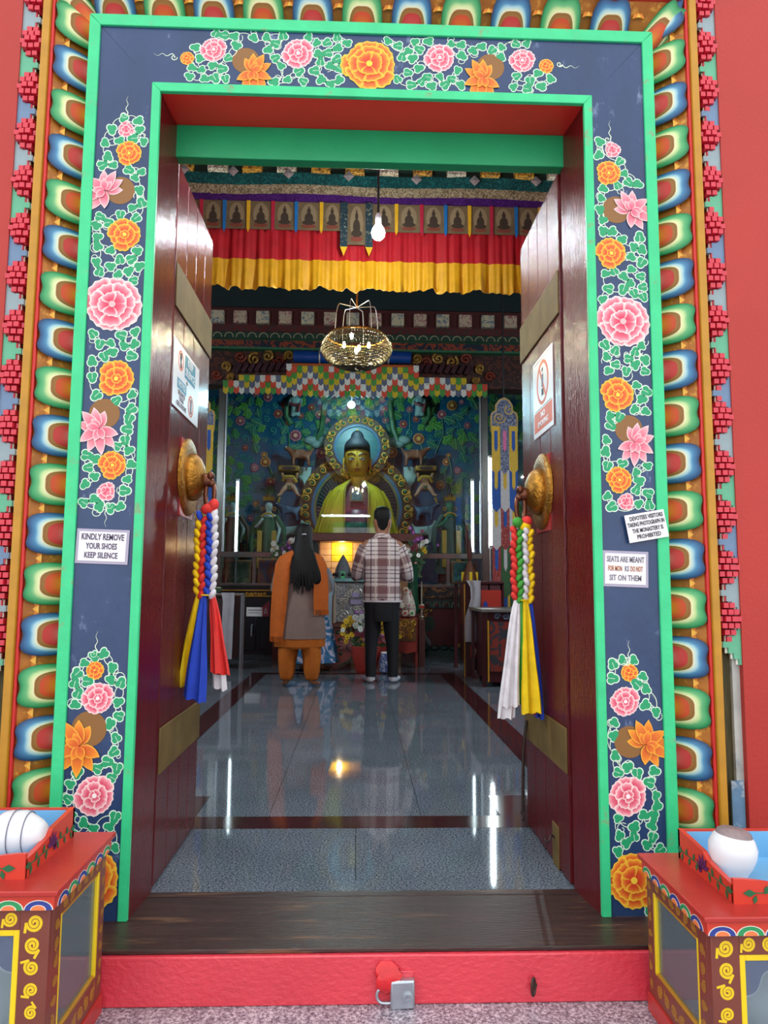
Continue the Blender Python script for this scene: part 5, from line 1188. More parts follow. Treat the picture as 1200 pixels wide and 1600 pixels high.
P_ = at(557, 778, SY); py_ = SY - 24 * ks
o = obj('chest_plaque', MB().poly([(cx + a * ks, P_.z + c * ks) for a, c in pl][::-1], py_ - .05, py_ + .25), pm('plaque gilt', '#8a7a4a', rough=.4), bu)
obj('plaque_face', MB().poly([(cx + a * ks * .8, P_.z + c * ks * .82) for a, c in pl][::-1], py_ - .056, py_ - .04), brocade('plaque picture', '#4a6a80', '#7a8a86', 20, .4), o)
obj('alms_bowl', MB().lathe([(4 * ks, -14 * ks), (13 * ks, -11 * ks), (17 * ks, 0), (16 * ks, 7 * ks), (15 * ks, 7 * ks), (12 * ks, 2 * ks)], (cx, SY - 34 * ks, Z(826)), 24), pm('teal bowl', '#23505a', rough=.25), bu)
obj('dark_sash', MB().loft([ring((cx, SY - .06), rx * ks, ry * ks, Z(py), 24) for py, rx, ry in ((880, 40, 36), (850, 34, 35), (815, 26, 31), (801, 24, 27), (797, 20, 20))]), pm('ink blue sash', '#20243a', rough=.4), bu, smooth=70)
obj('throne', MB().box((cx - .75, SY - .28, zl0 - .02), (cx + .75, SY + .3, Z(880))), pm('dark throne', '#2a1a18', rough=.6), bu)

# carved beasts and attendants on both sides
def P(px, py, Y, sgn): return at(px if sgn < 0 else 1117 - px, py, Y)
def beast(name, lab, px, py, Yc, ln, ht, mat, sgn, head=1, trunk=False, horns=None):
    """quadruped with body length ln px and height ht px, facing outwards"""
    k = Yc / F; c = P(px, py, Yc, sgn); d = -1 * -sgn if head > 0 else sgn      # head direction in x
    d = sgn * head; L = ln * k / 2; H = ht * k; r = H * .2
    z0 = c.z - H / 2; B = lambda x, y, z, q: (c.x + d * x * L, Yc + y * H, z0 + z * H, q * H)
    V = [B(0, 0, .62, .22), B(.6, 0, .66, .22), B(-.6, 0, .64, .22), B(.95, 0, .82, .14), B(1.2, 0, .98, .14), B(1.5, 0, .9, .09),
         B(.6, -.16, .4, .1), B(.62, -.17, .2, .065), B(.6, -.17, .03, .07), B(.62, .16, .4, .1), B(.66, .17, .2, .065), B(.64, .17, .03, .07),
         B(-.62, -.16, .42, .115), B(-.72, -.17, .22, .07), B(-.64, -.17, .03, .07), B(-.62, .16, .42, .115), B(-.75, .17, .22, .07), B(-.68, .17, .03, .07), B(-.95, 0, .8, .05), B(-1.15, 0, .98, .04)]
    E_ = [(0, 1), (0, 2), (1, 3), (3, 4), (4, 5), (1, 6), (6, 7), (7, 8), (1, 9), (9, 10), (10, 11), (2, 12), (12, 13), (13, 14), (2, 15), (15, 16), (16, 17), (2, 18), (18, 19)]
    if trunk:
        n = len(V); V += [B(1.65, 0, .65, .07), B(1.68, 0, .4, .055), B(1.8, 0, .28, .05)]; E_ += [(5, n), (n, n + 1), (n + 1, n + 2)]
    o = tag(skin(name, V, E_, mat, None, 2), lab, 'carving')
    if trunk:
        for sy in (-1, 1): obj('ear', MB().ball((c.x + d * 1.05 * L, Yc + sy * .2 * H, z0 + .95 * H), (.16 * L, .03 * H, .2 * H), 10, 6), mat, o)
    if horns:
        for sy in (-1, 1): obj('horn', MB().tube([(c.x + d * (1.15 - .25 * t) * L, Yc + sy * (.08 + .1 * t) * H, z0 + (1.08 + .28 * math.sin(t * 2.4)) * H) for t in [q / 6 for q in range(7)]], lambda t: .05 * H * (1.1 - t), 6), horns, o)
    obj('eye', MB().ball((c.x + d * 1.28 * L, Yc - .13 * H, z0 + 1.0 * H), .03 * H, 6, 5), ew, o)
    return o
BRN = pm('brown carving', '#7a4a30', rough=.5, var=.2); WEL = pm('pale elephant paint', '#7f9a96', rough=.5, var=.15); DBL = pm('blue beast paint', '#1f4a64', rough=.5, var=.2); FLS = pm('flesh paint', '#a87a60', rough=.5, var=.1); CLD = pm('pale cloud paint', '#9ab4ae', rough=.5, var=.1)
OCH = pm('ochre garment', '#b08a30', rough=.5, var=.15)
for sgn, nm in ((-1, 'left'), (1, 'right')):
    beast('carved_lion', 'brown winged lion carved at the top of the %s animal column' % nm, 470, 714, 11.45, 36, 30, BRN, sgn, 1)
    c = P(452, 733, 11.4, sgn); k = 11.4 / F
    t = thing('carved_bracket', (c.x, 11.4, c.z - 5 * k), 'gilt bracket block above the dwarf in the %s animal column' % nm, 'bracket')
    obj('block', MB().box((c.x - 17 * k, 11.3, c.z - 4.5 * k), (c.x + 17 * k, 11.6, c.z + 4.5 * k)), pm('bracket gilt', '#8a6a2a', rough=.4, metal=.3), t, bevel=.02)
    obj('inset', MB().disc((c.x, c.z), 11 * k, 11.28, 11.31, 20, rz=2.4 * k), pm('bracket inset', '#2a1a1c'), t)
    # cloud / cloth falling behind the dwarf
    q0 = P(474, 730, 11.62, sgn); rings = []
    for i in range(8):
        tt_ = i / 7; w_ = (13 * (1 - tt_ * .75)) * k; z = q0.z - 42 * k * tt_; xx = q0.x + sgn * -6 * k * tt_
        rings.append([(xx - w_, 11.62, z), (xx - w_ * .3, 11.58 + .02 * math.sin(i), z), (xx + w_ * .4, 11.6, z), (xx + w_, 11.62, z), (xx + w_, 11.65, z), (xx - w_, 11.65, z)])
    tag(obj('carved_cloud', MB().loft(rings), CLD, None, smooth=60), 'pale cloth-like cloud carved beside the %s animal column' % nm, 'carving')
    # dwarf
    f = P(453, 758, 11.3, sgn); u = 11.3 / F; y = 11.3
    V = [(f.x, y, f.z, 8 * u), (f.x, y, f.z + 7 * u, 7.5 * u), (f.x, y, f.z + 13 * u, 3.2 * u), (f.x, y, f.z + 16 * u, 4.6 * u), (f.x - 10 * u, y, f.z + 10 * u, 2.6 * u), (f.x - 12 * u, y - .05, f.z + 19 * u, 2.2 * u), (f.x + 10 * u, y, f.z + 10 * u, 2.6 * u), (f.x + 12 * u, y - .05, f.z + 19 * u, 2.2 * u), (f.x - 9 * u, y - .1, f.z - 8 * u, 4 * u), (f.x - 14 * u, y - .12, f.z - 17 * u, 2.8 * u), (f.x - 17 * u, y - .2, f.z - 19 * u, 2 * u), (f.x + 9 * u, y - .1, f.z - 8 * u, 4 * u), (f.x + 13 * u, y - .12, f.z - 17 * u, 2.8 * u), (f.x + 17 * u, y - .2, f.z - 19 * u, 2 * u)]
    d_ = tag(skin('carved_dwarf', V, [(0, 1), (1, 2), (2, 3), (1, 4), (4, 5), (1, 6), (6, 7), (0, 8), (8, 9), (9, 10), (0, 11), (11, 12), (12, 13)], FLS, None, 2), 'squat carved dwarf with raised arms in the %s animal column' % nm, 'carving')
    obj('loincloth', MB().loft([ring((f.x, y - .02), 9 * u * s1, 8.6 * u * s1, f.z + dz * u, 20, fold=.05) for dz, s1 in ((-9, .9), (-5, 1.05), (-1, 1.02))]), pm('olive loincloth', '#4a4a2a', rough=.6), d_, smooth=70)
    obj('scarf', MB().tube([(f.x - 11 * u, y - .06, f.z + 6 * u), (f.x - 6 * u, y - .1, f.z + 12 * u), (f.x + 6 * u, y - .1, f.z + 12 * u), (f.x + 11 * u, y - .06, f.z + 4 * u)], 2.4 * u, 7), OCH, d_)
    beast('carved_ram', 'dark blue horned ram carved below the %s dwarf' % nm, 453, 801, 11.15, 32, 28, DBL, sgn, 1, horns=OCH)
    beast('carved_elephant', 'pale grey elephant carved at the foot of the %s animal column' % nm, 455, 834, 11.14, 32, 33, WEL, sgn, 1 if sgn > 0 else -1, trunk=True)
def attendant(lab, px, sgn, face, robe, robe2, Y=10.8, top=776, bot=898):
    u = Y / F; f = P(px, 800, Y, sgn); zt_ = P(px, top, Y, sgn).z; H = (bot - top) * u; y = Y
    B = lambda x, yy, z, q: (f.x + x * H, y + yy * H, zt_ - z * H, q * H)
    V = [B(0, 0, .52, .08), B(0, 0, .38, .075), B(0, 0, .26, .065), B(0, 0, .195, .03), B(0, -.01, .14, .058), B(0, -.01, .07, .052), B(-.095, 0, .265, .03), B(-.16, -.03, .4, .024), B(-.1, -.12, .36, .02), B(-.05, -.15, .29, .022), B(.095, 0, .265, .03), B(.15, -.03, .42, .024), B(.13, -.1, .54, .02), B(.12, -.13, .6, .022)]
    o = tag(skin('attendant_statue', V, [(0, 1), (1, 2), (2, 3), (3, 4), (4, 5), (2, 6), (6, 7), (7, 8), (8, 9), (2, 10), (10, 11), (11, 12), (12, 13)], face, None, 2), lab, 'statue')
    obj('robe', MB().loft([ring((f.x, y), rx * H, ry * H, zt_ - z * H, 28, fold=fo, nf=11) for z, rx, ry, fo in ((1, .2, .15, .07), (.85, .185, .14, .06), (.7, .16, .13, .05), (.55, .13, .115, .03), (.46, .115, .105, .02))]), robe, o, smooth=70)
    obj('upper_garment', MB().loft([ring((f.x, y), rx * H, ry * H, zt_ - z * H, 24, fold=.03) for z, rx, ry in ((.5, .118, .1), (.4, .098, .088), (.33, .1, .085), (.27, .085, .07))], caps=False), robe, o, smooth=70)
    for s_ in (-1, 1): obj('sleeve_scarf', MB().tube([B(s_ * .1, -.03, .25, 0)[:3], B(s_ * .19, -.02, .4, 0)[:3], B(s_ * .21, -.05, .6, 0)[:3], B(s_ * .18, -.08, .85, 0)[:3]], [.03 * H, .035 * H, .03 * H, .015 * H], 8), robe, o)
    for s_ in (-1, 1): obj('sash_panel', MB().box((f.x + s_ * .09 * H - .03 * H, y - .16 * H, zt_ - .92 * H), (f.x + s_ * .09 * H + .03 * H, y - .13 * H, zt_ - .45 * H)), robe2, o, bevel=.01)
    obj('necklace', MB().tube([B(.075 * math.cos(a), -.085 - .02 * math.sin(a), .27 - .05 * math.sin(a) * -1 + .0, 0)[:3] for a in [PI + PI * k / 10 for k in range(11)]], .012 * H, 6), GILT, o)
    b = MB()
    for i in range(7):
        a = -PI / 2 + (i - 3) * .38; x, yy = .06 * math.cos(a), .06 * math.sin(a)
        b.add([B(x * 1.1 - .022 * math.sin(a) * -1, yy, .055, 0)[:3], B(x * 1.1 - .022 * math.sin(a), yy, .055, 0)[:3], B(x * 1.45, yy * 1.3, -.035 + .012 * abs(i - 3), 0)[:3], B(x * .9, yy * .9, .02, 0)[:3]], [(0, 1, 2), (1, 0, 3), (0, 2, 3), (2, 1, 3)])
    obj('crown', b, pm('crown gilt', '#a8842c', rough=.35, metal=.4), o, smooth=0)
    obj('topknot', MB().ball(B(0, 0, -.0, 0)[:3], (.035 * H, .035 * H, .05 * H), 10, 7), HAIR, o)
    for s_ in (-1, 1): obj('earring', MB().tube([(f.x + s_ * (.07 + .018 * math.cos(a)) * H, y - .02 * H, zt_ - (.16 + .022 * math.sin(a)) * H) for a in [2 * PI * k / 10 for k in range(10)]], .006 * H, 5, closed=True), GILT, o)
    fx = y - .075 * H
    for s_ in (-1, 1): obj('eye', MB().ball((f.x + s_ * .024 * H, fx + .008 * H, zt_ - .1 * H), (.012 * H, .006 * H, .004 * H), 8, 5), dk, o)
    obj('plinth', MB().lathe([(.15 * H, zl0 - .02), (.16 * H, zl0 + .01), (.15 * H, zt_ - 1.01 * H), (.14 * H, zt_ - .97 * H)], (f.x, y, 0), 24), pm('lotus plinth', '#4a2a2a', rough=.5), o)
attendant('white-faced crowned attendant statue in green robe, left of the Buddha', 420, -1, pm('white face paint', '#9fb4b0', rough=.4), pm('dark green robe', '#1c5a40', rough=.5, var=.2), OCH)
attendant('green-faced crowned attendant statue, right of the Buddha', 414, 1, pm('green face paint', '#2a7a5c', rough=.4), pm('deep teal robe', '#17504a', rough=.5, var=.2), OCH)
attendant('dim white-faced attendant statue at the far left of the altar glass', 364, -1, pm('white face paint', '#9fb4b0'), pm('rust robe', '#5a3a2a', rough=.5, var=.2), pm('dark green robe', '#1c5a40'), Y=11.1)

# ------------------------------------------------------------------ glass case
INK0 = pm('black lacquer', '#10131a', rough=.3, var=.1)
CHR = pm('dark chrome', '#8a908e', rough=.22, metal=.85, var=.15, vscale=10)
GP = glass('case glass', (.93, .97, .97), .5)
gc = thing('altar_glass_case', (0, AY, .95), 'tall chrome-framed glass front across the altar', 'glass case')
zt_, zm, zl = za(612), za(868), za(912)
for px, w_ in ((350, .1), (757, .1)):
    x = xa_(px) if px < 500 else at(px, 740, AY).x
    obj('post', MB().box((x - w_ / 2, AY - .05, zl - .02), (x + w_ / 2, AY + .05, zt_ + .05)), CHR, gc, bevel=.008)
    obj('post_bead', MB().box((x + w_ / 2, AY - .03, zm), (x + w_ / 2 + .02, AY + .03, zt_)) if px < 500 else MB().box((x - w_ / 2 - .02, AY - .03, zm), (x - w_ / 2, AY + .03, zt_)), STEEL, gc)
xl, xr = xa_(350), at(757, 740, AY).x
for za0, za1, nm in ((zt_, zt_ + .06, 'top_rail'), (zm - .04, zm + .04, 'middle_rail'), (zl - .04, zl, 'bottom_rail')):
    obj(nm, MB().box((-3.5, AY - .045, za0), (3.5, AY + .045, za1)), CHR, gc, bevel=.006)
for px in (397, 700):
    x = at(px, 890, AY).x; obj('mullion', MB().box((x - .02, AY - .03, zl), (x + .02, AY + .03, zm - .04)), CHR, gc)
obj('glass_pane', MB().box((xl + .05, AY - .004, zm + .04), (xr - .05, AY + .004, zt_)), GP, gc, smooth=0)
obj('glass_pane', MB().box((-3.5, AY - .004, zm + .04), (xl - .05, AY + .004, zt_)), GP, gc, smooth=0); obj('glass_pane', MB().box((xr + .05, AY - .004, zm + .04), (3.5, AY + .004, zt_)), GP, gc, smooth=0)
xq = [-3.5, at(397, 890, AY).x, at(495, 890, AY).x, at(652, 890, AY).x, at(700, 890, AY).x, 3.5]
for i in (0, 1, 3, 4): obj('lower_pane', MB().box((xq[i] + .022, AY - .004, zl), (xq[i + 1] - .022, AY + .004, zm - .04)), GP, gc, smooth=0)
sf = thing('altar_shelf', (0, 11, .2), 'dark shelf behind the altar glass carrying the statues', 'shelf'); obj('board', MB().box((-3.5, AY + .31, zl - .06), (3.5, BY_ - .01, zl - .02)), pm('dark shelf', '#1a2a2e', rough=.5), sf); obj('riser', MB().box((-3.5, AY + .32, 0), (3.5, AY + .4, zl - .06)), INK0, sf)
# spot lamp high inside the glass
p = at(549, 633, 10.36)
t = thing('altar_spotlight', tuple(p), 'blue-white spotlight shining high in front of the altar panel', 'spotlight')
obj('lamp_face', MB().disc((p.x, p.z), .052, p.y - .02, p.y, 20), glow('spot glow', '#d8fbff', 60), t)
obj('lamp_housing', MB().lathe([(.058, -.022), (.06, 0), (.05, .06), (.025, .09)], (p.x, p.y, p.z), 18, Matrix.Rotation(-PI / 2, 4, 'X')), BLACK, t)
obj('lamp_stem', MB().tube([(p.x, p.y + .05, p.z), (p.x, p.y + .06, p.z + .2), (p.x, AY, zt_ + .03)], .012, 6), BLACK, t)
lamp('spot_light', (p.x, p.y - .06, p.z), SPOT_W, '#bff2ff', t, .08)

# ------------------------------------------------------------------ shrine front, ledge and niche
x0, x1 = at(494, 840, 9.95).x, at(652, 840, 9.95).x
RDB = pm('red brown lacquer', '#5a2420', rough=.4, var=.15)
sh_ = thing('shrine_front', ((x0 + x1) / 2, 9.95, 0), 'brown shrine front with a glowing yellow niche below the Buddha', 'shrine')
zz = lambda py: at(558, py, 9.95).z
obj('ledge', MB().box((x0 - .05, 9.8, zz(847)), (x1 + .05, 10.11, zz(834))), RDB, sh_, bevel=.01)
nx0, nx1 = at(500, 870, 9.95).x, at(568, 870, 9.95).x
WOOD = pm('tan carved wood', '#8a6040', rough=.5, var=.2, vscale=6)
obj('niche_side', MB().box((x0, 9.9, .0), (nx0, 10.11, zz(847))), WOOD, sh_); obj('niche_side', MB().box((nx1, 9.9, .0), (x1, 10.11, zz(847))), WOOD, sh_)
obj('niche_floor', MB().box((nx0, 9.9, .0), (nx1, 10.11, zz(908))), WOOD, sh_)
obj('niche_back', MB().box((nx0, 10.09, zz(908)), (nx1, 10.11, zz(847))), pm('peach niche wall', '#e0a060', rough=.6, var=.1), sh_)
PEACH = pm('peach tile', '#f0c08a', rough=.5, var=.12); YLP = pm('yellow silk panel', '#f2c81c', rough=.5, var=.06)
for r in range(6):
    for c in range(4):
        bx0 = nx0 + (nx1 - nx0) * c / 4; bz0 = zz(908) + (zz(847) - zz(908)) * r / 6
        m = YLP if (c in (1, 2) and r >= 3) else PEACH
        obj('niche_tile', MB().box((bx0 + .004, 10.075, bz0 + .004), (bx0 + (nx1 - nx0) / 4 - .004, 10.09, bz0 + (zz(847) - zz(908)) / 6 - .004)), m, sh_, smooth=0)
lamp('niche_lamp', ((nx0 + nx1) / 2, 9.98, zz(856)), NICHE_W, '#ffe8b8', sh_, .03)
for px in (575, 600, 625, 645):
    x = at(px, 870, 9.9).x; obj('carved_stile', MB().box((x - .03, 9.87, zz(905)), (x + .03, 9.9, zz(850))), RDB, sh_, bevel=.008)
c = at(536, 890, 9.7); t = thing('butter_torma', (c.x, 9.7, at(536, 905, 9.7).z), 'grey pointed offering cone with green gem in front of the niche', 'offering')
obj('cone', MB().lathe([(.11, .0), (.12, .04), (.1, .16), (.06, .26), (.02, .33), (.002, .36)], (c.x, 9.7, at(536, 908, 9.7).z), 18), pm('grey silk cone', '#5a6068', rough=.5, var=.2, vscale=12), t)
obj('gem', MB().box((c.x - .03, 9.57, at(536, 906, 9.7).z), (c.x + .03, 9.6, at(536, 893, 9.7).z)), pm('green gem', '#2fae6a', rough=.2), t, bevel=.006)
for i in range(5): a = PI + PI * i / 4; obj('dark_bead', MB().ball((c.x + .115 * math.cos(a), 9.7 + .115 * math.sin(a), at(536, 898, 9.7).z), .028, 8, 6), BLACK, t)
obj('offering_stand', MB().box((c.x - .14, 9.55, .9), (c.x + .14, 9.85, at(536, 908, 9.7).z)), RDB, t)
obj('stand_leg', MB().box((c.x - .12, 9.57, 0), (c.x + .12, 9.83, .9)), RDB, t)

# ------------------------------------------------------------------ base cabinets
MARP = pm('maroon panel', '#4e141c', rough=.3, var=.12); WAVE = pm('dark teal waves', '#1f3f40', rough=.5, var=.2)
x0, x1 = x1 + .055, 3.5; Yb = AY - .08
cbx = thing('altar_base_cabinet', ((x0 + x1) / 2, AY, 0), 'maroon altar base with gilt corner scrolls on the right', 'cabinet')
zq = lambda py: at(700, py, Yb).z
obj('body', MB().box((x0, Yb, .1), (x1, AY + .3, zl - .045)), MARP, cbx)
obj('counter_edge', MB().box((x0, Yb - .06, zq(917)), (x1, AY - .06, zl - .045)), pm('pink grey stone', '#7a5a58', rough=.3), cbx)
obj('painted_frieze', MB().box((x0, Yb - .04, zq(934)), (x1, Yb, zq(918))), brocade('frieze black gold', '#12161e', '#8a5a28', 5, .5, .56), cbx)
obj('arch_frieze', MB().box((x0, Yb - .03, zq(950)), (x1, Yb, zq(936))), pm('ink green frieze', '#16221e', rough=.5), cbx)
for i in range(20):
    x = x0 + .1 + .13 * i
    a_ = obj('arch', MB().tube([(x + .05 * math.cos(a), Yb - .035, zq(949) + .075 * math.sin(a)) for a in [PI * q / 8 for q in range(9)]], .008, 5), pm('grey green arch', '#4a6a58', rough=.5), cbx)
    obj('arch_bud', MB().ball((x, Yb - .03, zq(945)), (.02, .015, .028), 8, 6), pm('dull red bud', '#6a2a2a'), cbx)
GCOR = brocade('gilt scroll corner', '#a87a28', '#3a2414', 12, .4, .5, .2, 'wave')
def corner(x, z, dx, dz):
    pts = [(0, 0), (dx * 1.0, 0), (dx * .82, dz * .12), (dx * .7, dz * .32), (dx * .5, dz * .36), (dx * .42, dz * .6), (dx * .2, dz * .68), (dx * .12, dz * .92), (0, dz * 1.0)]
    o = [(x + a, z + c) for a, c in pts]; ar = sum(o[i][0] * o[(i + 1) % 9][1] - o[(i + 1) % 9][0] * o[i][1] for i in range(9))
    return obj('gilt_corner', MB().poly(o if ar > 0 else o[::-1], Yb - .02, Yb), GCOR, cbx, smooth=0)
xc = at(742, 960, Yb).x
corner(xc, zq(951), -.28, -.2); corner(xc, zq(1012), -.3, .24); corner(x0, zq(951), .2, -.2); 
obj('wave_plinth', MB().box((x0, Yb - .05, 0), (x1, AY, .1)), WAVE, cbx)
for i in range(14): obj('wave_crest', MB().ball((x0 + .07 + .13 * i, Yb - .05, .1), (.065, .03, .04), 10, 6), WAVE, cbx)
obj('painted_bush', MB().disc((at(668, 975, Yb).x, zq(975)), .1, Yb - .006, Yb, 20, .12, 7, rz=.11), pm('dark green bush', '#12352c'), cbx)
obj('painted_crane', MB().tube([(at(662, 985, Yb).x, Yb - .01, zq(985)), (at(662, 995, Yb).x, Yb - .015, zq(995)), (at(668, 1003, Yb).x, Yb - .015, zq(1003)), (at(672, 1009, Yb).x, Yb - .01, zq(1009))], [.02, .04, .045, .02], 8), pm('crane grey', '#7a8486'), cbx)
xL0, xL1 = -3.5, at(494, 840, 9.95).x - .055
cb2 = thing('dark_side_cabinet', ((xL0 + xL1) / 2, AY, 0), 'black altar base cabinet with gold lettered edge on the left', 'cabinet')
INK = pm('black lacquer', '#10131a', rough=.3, var=.1)
obj('body', MB().box((xL0, Yb, 0), (xL1, AY + .3, zl - .045)), INK, cb2)
for xd in (-2.6, -2.0, -1.35): obj('cabinet_door', MB().box((xd, Yb - .02, .06), (xd + .6, Yb, zq(958))), INK, cb2, bevel=.008)
obj('gold_line', MB().box((xL0, Yb - .03, zq(925)), (xL1, Yb, zq(923.5))), GOLDP, cb2); obj('gold_line', MB().box((xL0, Yb - .03, zq(934)), (xL1, Yb, zq(932.5))), GOLDP, cb2)
b = MB()
for i in range(7): p = at(386 + i * 4.6, 928, Yb); b.tube(spiral((p.x, p.z), .022, 1.2, i, 1 if i % 2 else -1, 12, y=Yb - .03), .006, 5)
obj('gold_scrollwork', b, GOLDP, cb2)
hp = at(394, 985, Yb); obj('handle', MB().tube([(hp.x, Yb - .02, hp.z + .08), (hp.x, Yb - .06, hp.z + .07), (hp.x, Yb - .06, hp.z - .07), (hp.x, Yb - .02, hp.z - .08)], .014, 6), STEEL, cb2)
p = at(398, 956, Yb - .05); kq = Yb / F
sign('notice_board', 'small white printed notice standing on the dark left cabinet', Vector((p.x, Yb - .03, p.z)), EX, EZ, 26 * kq, 14 * kq, [('rect', 0, .022, .19, .012, GREYP), ('rect', -.01, -.014, .16, .008, GREYP)])
p = at(415, 953, Yb - .05); t = thing('red_plaque', (p.x, Yb - .05, p.z - .08), 'small red upright plaque beside the white notice', 'plaque')
obj('plaque_body', MB().poly([(p.x - .04, p.z - .09), (p.x + .05, p.z - .09), (p.x + .05, p.z + .13), (p.x - .04, p.z + .05)], Yb - .06, Yb - .03), pm('crimson plaque', '#7a1f34', rough=.4), t); obj('plaque_mark', MB().tube([(p.x - .015, Yb - .062, p.z - .05), (p.x, Yb - .062, p.z + .03), (p.x + .02, Yb - .062, p.z - .05)], .008, 5), pm('pale plaque mark', '#b8a8a8'), t)
# ------------------------------------------------------------------ people
def human(H, armL, armR, feet, lean=0., head_dx=0.):
    """skeleton facing +Y, origin between the feet. armX: shoulder->elbow->wrist offsets"""
    V = []; E_ = []
    def v(x, y, z, r, ry=None): V.append((x, y, z, r * H, (ry or r) * H)); return len(V) - 1
    S = lambda x: x * H
    pel = v(0, 0, S(.53), .085, .07); sp = v(0, S(.01 + lean * .3), S(.62), .075, .062); ch = v(0, S(.0 + lean * .7), S(.73), .085, .065); E_ += [(pel, sp), (sp, ch)]
    nb = v(0, S(lean), S(.825), .036); hd0 = v(head_dx, S(lean + .02), S(.875), .045, .052); hd1 = v(head_dx, S(lean + .022), S(.93), .05, .06); hd2 = v(head_dx, S(lean + .015), S(.97), .038, .045)
    E_ += [(ch, nb), (nb, hd0), (hd0, hd1), (hd1, hd2)]
    ns = v(head_dx, S(lean + .085), S(.915), .01); E_.append((hd1, ns))
    for s_ in (-1, 1):
        e = v(head_dx + s_ * S(.052), S(lean + .01), S(.915), .011); E_.append((hd1, e))
    for s_, arm in ((-1, armL), (1, armR)):
        sh = v(s_ * S(.1), S(lean * .9), S(.79), .034); el = v(*[S(q) for q in arm[0]], .026); wr = v(*[S(q) for q in arm[1]], .017); E_ += [(ch, sh), (sh, el), (el, wr)]
        d = (Vector(V[wr][:3]) - Vector(V[el][:3])).normalized(); side = d.cross(Vector((0, 0, 1))).normalized(); up = side.cross(d)
        base = Vector(V[wr][:3]); pm_ = base + d * S(.035); pa = v(*pm_, .022, .012); E_.append((wr, pa))
        for f in range(4):
            o = side * S((f - 1.5) * .0115); l = (.03, .036, .034, .027)[f]
            a = v(*(pm_ + d * S(.02) + o), .0058); b_ = v(*(pm_ + d * S(.02 + l * .6) + o - up * S(.006)), .0052); c_ = v(*(pm_ + d * S(.02 + l) + o - up * S(.014)), .0045); E_ += [(pa, a), (a, b_), (b_, c_)]
        o = side * (-s_) * S(.02); a = v(*(base + d * S(.02) + o * .9), .0065); b_ = v(*(base + d * S(.042) + o * 1.5), .0055); E_ += [(wr, a), (a, b_)]
    for s_, (fx, fy, tx) in zip((-1, 1), feet):
        hp = v(s_ * S(.05), 0, S(.5), .058); kn = v(S(fx) * .9 + s_ * S(.004), S(fy * .5 + .008), S(.285), .036); an = v(S(fx), S(fy - .012), S(.045), .022); he = v(S(fx), S(fy - .02), S(.018), .018); ba = v(S(fx + tx * .5), S(fy + .055), S(.014), .02, .013); to = v(S(fx + tx), S(fy + .1), S(.011), .016, .009)
        E_ += [(pel, hp), (hp, kn), (kn, an), (an, he), (an, ba), (ba, to)]
    return V, E_
def person(lab, loc, H, skinmat, V, E_):
    o = skin('person', [(x + loc[0], y + loc[1], z + loc[2], r, r2) for x, y, z, r, r2 in V], E_, skinmat, None, 2)
    return tag(o, lab, 'person')
def limb(path, n=20, fold=.03, nf=7, seed=0):
    """tapering cloth tube along a path of (x,y,z,rx,ry)"""
    rings = []; P_ = [Vector(p[:3]) for p in path]
    for i, p in enumerate(path):
        t = (P_[min(i + 1, len(P_) - 1)] - P_[max(i - 1, 0)]).normalized(); u = Vector((1, 0, 0)); 
        if abs(t.x) > .85: u = Vector((0, 0, 1))
        u = (u - t * u.dot(t)).normalized(); w_ = t.cross(u)
        rings.append([P_[i] + u * p[3] * math.cos(a) * (1 + fold * math.sin(nf * a + i * 1.7 + seed)) + w_ * p[4] * math.sin(a) * (1 + fold * math.sin(nf * a + i * 1.7 + seed)) for a in [2 * PI * k / n for k in range(n)]])
    return rings
def plaid(name):
    m = bpy.data.materials.new(name); m.use_nodes = True; MATS[name] = m
    N = m.node_tree.nodes; L = m.node_tree.links; p = N['Principled BSDF']; p.inputs['Roughness'].default_value = .8
    a = N.new('ShaderNodeAttribute'); a.attribute_name = 'Col'; s_ = N.new('ShaderNodeSeparateXYZ'); L.new(a.outputs['Vector'], s_.inputs[0])
    def stripes(sock, lo, hi):                           # 1 inside [lo,hi] of the repeat
        f = N.new('ShaderNodeMath'); f.operation = 'FRACT'; L.new(sock, f.inputs[0])
        g = N.new('ShaderNodeMath'); g.operation = 'GREATER_THAN'; L.new(f.outputs[0], g.inputs[0]); g.inputs[1].default_value = lo
        h = N.new('ShaderNodeMath'); h.operation = 'LESS_THAN'; L.new(f.outputs[0], h.inputs[0]); h.inputs[1].default_value = hi
        q = N.new('ShaderNodeMath'); q.operation = 'MULTIPLY'; L.new(g.outputs[0], q.inputs[0]); L.new(h.outputs[0], q.inputs[1]); return q.outputs[0]
    def mixn(src, fac, c, k):
        q = N.new('ShaderNodeMath'); q.operation = 'MULTIPLY'; L.new(fac, q.inputs[0]); q.inputs[1].default_value = k
        x = N.new('ShaderNodeMix'); x.data_type = 'RGBA'; L.new(q.outputs[0], x.inputs[0]); L.new(src, x.inputs[6]); x.inputs[7].default_value = (*lin(c), 1); return x.outputs[2]
    r = N.new('ShaderNodeRGB'); r.outputs[0].default_value = (*lin('#e2d8da'), 1); c = r.outputs[0]
    U, W = s_.outputs[0], s_.outputs[2]
    c = mixn(c, stripes(U, .38, .62), '#6a2228', .66); c = mixn(c, stripes(W, .33, .60), '#6a2228', .66)
    for lo, hi in ((.05, .075), (.2, .225), (.8, .825), (.93, .955)): c = mixn(c, stripes(U, lo, hi), '#4a1a20', .9)
    for lo, hi in ((.05, .08), (.18, .21), (.74, .77), (.88, .91)): c = mixn(c, stripes(W, lo, hi), '#4a1a20', .9)
    c = mixn(c, stripes(U, .32, .345), '#e8d4c4', .8); c = mixn(c, stripes(U, .655, .68), '#e8d4c4', .8); c = mixn(c, stripes(W, .655, .685), '#e8d4c4', .8)
    L.new(c, p.inputs['Base Color']); return m
PLAID = plaid('plaid cotton')
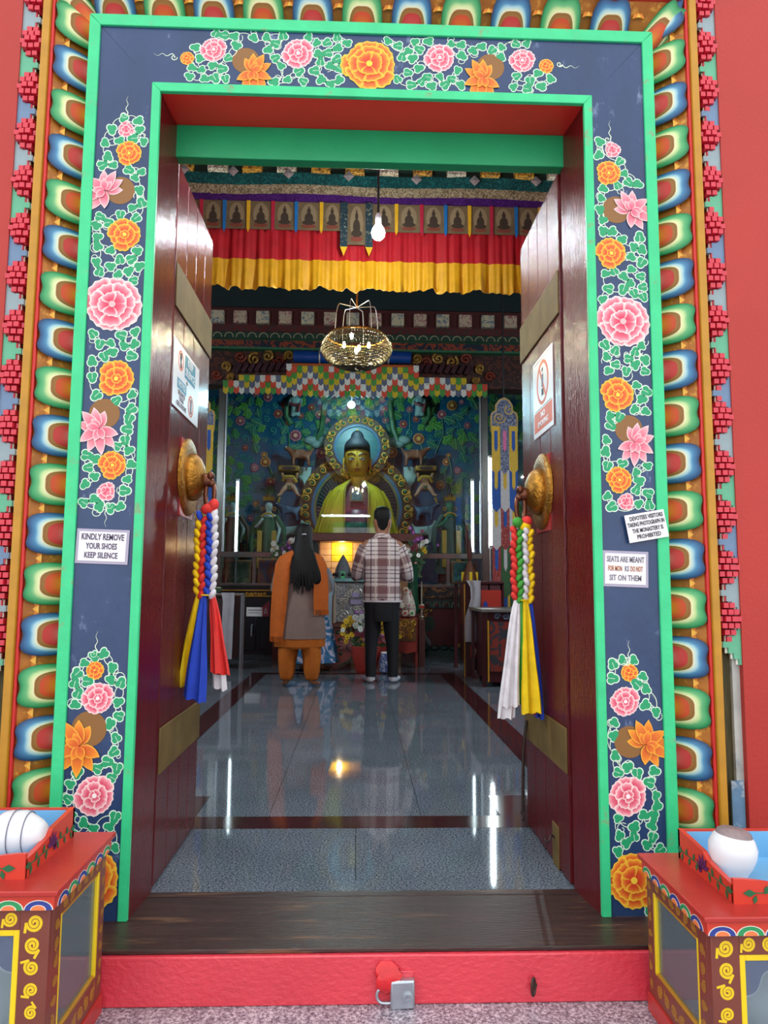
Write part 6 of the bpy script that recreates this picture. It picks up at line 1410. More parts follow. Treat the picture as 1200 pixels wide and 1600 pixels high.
SKN = pm('brown skin', '#9a6446', rough=.5, var=.06); HAIRB = pm('black hair', '#0b0a0b', rough=.6, spec=.3, var=.3, vscale=30, stretch=(8, 8, .6), bump=.7, bscale=30)
# --- man in the plaid shirt
mp = onz(596, 1066, 0); HM = 1.735
armL = ((-.145, .03, .605), (-.06, .16, .64)); armR = ((.15, .03, .60), (.07, .16, .64))
V, E_ = human(HM, armL, armR, ((-.062, 0, -.025), (.064, 0, .03)))
man = person('man in a plaid shirt and black trousers seen from behind at the altar', mp, HM, SKN, V, E_)
mx, my = mp.x, mp.y
def R_(rx, ry, z, cx_=0, cy=0, n=36, fold=.0, nf=9, ph=0): return ring((mx + cx_, my + cy), rx, ry, z, n, fold=fold, nf=nf, ph=ph)
sh = MB(); cs = []; rr = []
for z, rx, ry, cy, fo in ((.80, .19, .14, 0, .025), (.86, .195, .142, 0, .02), (.95, .185, .135, 0, .02), (1.05, .183, .132, 0, .015), (1.16, .195, .132, 0, .01), (1.26, .205, .128, 0, .01), (1.33, .205, .12, 0, .005), (1.38, .18, .102, 0, 0), (1.415, .135, .084, 0, 0), (1.44, .085, .075, .01, 0), (1.455, .07, .07, .012, 0)):
    ring_ = R_(rx, ry, z, 0, cy, fold=fo, nf=8, ph=z * 6); rr.append(ring_)
    for p in ring_: cs.append(((p[0] - mx) / .40 + .5, 0, z / .27 + .1))
sh.loft(rr, caps=True, cs=cs)
for s_, arm in ((-1, armL), (1, armR)):
    S0 = Vector((s_ * .155, 0, 1.335)); El = Vector(arm[0]) * HM; Wr = Vector(arm[1]) * HM
    path = []
    for i in range(7): t = i / 6; q = S0.lerp(El, t); path.append((mx + q.x + s_ * .012 * math.sin(PI * t), my + q.y, q.z, .082 - .016 * t, .085 - .016 * t))
    for i in range(1, 5): t = i / 4.6; q = El.lerp(Wr, t); path.append((mx + q.x, my + q.y, q.z, .062 - .012 * t, .062 - .012 * t))
    rg = limb(path, 20, .03, 6, s_); cs = []
    for i, r_ in enumerate(rg):
        for k in range(20): cs.append((k / 20 * 1.1 + .05, 0, i * .18 + .02))
    sh.loft(rg, caps=True, cs=cs)
    cuff = limb([(mx + q.x, my + q.y, q.z, r, r) for q, r in ((El.lerp(Wr, .84), .05), (El.lerp(Wr, .95), .05))], 16, .0)
    sh.loft(cuff, cs=[(.2, 0, .1)] * 32)
shirt = obj('shirt', sh, PLAID, man, smooth=80)
col_ = MB(); rgs = [R_(.074, .078, 1.44, 0, .012, 24), R_(.07, .075, 1.475, 0, .014, 24), R_(.082, .086, 1.452, 0, .01, 24), R_(.092, .095, 1.43, 0, .008, 24)]
obj('collar', col_.loft(rgs, caps=False, cs=[(.1 * (k % 10), 0, .15) for k in range(96)]), PLAID, shirt, smooth=60)
obj('undershirt_hem', MB().loft([R_(.205, .15, .788, fold=.02), R_(.21, .153, .806, fold=.02)], caps=False), CW, man, smooth=80)
TRO = pm('black trousers', '#14161c', rough=.75, var=.12, vscale=14, bump=.3, bscale=30)
tr = MB(); tr.loft([R_(.155, .12, .6, fold=.01), R_(.175, .135, .7, fold=.01), R_(.185, .14, .8), R_(.18, .13, .88)])
for s_, fx in ((-1, -.062), (1, .064)):
    fx *= HM; tr.loft(limb([(mx + s_ * .085, my, .78, .085, .12), (mx + s_ * .088, my, .66, .088, .105), (mx + (s_ * .088 + fx) / 2, my + .01, .5, .076, .09), (mx + fx * .97, my + .012, .36, .062, .075), (mx + fx, my - .005, .2, .055, .066), (mx + fx, my - .012, .09, .052, .06), (mx + fx, my - .012, .06, .051, .058)], 22, .03, 5, s_))
obj('trousers', tr, TRO, man, smooth=80)
SOCK = pm('white sock', '#c9cbd6', rough=.85, var=.06, bump=.3, bscale=120)
for s_, (fx, tx) in ((-1, (-.062, -.025)), (1, (.064, .03))):
    fx *= HM; tx *= HM
    b = MB(); b.loft(limb([(mx + fx, my - .02, .105, .04, .043), (mx + fx, my - .02, .06, .041, .046), (mx + fx, my - .015, .03, .042, .05)], 16, 0)); b.loft([[(mx + fx + tx * t + w_ * math.cos(a), my - .06 + .25 * t, max(.004, .034 - .008 * t + h_ * math.sin(a))) for a in [2 * PI * k / 14 for k in range(14)]] for t, w_, h_ in ((0, .012, .015), (.06, .034, .03), (.2, .041, .036), (.45, .044, .034), (.7, .048, .026), (.9, .04, .02), (1, .015, .01))])
    obj('sock', b, SOCK, man, smooth=80)
hz = 1.735
hr = [ring((mx, my + .03 + dy), rx, ry, z, 30, fold=.015, nf=13, ph=z * 20) for z, rx, ry, dy in ((1.50, .04, .03, -.055), (1.53, .058, .06, -.03), (1.565, .074, .085, -.012), (1.61, .084, .1, -.004), (1.66, .089, .108, 0), (1.705, .084, .1, 0), (1.735, .066, .078, .004), (1.752, .035, .04, .004))]
obj('hair', MB().loft(hr), HAIRB, man, smooth=70)
# --- woman with the orange shawl
wp = onz(467, 1073, 0); HWm = 1.54; mx, my = wp.x, wp.y
armL = ((-.16, .05, .60), (-.05, .17, .70)); armR = ((.16, .05, .60), (.05, .17, .70))
V, E_ = human(HWm, armL, armR, ((-.075, 0, -.03), (.078, -.015, .04)), head_dx=.02)
wom = person('woman with long black hair and an orange shawl seen from behind', wp, HWm, SKN, V, E_)
TAU = pm('taupe kurta cloth', '#857068', rough=.8, var=.1, vscale=10, bump=.3, bscale=60); ORG = pm('orange shawl cloth', '#bf5d12', rough=.8, var=.14, vscale=14, bump=.35, bscale=70); ORG2 = pm('orange salwar cloth', '#b5600e', rough=.8, var=.12, vscale=12, bump=.3, bscale=50)
rr = [R_(rx, ry, z, 0, cy, 40, fo, 10, z * 5) for z, rx, ry, cy, fo in ((.45, .245, .15, 0, .02), (.55, .24, .152, 0, .02), (.7, .225, .15, 0, .015), (.82, .205, .145, 0, .01), (.95, .18, .125, 0, .01), (1.07, .185, .12, 0, .005), (1.16, .19, .112, 0, 0), (1.22, .17, .098, 0, 0), (1.26, .11, .08, .005, 0), (1.29, .06, .055, .01, 0))]
ku = MB().loft(rr)
for s_, arm in ((-1, armL), (1, armR)):
    S0 = Vector((s_ * .15, 0, 1.19)); El = Vector(arm[0]) * HWm; Wr = Vector(arm[1]) * HWm
    ku.loft(limb([(mx + q.x, my + q.y, q.z, r, r) for q, r in ((S0, .068), (S0.lerp(El, .5), .064), (El, .056), (El.lerp(Wr, .5), .05), (El.lerp(Wr, .9), .043))], 16, .02))
obj('kurta', ku, TAU, wom, smooth=80)
obj('kurta_lining', MB().loft([R_(.235, .14, .375, fold=.03, nf=8), R_(.238, .145, .42, fold=.02, nf=8), R_(.232, .142, .5, fold=.02)], caps=False), ORG2, wom, smooth=80)
sw = MB().loft([R_(.19, .13, .36), R_(.2, .14, .5), R_(.19, .13, .7)])
for s_, fx, fy in ((-1, -.075, 0), (1, .078, -.015)):
    fx *= HWm; sw.loft(limb([(mx + s_ * .09, my, .5, .1, .125), (mx + (s_ * .09 + fx) / 2, my, .38, .098, .115), (mx + fx, my + fy, .26, .086, .1), (mx + fx, my + fy - .01, .14, .074, .085), (mx + fx, my + fy - .012, .09, .06, .068), (mx + fx, my + fy - .012, .07, .055, .062)], 22, .05, 7, s_))
obj('salwar', sw, ORG2, wom, smooth=80)
def shawl(name, a0, a1, prof, ztip=0):
    rings = []; n = 16
    for i, (z, rx, ry, sh0) in enumerate(prof):
        out, inn = [], []
        for k in range(n):
            a = a0 + (a1 - a0) * k / (n - 1) + sh0; f = 1 + .035 * math.sin(k * 1.9 + i * .25) + .02 * math.sin(k * 3.7 + 1)
            out.append((mx + rx * f * math.cos(a), my + ry * f * math.sin(a), z)); inn.append((mx + (rx - .012) * f * math.cos(a), my + (ry - .012) * f * math.sin(a), z))
        rings.append(out + inn[::-1])
    o = obj(name, MB().loft(rings), ORG, wom, smooth=70); fr = MB()
    for k in range(0, n):
        p = rings[-1][k]; fr.tube([p, (p[0] + random.uniform(-.006, .006), p[1], p[2] - .045)], .004, 5)
        if k < n - 1: q = rings[-1][k + 1]; fr.tube([((p[0] + q[0]) / 2, (p[1] + q[1]) / 2, p[2]), ((p[0] + q[0]) / 2, (p[1] + q[1]) / 2, p[2] - .05)], .004, 5)
    ff = obj('fringe', fr, ORG, o); ff['kind'] = 'stuff'; return o
D = math.radians
shawl('shawl_panel', D(150), D(246), [(1.285, .075, .07, .1), (1.265, .13, .1, .05), (1.22, .2, .125, 0), (1.15, .235, .15, 0), (1.0, .252, .168, 0), (.85, .262, .172, -.04), (.7, .268, .176, -.1), (.55, .272, .18, -.16), (.47, .272, .18, -.2)])
shawl('shawl_panel', D(298), D(395), [(1.285, .075, .07, -.1), (1.265, .13, .1, -.05), (1.22, .2, .125, 0), (1.15, .235, .15, 0), (1.0, .25, .165, 0), (.9, .256, .168, .03), (.8, .256, .17, .05), (.72, .256, .17, .06)])
hx = .02
hr = [ring((mx + hx + dx, my + .015 + dy), rx, ry, z, 30, fold=.02, nf=15, ph=z * 9) for z, rx, ry, dx, dy in ((1.545, .03, .035, 0, .0), (1.53, .06, .07, 0, .0), (1.49, .08, .095, 0, 0), (1.43, .086, .102, 0, -.004), (1.37, .086, .09, 0, -.02), (1.31, .092, .07, 0, -.055), (1.25, .105, .055, .01, -.09), (1.15, .125, .05, .02, -.115), (1.07, .138, .045, .035, -.125), (1.0, .135, .038, .045, -.13), (.965, .11, .028, .05, -.13), (.94, .07, .018, .05, -.13))]
hr_o = obj('hair', MB().loft(hr), HAIRB, wom, smooth=70)
b = MB()
for i in range(26):
    t = i / 25; x = mx + hx - .09 + .23 * t; z1 = .93 - .06 * random.random() + (.05 if t > .85 or t < .1 else 0)
    b.tube([(x * 1 - (x - mx - hx) * .35, my - .085, 1.28), (x - .005, my - .155 + .02 * abs(2 * t - 1) ** 2, 1.12), (x + .012 * math.sin(i * 2), my - .165 + .02 * abs(2 * t - 1) ** 2, 1.0), (x + random.uniform(-.015, .015), my - .16, z1)], [.014, .015, .013, .003], 6)
obj('hair_strands', b, HAIRB, hr_o)
obj('hair_clip', MB().ball((mx + hx + .012, my - .1, 1.43), (.022, .01, .012), 10, 6), STEEL, hr_o)
# --- third visitor, mostly hidden behind the woman
tp = onz(503, 1046, 0); HT = 1.47; mx, my = tp.x - .13, tp.y - .14; 
V, E_ = human(HT, ((-.15, .06, .6), (-.05, .17, .68)), ((.15, .06, .6), (.05, .17, .68)), ((-.05, 0, -.02), (.09, -.02, .06)), lean=.05)
vis = person('visitor in a blue and white flowered skirt half hidden behind the woman', (mx, my, 0), HT, SKN, V, E_)
SKT = brocade('blue flowered cotton', '#2a6a9a', '#b9b8d0', 6, .8, .53)
obj('skirt', MB().loft([R_(rx, ry, z, .02, 0, 40, fo, 9) for z, rx, ry, fo in ((.1, .29, .21, .06), (.25, .27, .2, .05), (.45, .235, .18, .04), (.62, .185, .15, .02), (.78, .16, .125, .0))]), SKT, vis, smooth=80)
gb = pm('pale grey blue blouse', '#7a8494', rough=.8, var=.12, vscale=12, bump=.3)
bl = MB().loft([R_(rx, ry, z, 0, cy, 36, .01, 8) for z, rx, ry, cy in ((.66, .195, .155, 0), (.8, .175, .135, .01), (.95, .17, .125, .03), (1.08, .175, .12, .05), (1.15, .15, .1, .06), (1.19, .09, .075, .07), (1.22, .05, .05, .075))])
for s_ in (-1, 1): bl.loft(limb([(mx + s_ * .14, my + .06, 1.12, .065, .065), (mx + s_ * .2, my + .07, 1.0, .06, .06), (mx + s_ * .22, my + .09, .88, .055, .055), (mx + s_ * .14, my + .17, .95, .045, .045)], 16, .02))
obj('blouse', bl, gb, vis, smooth=80)
obj('veil', MB().loft([[(mx + .13 + dx, my - .1, z), (mx + .2 + dx * 1.2, my - .07, z), (mx + .24 + dx * 1.3, my + .02, z), (mx + .225 + dx * 1.3, my + .02, z), (mx + .19 + dx * 1.2, my - .055, z), (mx + .13 + dx, my - .085, z)] for z, dx in ((1.16, -.06), (1.05, -.02), (.9, 0), (.7, .0), (.5, .0))]), pm('light blue veil', '#8fa2b4', rough=.8, var=.1), vis, smooth=60)
obj('hair', MB().loft([ring((mx, my + .075 + dy), rx, ry, z, 24, fold=.02, nf=11) for z, rx, ry, dy in ((1.18, .04, .035, -.09), (1.25, .06, .06, -.04), (1.32, .078, .085, -.01), (1.38, .08, .09, 0), (1.43, .065, .075, 0), (1.46, .03, .035, 0))]), HAIRB, vis, smooth=70)
# ------------------------------------------------------------------ offering table, flowers, side tables
TY = 8.45; kt = TY / F
x0, x1 = at(521, 950, TY).x, at(655, 950, TY).x; zT = at(560, 904, TY).z; xm = at(612, 950, TY).x
ot = thing('offering_table', ((x0 + x1) / 2, TY + .3, 0), 'carved red offering table with silver front panel before the altar', 'table')
REDC = pm('red carved lacquer', '#8f2a20', rough=.4, var=.15); SILP = brocade('embossed silver sheet', '#8a8a88', '#5a5a64', 16, .35, .5, .4)
obj('table_top', MB().box((x0 - .03, TY - .05, zT - .04), (xm, TY + .6, zT)), pm('teal table cloth', '#6a9a9a', rough=.6), ot, bevel=.008)
obj('body', MB().box((x0, TY, .12), (xm, TY + .58, zT - .04)), REDC, ot)
pz = at(560, 972, TY).z
obj('silver_panel', MB().box((x0 + .02, TY - .02, pz), (xm, TY, zT - .05)), SILP, ot, bevel=.004)
obj('panel_border', MB().box((x0 + .0, TY - .03, pz - .01), (x0 + .03, TY, zT - .04)), pm('cream border', '#b0a090', rough=.5), ot)
rnd = random.Random(8)
for i in range(26):
    r = rnd.uniform(.03, .06); x = rnd.uniform(x0 + .08, xm - .08); z = rnd.uniform(pz + .08, zT - .12)
    obj('embossed_boss', MB().tube(spiral((x, z), r, 1.3, i, rnd.choice((-1, 1)), 16, .2, y=TY - .022), .011, 5, flat=(1, .8, 1)), pm('embossed relief', '#a8a49c', rough=.35, metal=.4, var=.3), ot)
obj('embossed_shrine', MB().box((x0 + .19, TY - .045, pz + .2), (x0 + .33, TY - .02, pz + .26)).box((x0 + .21, TY - .05, pz + .28), (x0 + .3, TY - .02, pz + .34)), pm('lilac relief', '#8a80a0', rough=.4, metal=.3), ot, bevel=.005)
obj('shelf_ledge', MB().box((x0 - .05, TY - .07, pz - .06), (xm, TY + .02, pz - .01)), RDB, ot, bevel=.008)
l = at(548, 1010, TY - .02); LOT = pm('dusty pink lotus', '#a86a6a', rough=.5, var=.15)
for k in range(11):
    a = -.25 + (PI + .5) * k / 10
    obj('lotus_petal', MB().ball((l.x + .09 * math.cos(a), TY - .02, l.z + .075 * math.sin(a)), (.06, .025, .026), 8, 6, Matrix.Rotation(-a, 3, 'Y')), LOT, ot)
obj('lotus_heart', MB().ball((l.x, TY - .03, l.z), (.06, .03, .05), 10, 7), pm('lotus heart', '#a87a80', rough=.5), ot)
obj('apron', MB().poly([(x0, .0), (x0 + .12, .02), (x0 + .25, .13), (x0 + .38, .02), (xm, .0), (xm, .3), (x0, .3)], TY - .015, TY), REDC, ot, smooth=0)
b = MB().tube([(x0 + .06, TY - .02, .03), (x0 + .16, TY - .02, .07), (x0 + .25, TY - .02, .16), (x0 + .34, TY - .02, .07), (x0 + .44, TY - .02, .03)], .02, 6); obj('apron_moulding', b, pm('olive grey moulding', '#6a6450', rough=.5), ot)
for i in range(5): p = at(528 + 4 * (i % 2), 988 + 11 * i, TY); obj('carved_leaf', MB().ball((p.x, TY - .012, p.z), (.03, .015, .022), 8, 6), pm('dark leaf carving', '#3a4a34', rough=.5), ot)
for xx in (x0 + .03, xm - .05): obj('leg', MB().box((xx, TY + .5, 0), (xx + .05, TY + .56, .12)), REDC, ot); obj('leg', MB().box((xx, TY + .02, 0), (xx + .05, TY + .08, .12)), REDC, ot)
# gilt chest on the right with offerings
CYY = 8.6; xa0, xa1 = at(618, 980, CYY).x, at(653, 980, CYY).x; zc = at(636, 966, CYY).z; zmid = at(636, 1003, CYY).z; zlo = at(636, 1020, CYY).z
ch_ = thing('gilt_side_chest', ((xa0 + xa1) / 2, CYY + .2, 0), 'red chest with gold scroll front standing right of the man', 'chest')
obj('body', MB().box((xa0, CYY, zlo), (xa1, CYY + .45, zc)), REDC, ch_, bevel=.006)
obj('gold_front', MB().box((xa0 + .015, CYY - .012, zmid + .01), (xa1 - .025, CYY, zc - .01)), pm('dull gold ground', '#7a5020', rough=.4, metal=.2, var=.2), ch_)
for i, (px, py, r) in enumerate(((632, 975, 7), (641, 983, 6), (628, 990, 6), (640, 995, 5), (646, 973, 5), (624, 976, 5))):
    p = at(px, py, CYY); obj('gold_scroll', MB().tube(spiral((p.x, p.z), r * CYY / F, 1.4, i, 1 if i % 2 else -1, 20, .15, y=CYY - .016), .010, 5), GILT, ch_)
obj('red_front', MB().poly([(xa0 + .015, zmid), (xa0 + .015, zlo + .02), ((xa0 + xa1) / 2, zlo - .01), (xa1 - .02, zlo + .02), (xa1 - .02, zmid)], CYY - .012, CYY), pm('bright red panel', '#b03226', rough=.4, var=.1), ch_, smooth=0)
for xx in (xa0, xa1 - .03):
    for yy in (CYY, CYY + .4): obj('leg', MB().box((xx, yy, 0), (xx + .03, yy + .04, zlo)), REDC, ch_)
p = at(637, 966, CYY); t = thing('offering_vase', (p.x, CYY + .12, zc), 'white flowered offering vase on the gilt chest', 'vase')
obj('vase_body', MB().lathe([(.06, 0), (.1, .02), (.11, .1), (.09, .2), (.06, .28), (.05, .32), (.07, .34)], (p.x, CYY + .14, zc), 20), brocade('floral porcelain', '#c9c4b8', '#a83a34', 18, .35, .6), t)
for i, (dx, dz, c) in enumerate(((-.07, .12, '#d8d4c4'), (.02, .12, '#c88aa0'), (-.03, .03, '#c83a30'), (.05, .03, '#3f8a3a'), (-.02, .3, '#b8583a'))):
    obj('painted_rosette', MB().color('#d8d8c8').disc((p.x + dx, zc + dz + .03), .035, CYY + .0, CYY + .03, 14, .1, 6).color(c).disc((p.x + dx, zc + dz + .03), .018, CYY - .012, CYY + .0, 10), VC, t, smooth=0)
for i in range(3): obj('red_flower', MB().ball((p.x - .13 + .02 * i, CYY + .06, zc + .06 + .06 * i), (.04, .04, .035), 8, 6), pm('red petal', '#a8201c', rough=.6), t)
p = at(660, 966, CYY); t = thing('silver_stupa_lamp', (p.x, CYY + .1, zc - .02), 'slim silver stupa-shaped lamp beside the offering vase', 'lamp')
obj('stem', MB().lathe([(.03, 0), (.035, .03), (.012, .05), (.012, .12), (.03, .13), (.034, .17), (.01, .19), (.008, .38), (.004, .45)], (p.x, CYY + .1, zc - .02), 14), pm('tarnished silver', '#b0a898', rough=.3, metal=.6), t)
obj('red_collar', MB().lathe([(.02, .13), (.037, .14), (.037, .165), (.02, .18)], (p.x, CYY + .1, zc - .02), 14), pm('red enamel', '#9a2a24', rough=.3), t)
obj('stand', MB().box((p.x - .035, CYY + .05, 0), (p.x + .035, CYY + .15, zc - .02)), RDB, t)
# ---- bouquets
def daisy(name, c, cc, n=9):
    b = MB()
    for k in range(n): a = 2 * PI * k / n; b.color(c).ball((.62 * math.cos(a), -.1, .62 * math.sin(a)), (.42, .14, .2), 6, 4, Matrix.Rotation(-a, 3, 'Y'))
    b.color(cc).ball((0, -.18, 0), (.3, .2, .3), 8, 5); return b.mesh(name, VC, 60)
DSY = {'y': daisy('yellow_flower', '#d8b414', '#b8860c'), 'w': daisy('white_flower', '#d4d6d8', '#c8c490', 11), 'p': daisy('purple_flower', '#8a3a9a', '#c08ac8', 6), 'm': daisy('magenta_flower', '#8a1a4a', '#5a0a2a', 7), 'r': daisy('red_flower', '#8a1a1c', '#5a0a10', 8), 'k': daisy('pink_flower', '#b8788a', '#c8a080', 8)}
GRN = pm('bouquet leaf', '#244a24', rough=.6, var=.2)
def bouquet(name, lab, c, pot, heads, leaves, potmat, seed):
    """c: point under the flowers (pot top); heads: (kind, dx, dz, r, dy) in metres"""
    rnd = random.Random(seed); t = thing(name, (c[0], c[1], pot[0][1]), lab, 'flowers')
    obj('pot', MB().lathe([(r, z) for r, z in pot], (c[0], c[1], 0), 22), potmat, t)
    for k, dx, dz, r, dy in heads:
        put(DSY[k].name, DSY[k], t, Matrix.Translation((c[0] + dx, c[1] + dy, c[2] + dz)) @ Matrix.Rotation(rnd.uniform(-.5, .5), 4, 'X') @ Matrix.Rotation(rnd.uniform(-.5, .5), 4, 'Z') @ Matrix.Rotation(rnd.uniform(0, 6), 4, 'Y') @ Matrix.Diagonal((r, r, r, 1)))
    lm = MB().add([(0, 0, 0), (.5, -.08, .22), (1, -.02, 0), (.5, -.08, -.22), (.5, .06, 0)], [(0, 3, 4), (3, 2, 4), (2, 1, 4), (1, 0, 4), (0, 1, 3), (1, 2, 3)]).mesh('leaf', GRN, 0)
    for i in range(leaves[0]):
        a = rnd.uniform(0, 2 * PI); rr = rnd.uniform(0, 1) ** .5
        put('leaf', lm, t, Matrix.Translation((c[0] + leaves[1] * rr * math.cos(a), c[1] + .04 * rnd.uniform(-1, 1), c[2] + leaves[3] + leaves[2] * rr * math.sin(a))) @ Matrix.Rotation(rnd.uniform(0, 6), 4, 'Y') @ Matrix.Scale(rnd.uniform(.07, .12), 4))
    b = MB()
    for k, dx, dz, r, dy in heads: b.tube([(c[0] + dx * .2, c[1], c[2] - .05), (c[0] + dx * .7, c[1] + dy * .6, c[2] + dz * .55), (c[0] + dx, c[1] + dy + .01, c[2] + dz)], .004, 5, False)
    obj('stems', b, GRN, t)
FYY = 8.1; kf = FYY / F
def hd(lst, cpx, cpy, k, Y0=None):
    rnd = random.Random(5); return [(q[0], (q[1] - cpx) * k, (cpy - q[2]) * k, (q[3] if len(q) > 3 else 4.6) * k, rnd.uniform(-.1, .0)) for q in lst]
fl1 = [('y', 541, 972, 5.2), ('y', 547, 967, 5), ('y', 537, 980, 5), ('y', 545, 977, 5), ('y', 552, 972, 4.8), ('y', 536, 990, 5), ('y', 543, 995, 5), ('y', 550, 992, 5), ('y', 541, 1003, 4.5), ('w', 555, 966, 5.4), ('w', 561, 973, 6.5), ('w', 565, 964, 5), ('w', 556, 978, 6), ('w', 563, 983, 5.5), ('w', 569, 978, 5), ('w', 536, 985, 4),
       ('m', 557, 990, 5), ('m', 565, 992, 5), ('m', 570, 987, 5), ('y', 565, 999, 4.6), ('y', 568, 1008, 4.2), ('y', 561, 1016, 4), ('y', 564, 1023, 3.6), ('k', 569, 999, 4.5), ('p', 557, 958, 4), ('p', 564, 957, 4), ('y', 597, 974, 4), ('y', 599, 982, 4), ('y', 598, 989, 4), ('p', 597, 992, 4.6), ('k', 597, 999, 4.2), ('k', 601, 1003, 4), ('w', 580, 970, 5), ('w', 588, 975, 5), ('r', 580, 985, 5), ('y', 588, 990, 5), ('m', 590, 1000, 5), ('y', 624, 995, 3.6), ('y', 605, 985, 4)]
cpt = at(572, 1012, FYY); zf = lambda py: at(572, py, FYY).z
bouquet('flower_pot', 'big bouquet of yellow, white and purple flowers in a red pot by the man', (cpt.x, FYY, zf(1012)), [(.1, 0), (.12, .03), (.15, .16), (.17, zf(1010)), (.16, zf(1009)), (.1, zf(1014))], hd(fl1, 572, 1012, kf), (36, .17, .17, .13), pm('red clay pot', '#9a2f26', rough=.45, var=.12), 3)
v0 = at(645, 880, 9.3); k9 = 9.3 / F
fl2 = [('p', 652, 843, 5), ('p', 658, 841, 4.4), ('p', 647, 846, 4), ('w', 661, 848, 4.6), ('w', 666, 846, 4.2), ('w', 656, 853, 4.6), ('m', 648, 854, 5), ('m', 644, 858, 5), ('r', 652, 860, 4.6), ('y', 661, 858, 4.8), ('y', 664, 862, 4), ('w', 640, 868, 4), ('w', 653, 868, 4), ('p', 640, 826, 4), ('p', 645, 832, 4), ('m', 659, 830, 3.6), ('p', 683, 852, 3), ('w', 637, 860, 4), ('k', 649, 880, 2.4)]
bouquet('tall_flower_vase', 'tall vase of purple, white and yellow flowers right of the man', (v0.x, 9.3, v0.z), [(.07, .6), (.09, .66), (.07, .8), (.06, v0.z - .06), (.07, v0.z - .02), (.05, v0.z - .03)], hd(fl2, 645, 880, k9), (60, .15, .2, .02), pm('dark green vase', '#12402c', rough=.3), 6)
obj('vase_table', MB().box((v0.x - .14, 9.17, .0), (v0.x + .14, 9.43, .6)), RDB, bpy.data.objects['tall_flower_vase'])
v1 = at(447, 872, 9.4); k9 = 9.4 / F
fl3 = [('w', 428, 850, 5), ('w', 433, 856, 4.6), ('w', 426, 860, 4.4), ('w', 432, 866, 4), ('w', 455, 845, 5.4), ('w', 462, 842, 4.6), ('w', 468, 848, 4.6), ('w', 474, 845, 4.4), ('p', 446, 852, 5.4), ('p', 452, 856, 5), ('m', 463, 850, 5), ('m', 468, 853, 4.6), ('p', 442, 858, 4), ('w', 445, 864, 4), ('k', 452, 848, 4), ('w', 480, 852, 4)]
bouquet('flower_vase', 'vase of white and purple flowers left of the woman on the altar', (v1.x, 9.4, v1.z), [(.06, .6), (.09, .64), (.09, .9), (.07, v1.z - .05), (.08, v1.z - .02), (.06, v1.z - .03)], hd(fl3, 447, 872, k9), (40, .17, .13, .04), pm('olive vase', '#4a4a24', rough=.4), 9)
obj('vase_table', MB().box((v1.x - .14, 9.27, .0), (v1.x + .14, 9.53, .6)), RDB, bpy.data.objects['flower_vase'])
# blue patterned bucket between the man's legs
p = at(600, 1040, 8.0); t = thing('blue_white_jar', (p.x, 8.0, 0), 'blue and white jar on the floor behind the man', 'jar')
obj('jar_body', MB().lathe([(.05, 0), (.07, .02), (.075, .12), (.06, .2), (.05, .22)], (p.x + .02, 8.02, 0), 18), brocade('blue white glaze', '#2a3f78', '#9aa2b4', 20, .3), t); obj('jar_rim', MB().tube([(p.x + .02 + .05 * math.cos(a), 8.02 + .05 * math.sin(a), .222) for a in [2 * PI * k / 16 for k in range(16)]], .008, 6, closed=True), WHT, t)
# ---- right-hand low tables with white cloth
TB1 = 7.75; zt1 = at(735, 908, TB1).z; xa = at(726, 1000, TB1).x; xb = at(788, 908, TB1).x
rt = thing('reading_table', ((xa + xb) / 2, TB1 + .3, 0), 'narrow maroon reading table with red panel at the right, near the banner', 'table')
MRD = pm('maroon lacquer', '#3c1018', rough=.35, var=.12)
obj('table_top', MB().box((xa, TB1, zt1 - .03), (xb, TB1 + .9, zt1)), MRD, rt, bevel=.006)
obj('upper_front', MB().box((at(752, 930, TB1).x, TB1 + .02, at(760, 922, TB1).z), (xb - .02, TB1 + .05, zt1 - .03)), pm('plum cloth', '#4a1c28', rough=.6), rt)
obj('red_panel', MB().box((at(752, 930, TB1).x, TB1 + .01, at(760, 950, TB1).z), (at(783, 930, TB1).x, TB1 + .04, at(760, 922, TB1).z)), pm('bright red panel', '#b03226'), rt)
e = at(758, 944, TB1); obj('blue_emblem', MB().poly([(e.x - .02, e.z - .04), (e.x + .03, e.z - .04), (e.x + .03, e.z), (e.x + .005, e.z + .04), (e.x - .02, e.z)], TB1, TB1 + .012), DKB, rt, smooth=0)
for xx, wdt in ((xa, .08), (at(750, 1000, TB1).x, .02), (at(764, 1000, TB1).x, .015), (xb - .04, .04)):
    obj('leg', MB().box((xx, TB1 + .02, 0), (xx + wdt, TB1 + .07, zt1 - .03)), MRD, rt)
for xx in (xa, xb - .04): obj('leg', MB().box((xx, TB1 + .82, 0), (xx + .04, TB1 + .87, zt1 - .03)), MRD, rt)
obj('gold_edge', MB().box((xa - .004, TB1 - .004, 0), (xa + .006, TB1 + .01, zt1 - .03)), GOLDP, rt)
lp = at(747, 1000, TB1); obj('lower_panel', MB().box((at(736, 1020, TB1).x, TB1 + .03, at(745, 1048, TB1).z), (at(765, 1020, TB1).x, TB1 + .06, at(745, 1005, TB1).z)), INK, rt)
q0 = at(735, 1028, TB1); q1 = at(747, 1009, TB1); f_ = obj('framed_picture', MB().box((q0.x, TB1 - .0, q0.z), (q1.x, TB1 + .03, q1.z)), pm('picture red', '#8a1f20', rough=.4), rt)
obj('white_figure', MB().poly([(q0.x + .02, q0.z + .03), (q0.x + .05, q0.z + .02), (q0.x + .065, q0.z + .09), (q0.x + .04, q0.z + .11), (q0.x + .02, q0.z + .08)], TB1 - .004, TB1, None), WHITE, f_, smooth=0)
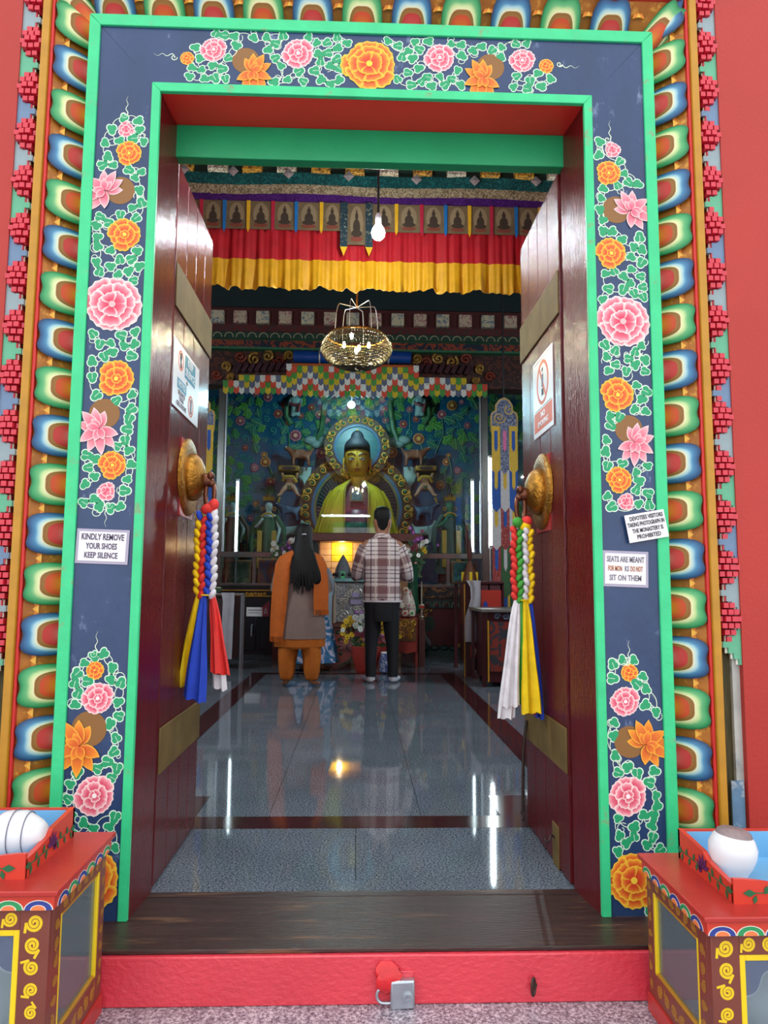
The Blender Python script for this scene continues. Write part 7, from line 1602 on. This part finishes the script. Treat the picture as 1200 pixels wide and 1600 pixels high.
# the cloth hanging from it
def hanging(name, lab, pts, Y, mat, th=.012):
    """pts: (px_left, px_right, py) rows"""
    rings = []
    for i, (a, c, py) in enumerate(pts):
        A, B_ = at(a, py, Y), at(c, py, Y); n = 10; f = []; bk = []
        for k in range(n):
            t_ = k / (n - 1); y = Y + .012 * math.sin(t_ * 9 + i * .5); f.append((A.x + (B_.x - A.x) * t_, y, A.z + (B_.z - A.z) * t_)); bk.append((A.x + (B_.x - A.x) * t_, y + th, A.z + (B_.z - A.z) * t_))
        rings.append(f + bk[::-1])
    return tag(obj(name, MB().loft(rings), mat, None, smooth=60), lab, 'cloth')
LINEN = pm('grey white linen', '#a9a8b2', rough=.8, var=.1, vscale=12, bump=.3)
hanging('hanging_cloth', 'long white cloth hanging over the edge of the right reading table', [(729, 751, 907), (735, 751, 918), (736, 751, 935), (732, 750, 950), (727, 750, 965), (726, 748, 985), (727, 745, 1003)], TB1 - .03, LINEN)
# lower reading table nearer the door
TB2 = 6.9; z2 = at(790, 952, TB2).z; xa2 = at(752, 952, TB2).x; xb2 = xa2 + .55
r2 = thing('low_desk', (xa2 + .3, TB2 + .3, 0), 'low lacquered desk with carved fret at the far right by the door pull', 'desk')
obj('desk_top', MB().box((xa2, TB2, z2 - .03), (xb2, TB2 + .8, z2)), pm('grey stone top', '#6a6a66', rough=.3), r2, bevel=.005)
obj('desk_body', MB().box((at(764, 1000, TB2).x, TB2 + .05, .05), (xb2 - .02, TB2 + .75, z2 - .03)), MRD, r2)
obj('desk_panel', MB().box((at(766, 1000, TB2).x, TB2 + .03, at(780, 1050, TB2).z), (xb2 - .05, TB2 + .05, at(780, 972, TB2).z)), brocade('painted desk panel', '#7a2a20', '#2a3038', 7, .45), r2)
obj('gold_edge', MB().box((at(763, 1000, TB2).x, TB2 + .02, .05), (at(765, 1000, TB2).x, TB2 + .05, at(780, 970, TB2).z)), GOLDP, r2)
for i in range(5): obj('fret_scroll', MB().tube(spiral((xa2 + .16 + .08 * i, z2 - .07), .034, 1.3, i, 1 if i % 2 else -1, 14, y=TB2 + .04), .009, 5), pm('blue grey fret', '#5a6a80', rough=.5), r2)
for xx in (xa2 + .02, xb2 - .06): obj('leg', MB().box((xx, TB2 + .05, 0), (xx + .03, TB2 + .1, z2 - .03)), MRD, r2); obj('leg', MB().box((xx, TB2 + .7, 0), (xx + .03, TB2 + .75, z2 - .03)), MRD, r2)
# small yellow offering cone on the right counter
p = at(734, 905, 9.6); t = thing('sweet_tower', (p.x, 9.6, .0), 'small brown and yellow offering tower on a stand by the right table', 'offering')
zq_ = at(734, 908, 9.6).z
obj('tower', MB().lathe([(.1, 0), (.08, .1), (.05, .2), (.02, .26)], (p.x, 9.6, zq_), 14), pm('brown sweet', '#6a3a24', rough=.5), t)
for a in (PI, 1.5 * PI, 0): obj('yellow_flag', MB().box((p.x + .09 * math.cos(a) - .02, 9.6 + .09 * math.sin(a) - .01, zq_), (p.x + .09 * math.cos(a) + .02, 9.6 + .09 * math.sin(a) + .01, zq_ + .12)), YEL, t)
obj('feather', MB().lathe([(.004, .24), (.03, .3), (.035, .4), (.02, .5), (.003, .58)], (p.x, 9.6, zq_), 10), pm('rust feather', '#5a2a20', rough=.6), t)
obj('stand', MB().box((p.x - .12, 9.5, 0), (p.x + .12, 9.7, zq_)), RDB, t)
# ---- left-hand chrome table with white cloth
TL1 = 8.3; zl1 = at(360, 927, TL1).z; xb3 = at(380, 940, TL1).x; xa3 = xb3 - .75
lt_ = thing('chrome_table', ((xa3 + xb3) / 2, TL1 + .4, 0), 'narrow table on chrome legs at the left behind the door pull', 'table')
obj('table_top', MB().box((xa3, TL1, zl1 - .02), (xb3, TL1 + .145, zl1)), STEEL, lt_, bevel=.004)
for xx in (xa3 + .02, xb3 - .02):
    for yy in (TL1 + .03, TL1 + .142): obj('leg', MB().tube([(xx, yy, zl1 - .02), (xx, yy, 0)], .016, 8), STEEL, lt_)
obj('dark_drape', MB().box((xa3 + .25, TL1 + .05, .12), (xb3 - .04, TL1 + .09, zl1 - .03)), brocade('dark red drape', '#3a141c', '#2a2420', 6, .6), lt_)
hanging('hanging_cloth', 'long white cloth hanging over the edge of the left chrome table', [(346, 366, 926), (348, 366, 940), (347, 365, 960), (346, 364, 985), (346, 363, 1010), (350, 362, 1030)], TL1 - .035, LINEN)
p = at(337, 920, TL1 + .14); t = thing('flower_bowl', (p.x, TL1 + .14, zl1), 'small bowl with pale petals on the left chrome table', 'bowl')
obj('bowl', MB().lathe([(.03, 0), (.06, .02), (.08, .06), (.075, .06), (.05, .03)], (p.x, TL1 + .14, zl1), 18), pm('green glass bowl', '#4a6a50', rough=.3), t)
for i in range(6): obj('petal', MB().ball((p.x + .04 * math.cos(i), TL1 + .14 + .04 * math.sin(i), zl1 + .06), (.02, .016, .012), 6, 5), pm('pale petal', '#b8a890'), t)
# framed pictures and cups in the lower glass compartments
for px, py, w_, h_, c1, c2, lab in ((372, 893, 40, 36, '#3a4a3a', '#6a6a4a', 'dim framed picture in the lower left glass compartment'), (418, 890, 30, 34, '#24405a', '#6a3a24', 'dim blue framed picture behind the lower left glass'), (725, 893, 40, 32, '#1f4a54', '#3f7a78', 'dim teal picture in the lower right glass compartment')):
    p = at(px, py, 10.56); k = 10.56 / F; t = thing('framed_picture', (p.x, 10.56, .96), lab, 'picture')
    z0 = zl0 - .02
    obj('frame', MB().box((p.x - w_ * k / 2, 10.56, z0), (p.x + w_ * k / 2, 10.59, p.z + h_ * k / 2)), WOOD, t, bevel=.01); obj('print', MB().box((p.x - w_ * k * .42, 10.555, z0 + .03), (p.x + w_ * k * .42, 10.56, p.z + h_ * k * .42)), brocade('print ' + lab[:14] + c1, c1, c2, 4, .6), t)
for i, px in enumerate((688, 697, 706, 716, 727)):
    p = at(px, 911, 10.35); t = thing('water_bowl', (p.x, 10.35, p.z - .01), ['leftmost', 'second', 'middle', 'fourth', 'rightmost'][i] + ' small water bowl in the row behind the lower right glass', 'bowl', 'water bowls in the altar case')
    obj('cup', MB().lathe([(.015, 0), (.02, .02), (.038, .05), (.035, .05), (.016, .025)], (p.x, 10.35, .945), 14), STEEL, t); obj('water', MB().disc((0, 0), .034, -.002, 0, 14).lathe([(.001, .0), (.033, .0)], (p.x, 10.35, .99), 14), SKYB, t) if 0 else obj('water', MB().lathe([(.034, .044), (.001, .045)], (p.x, 10.35, .945), 14), SKYB, t)
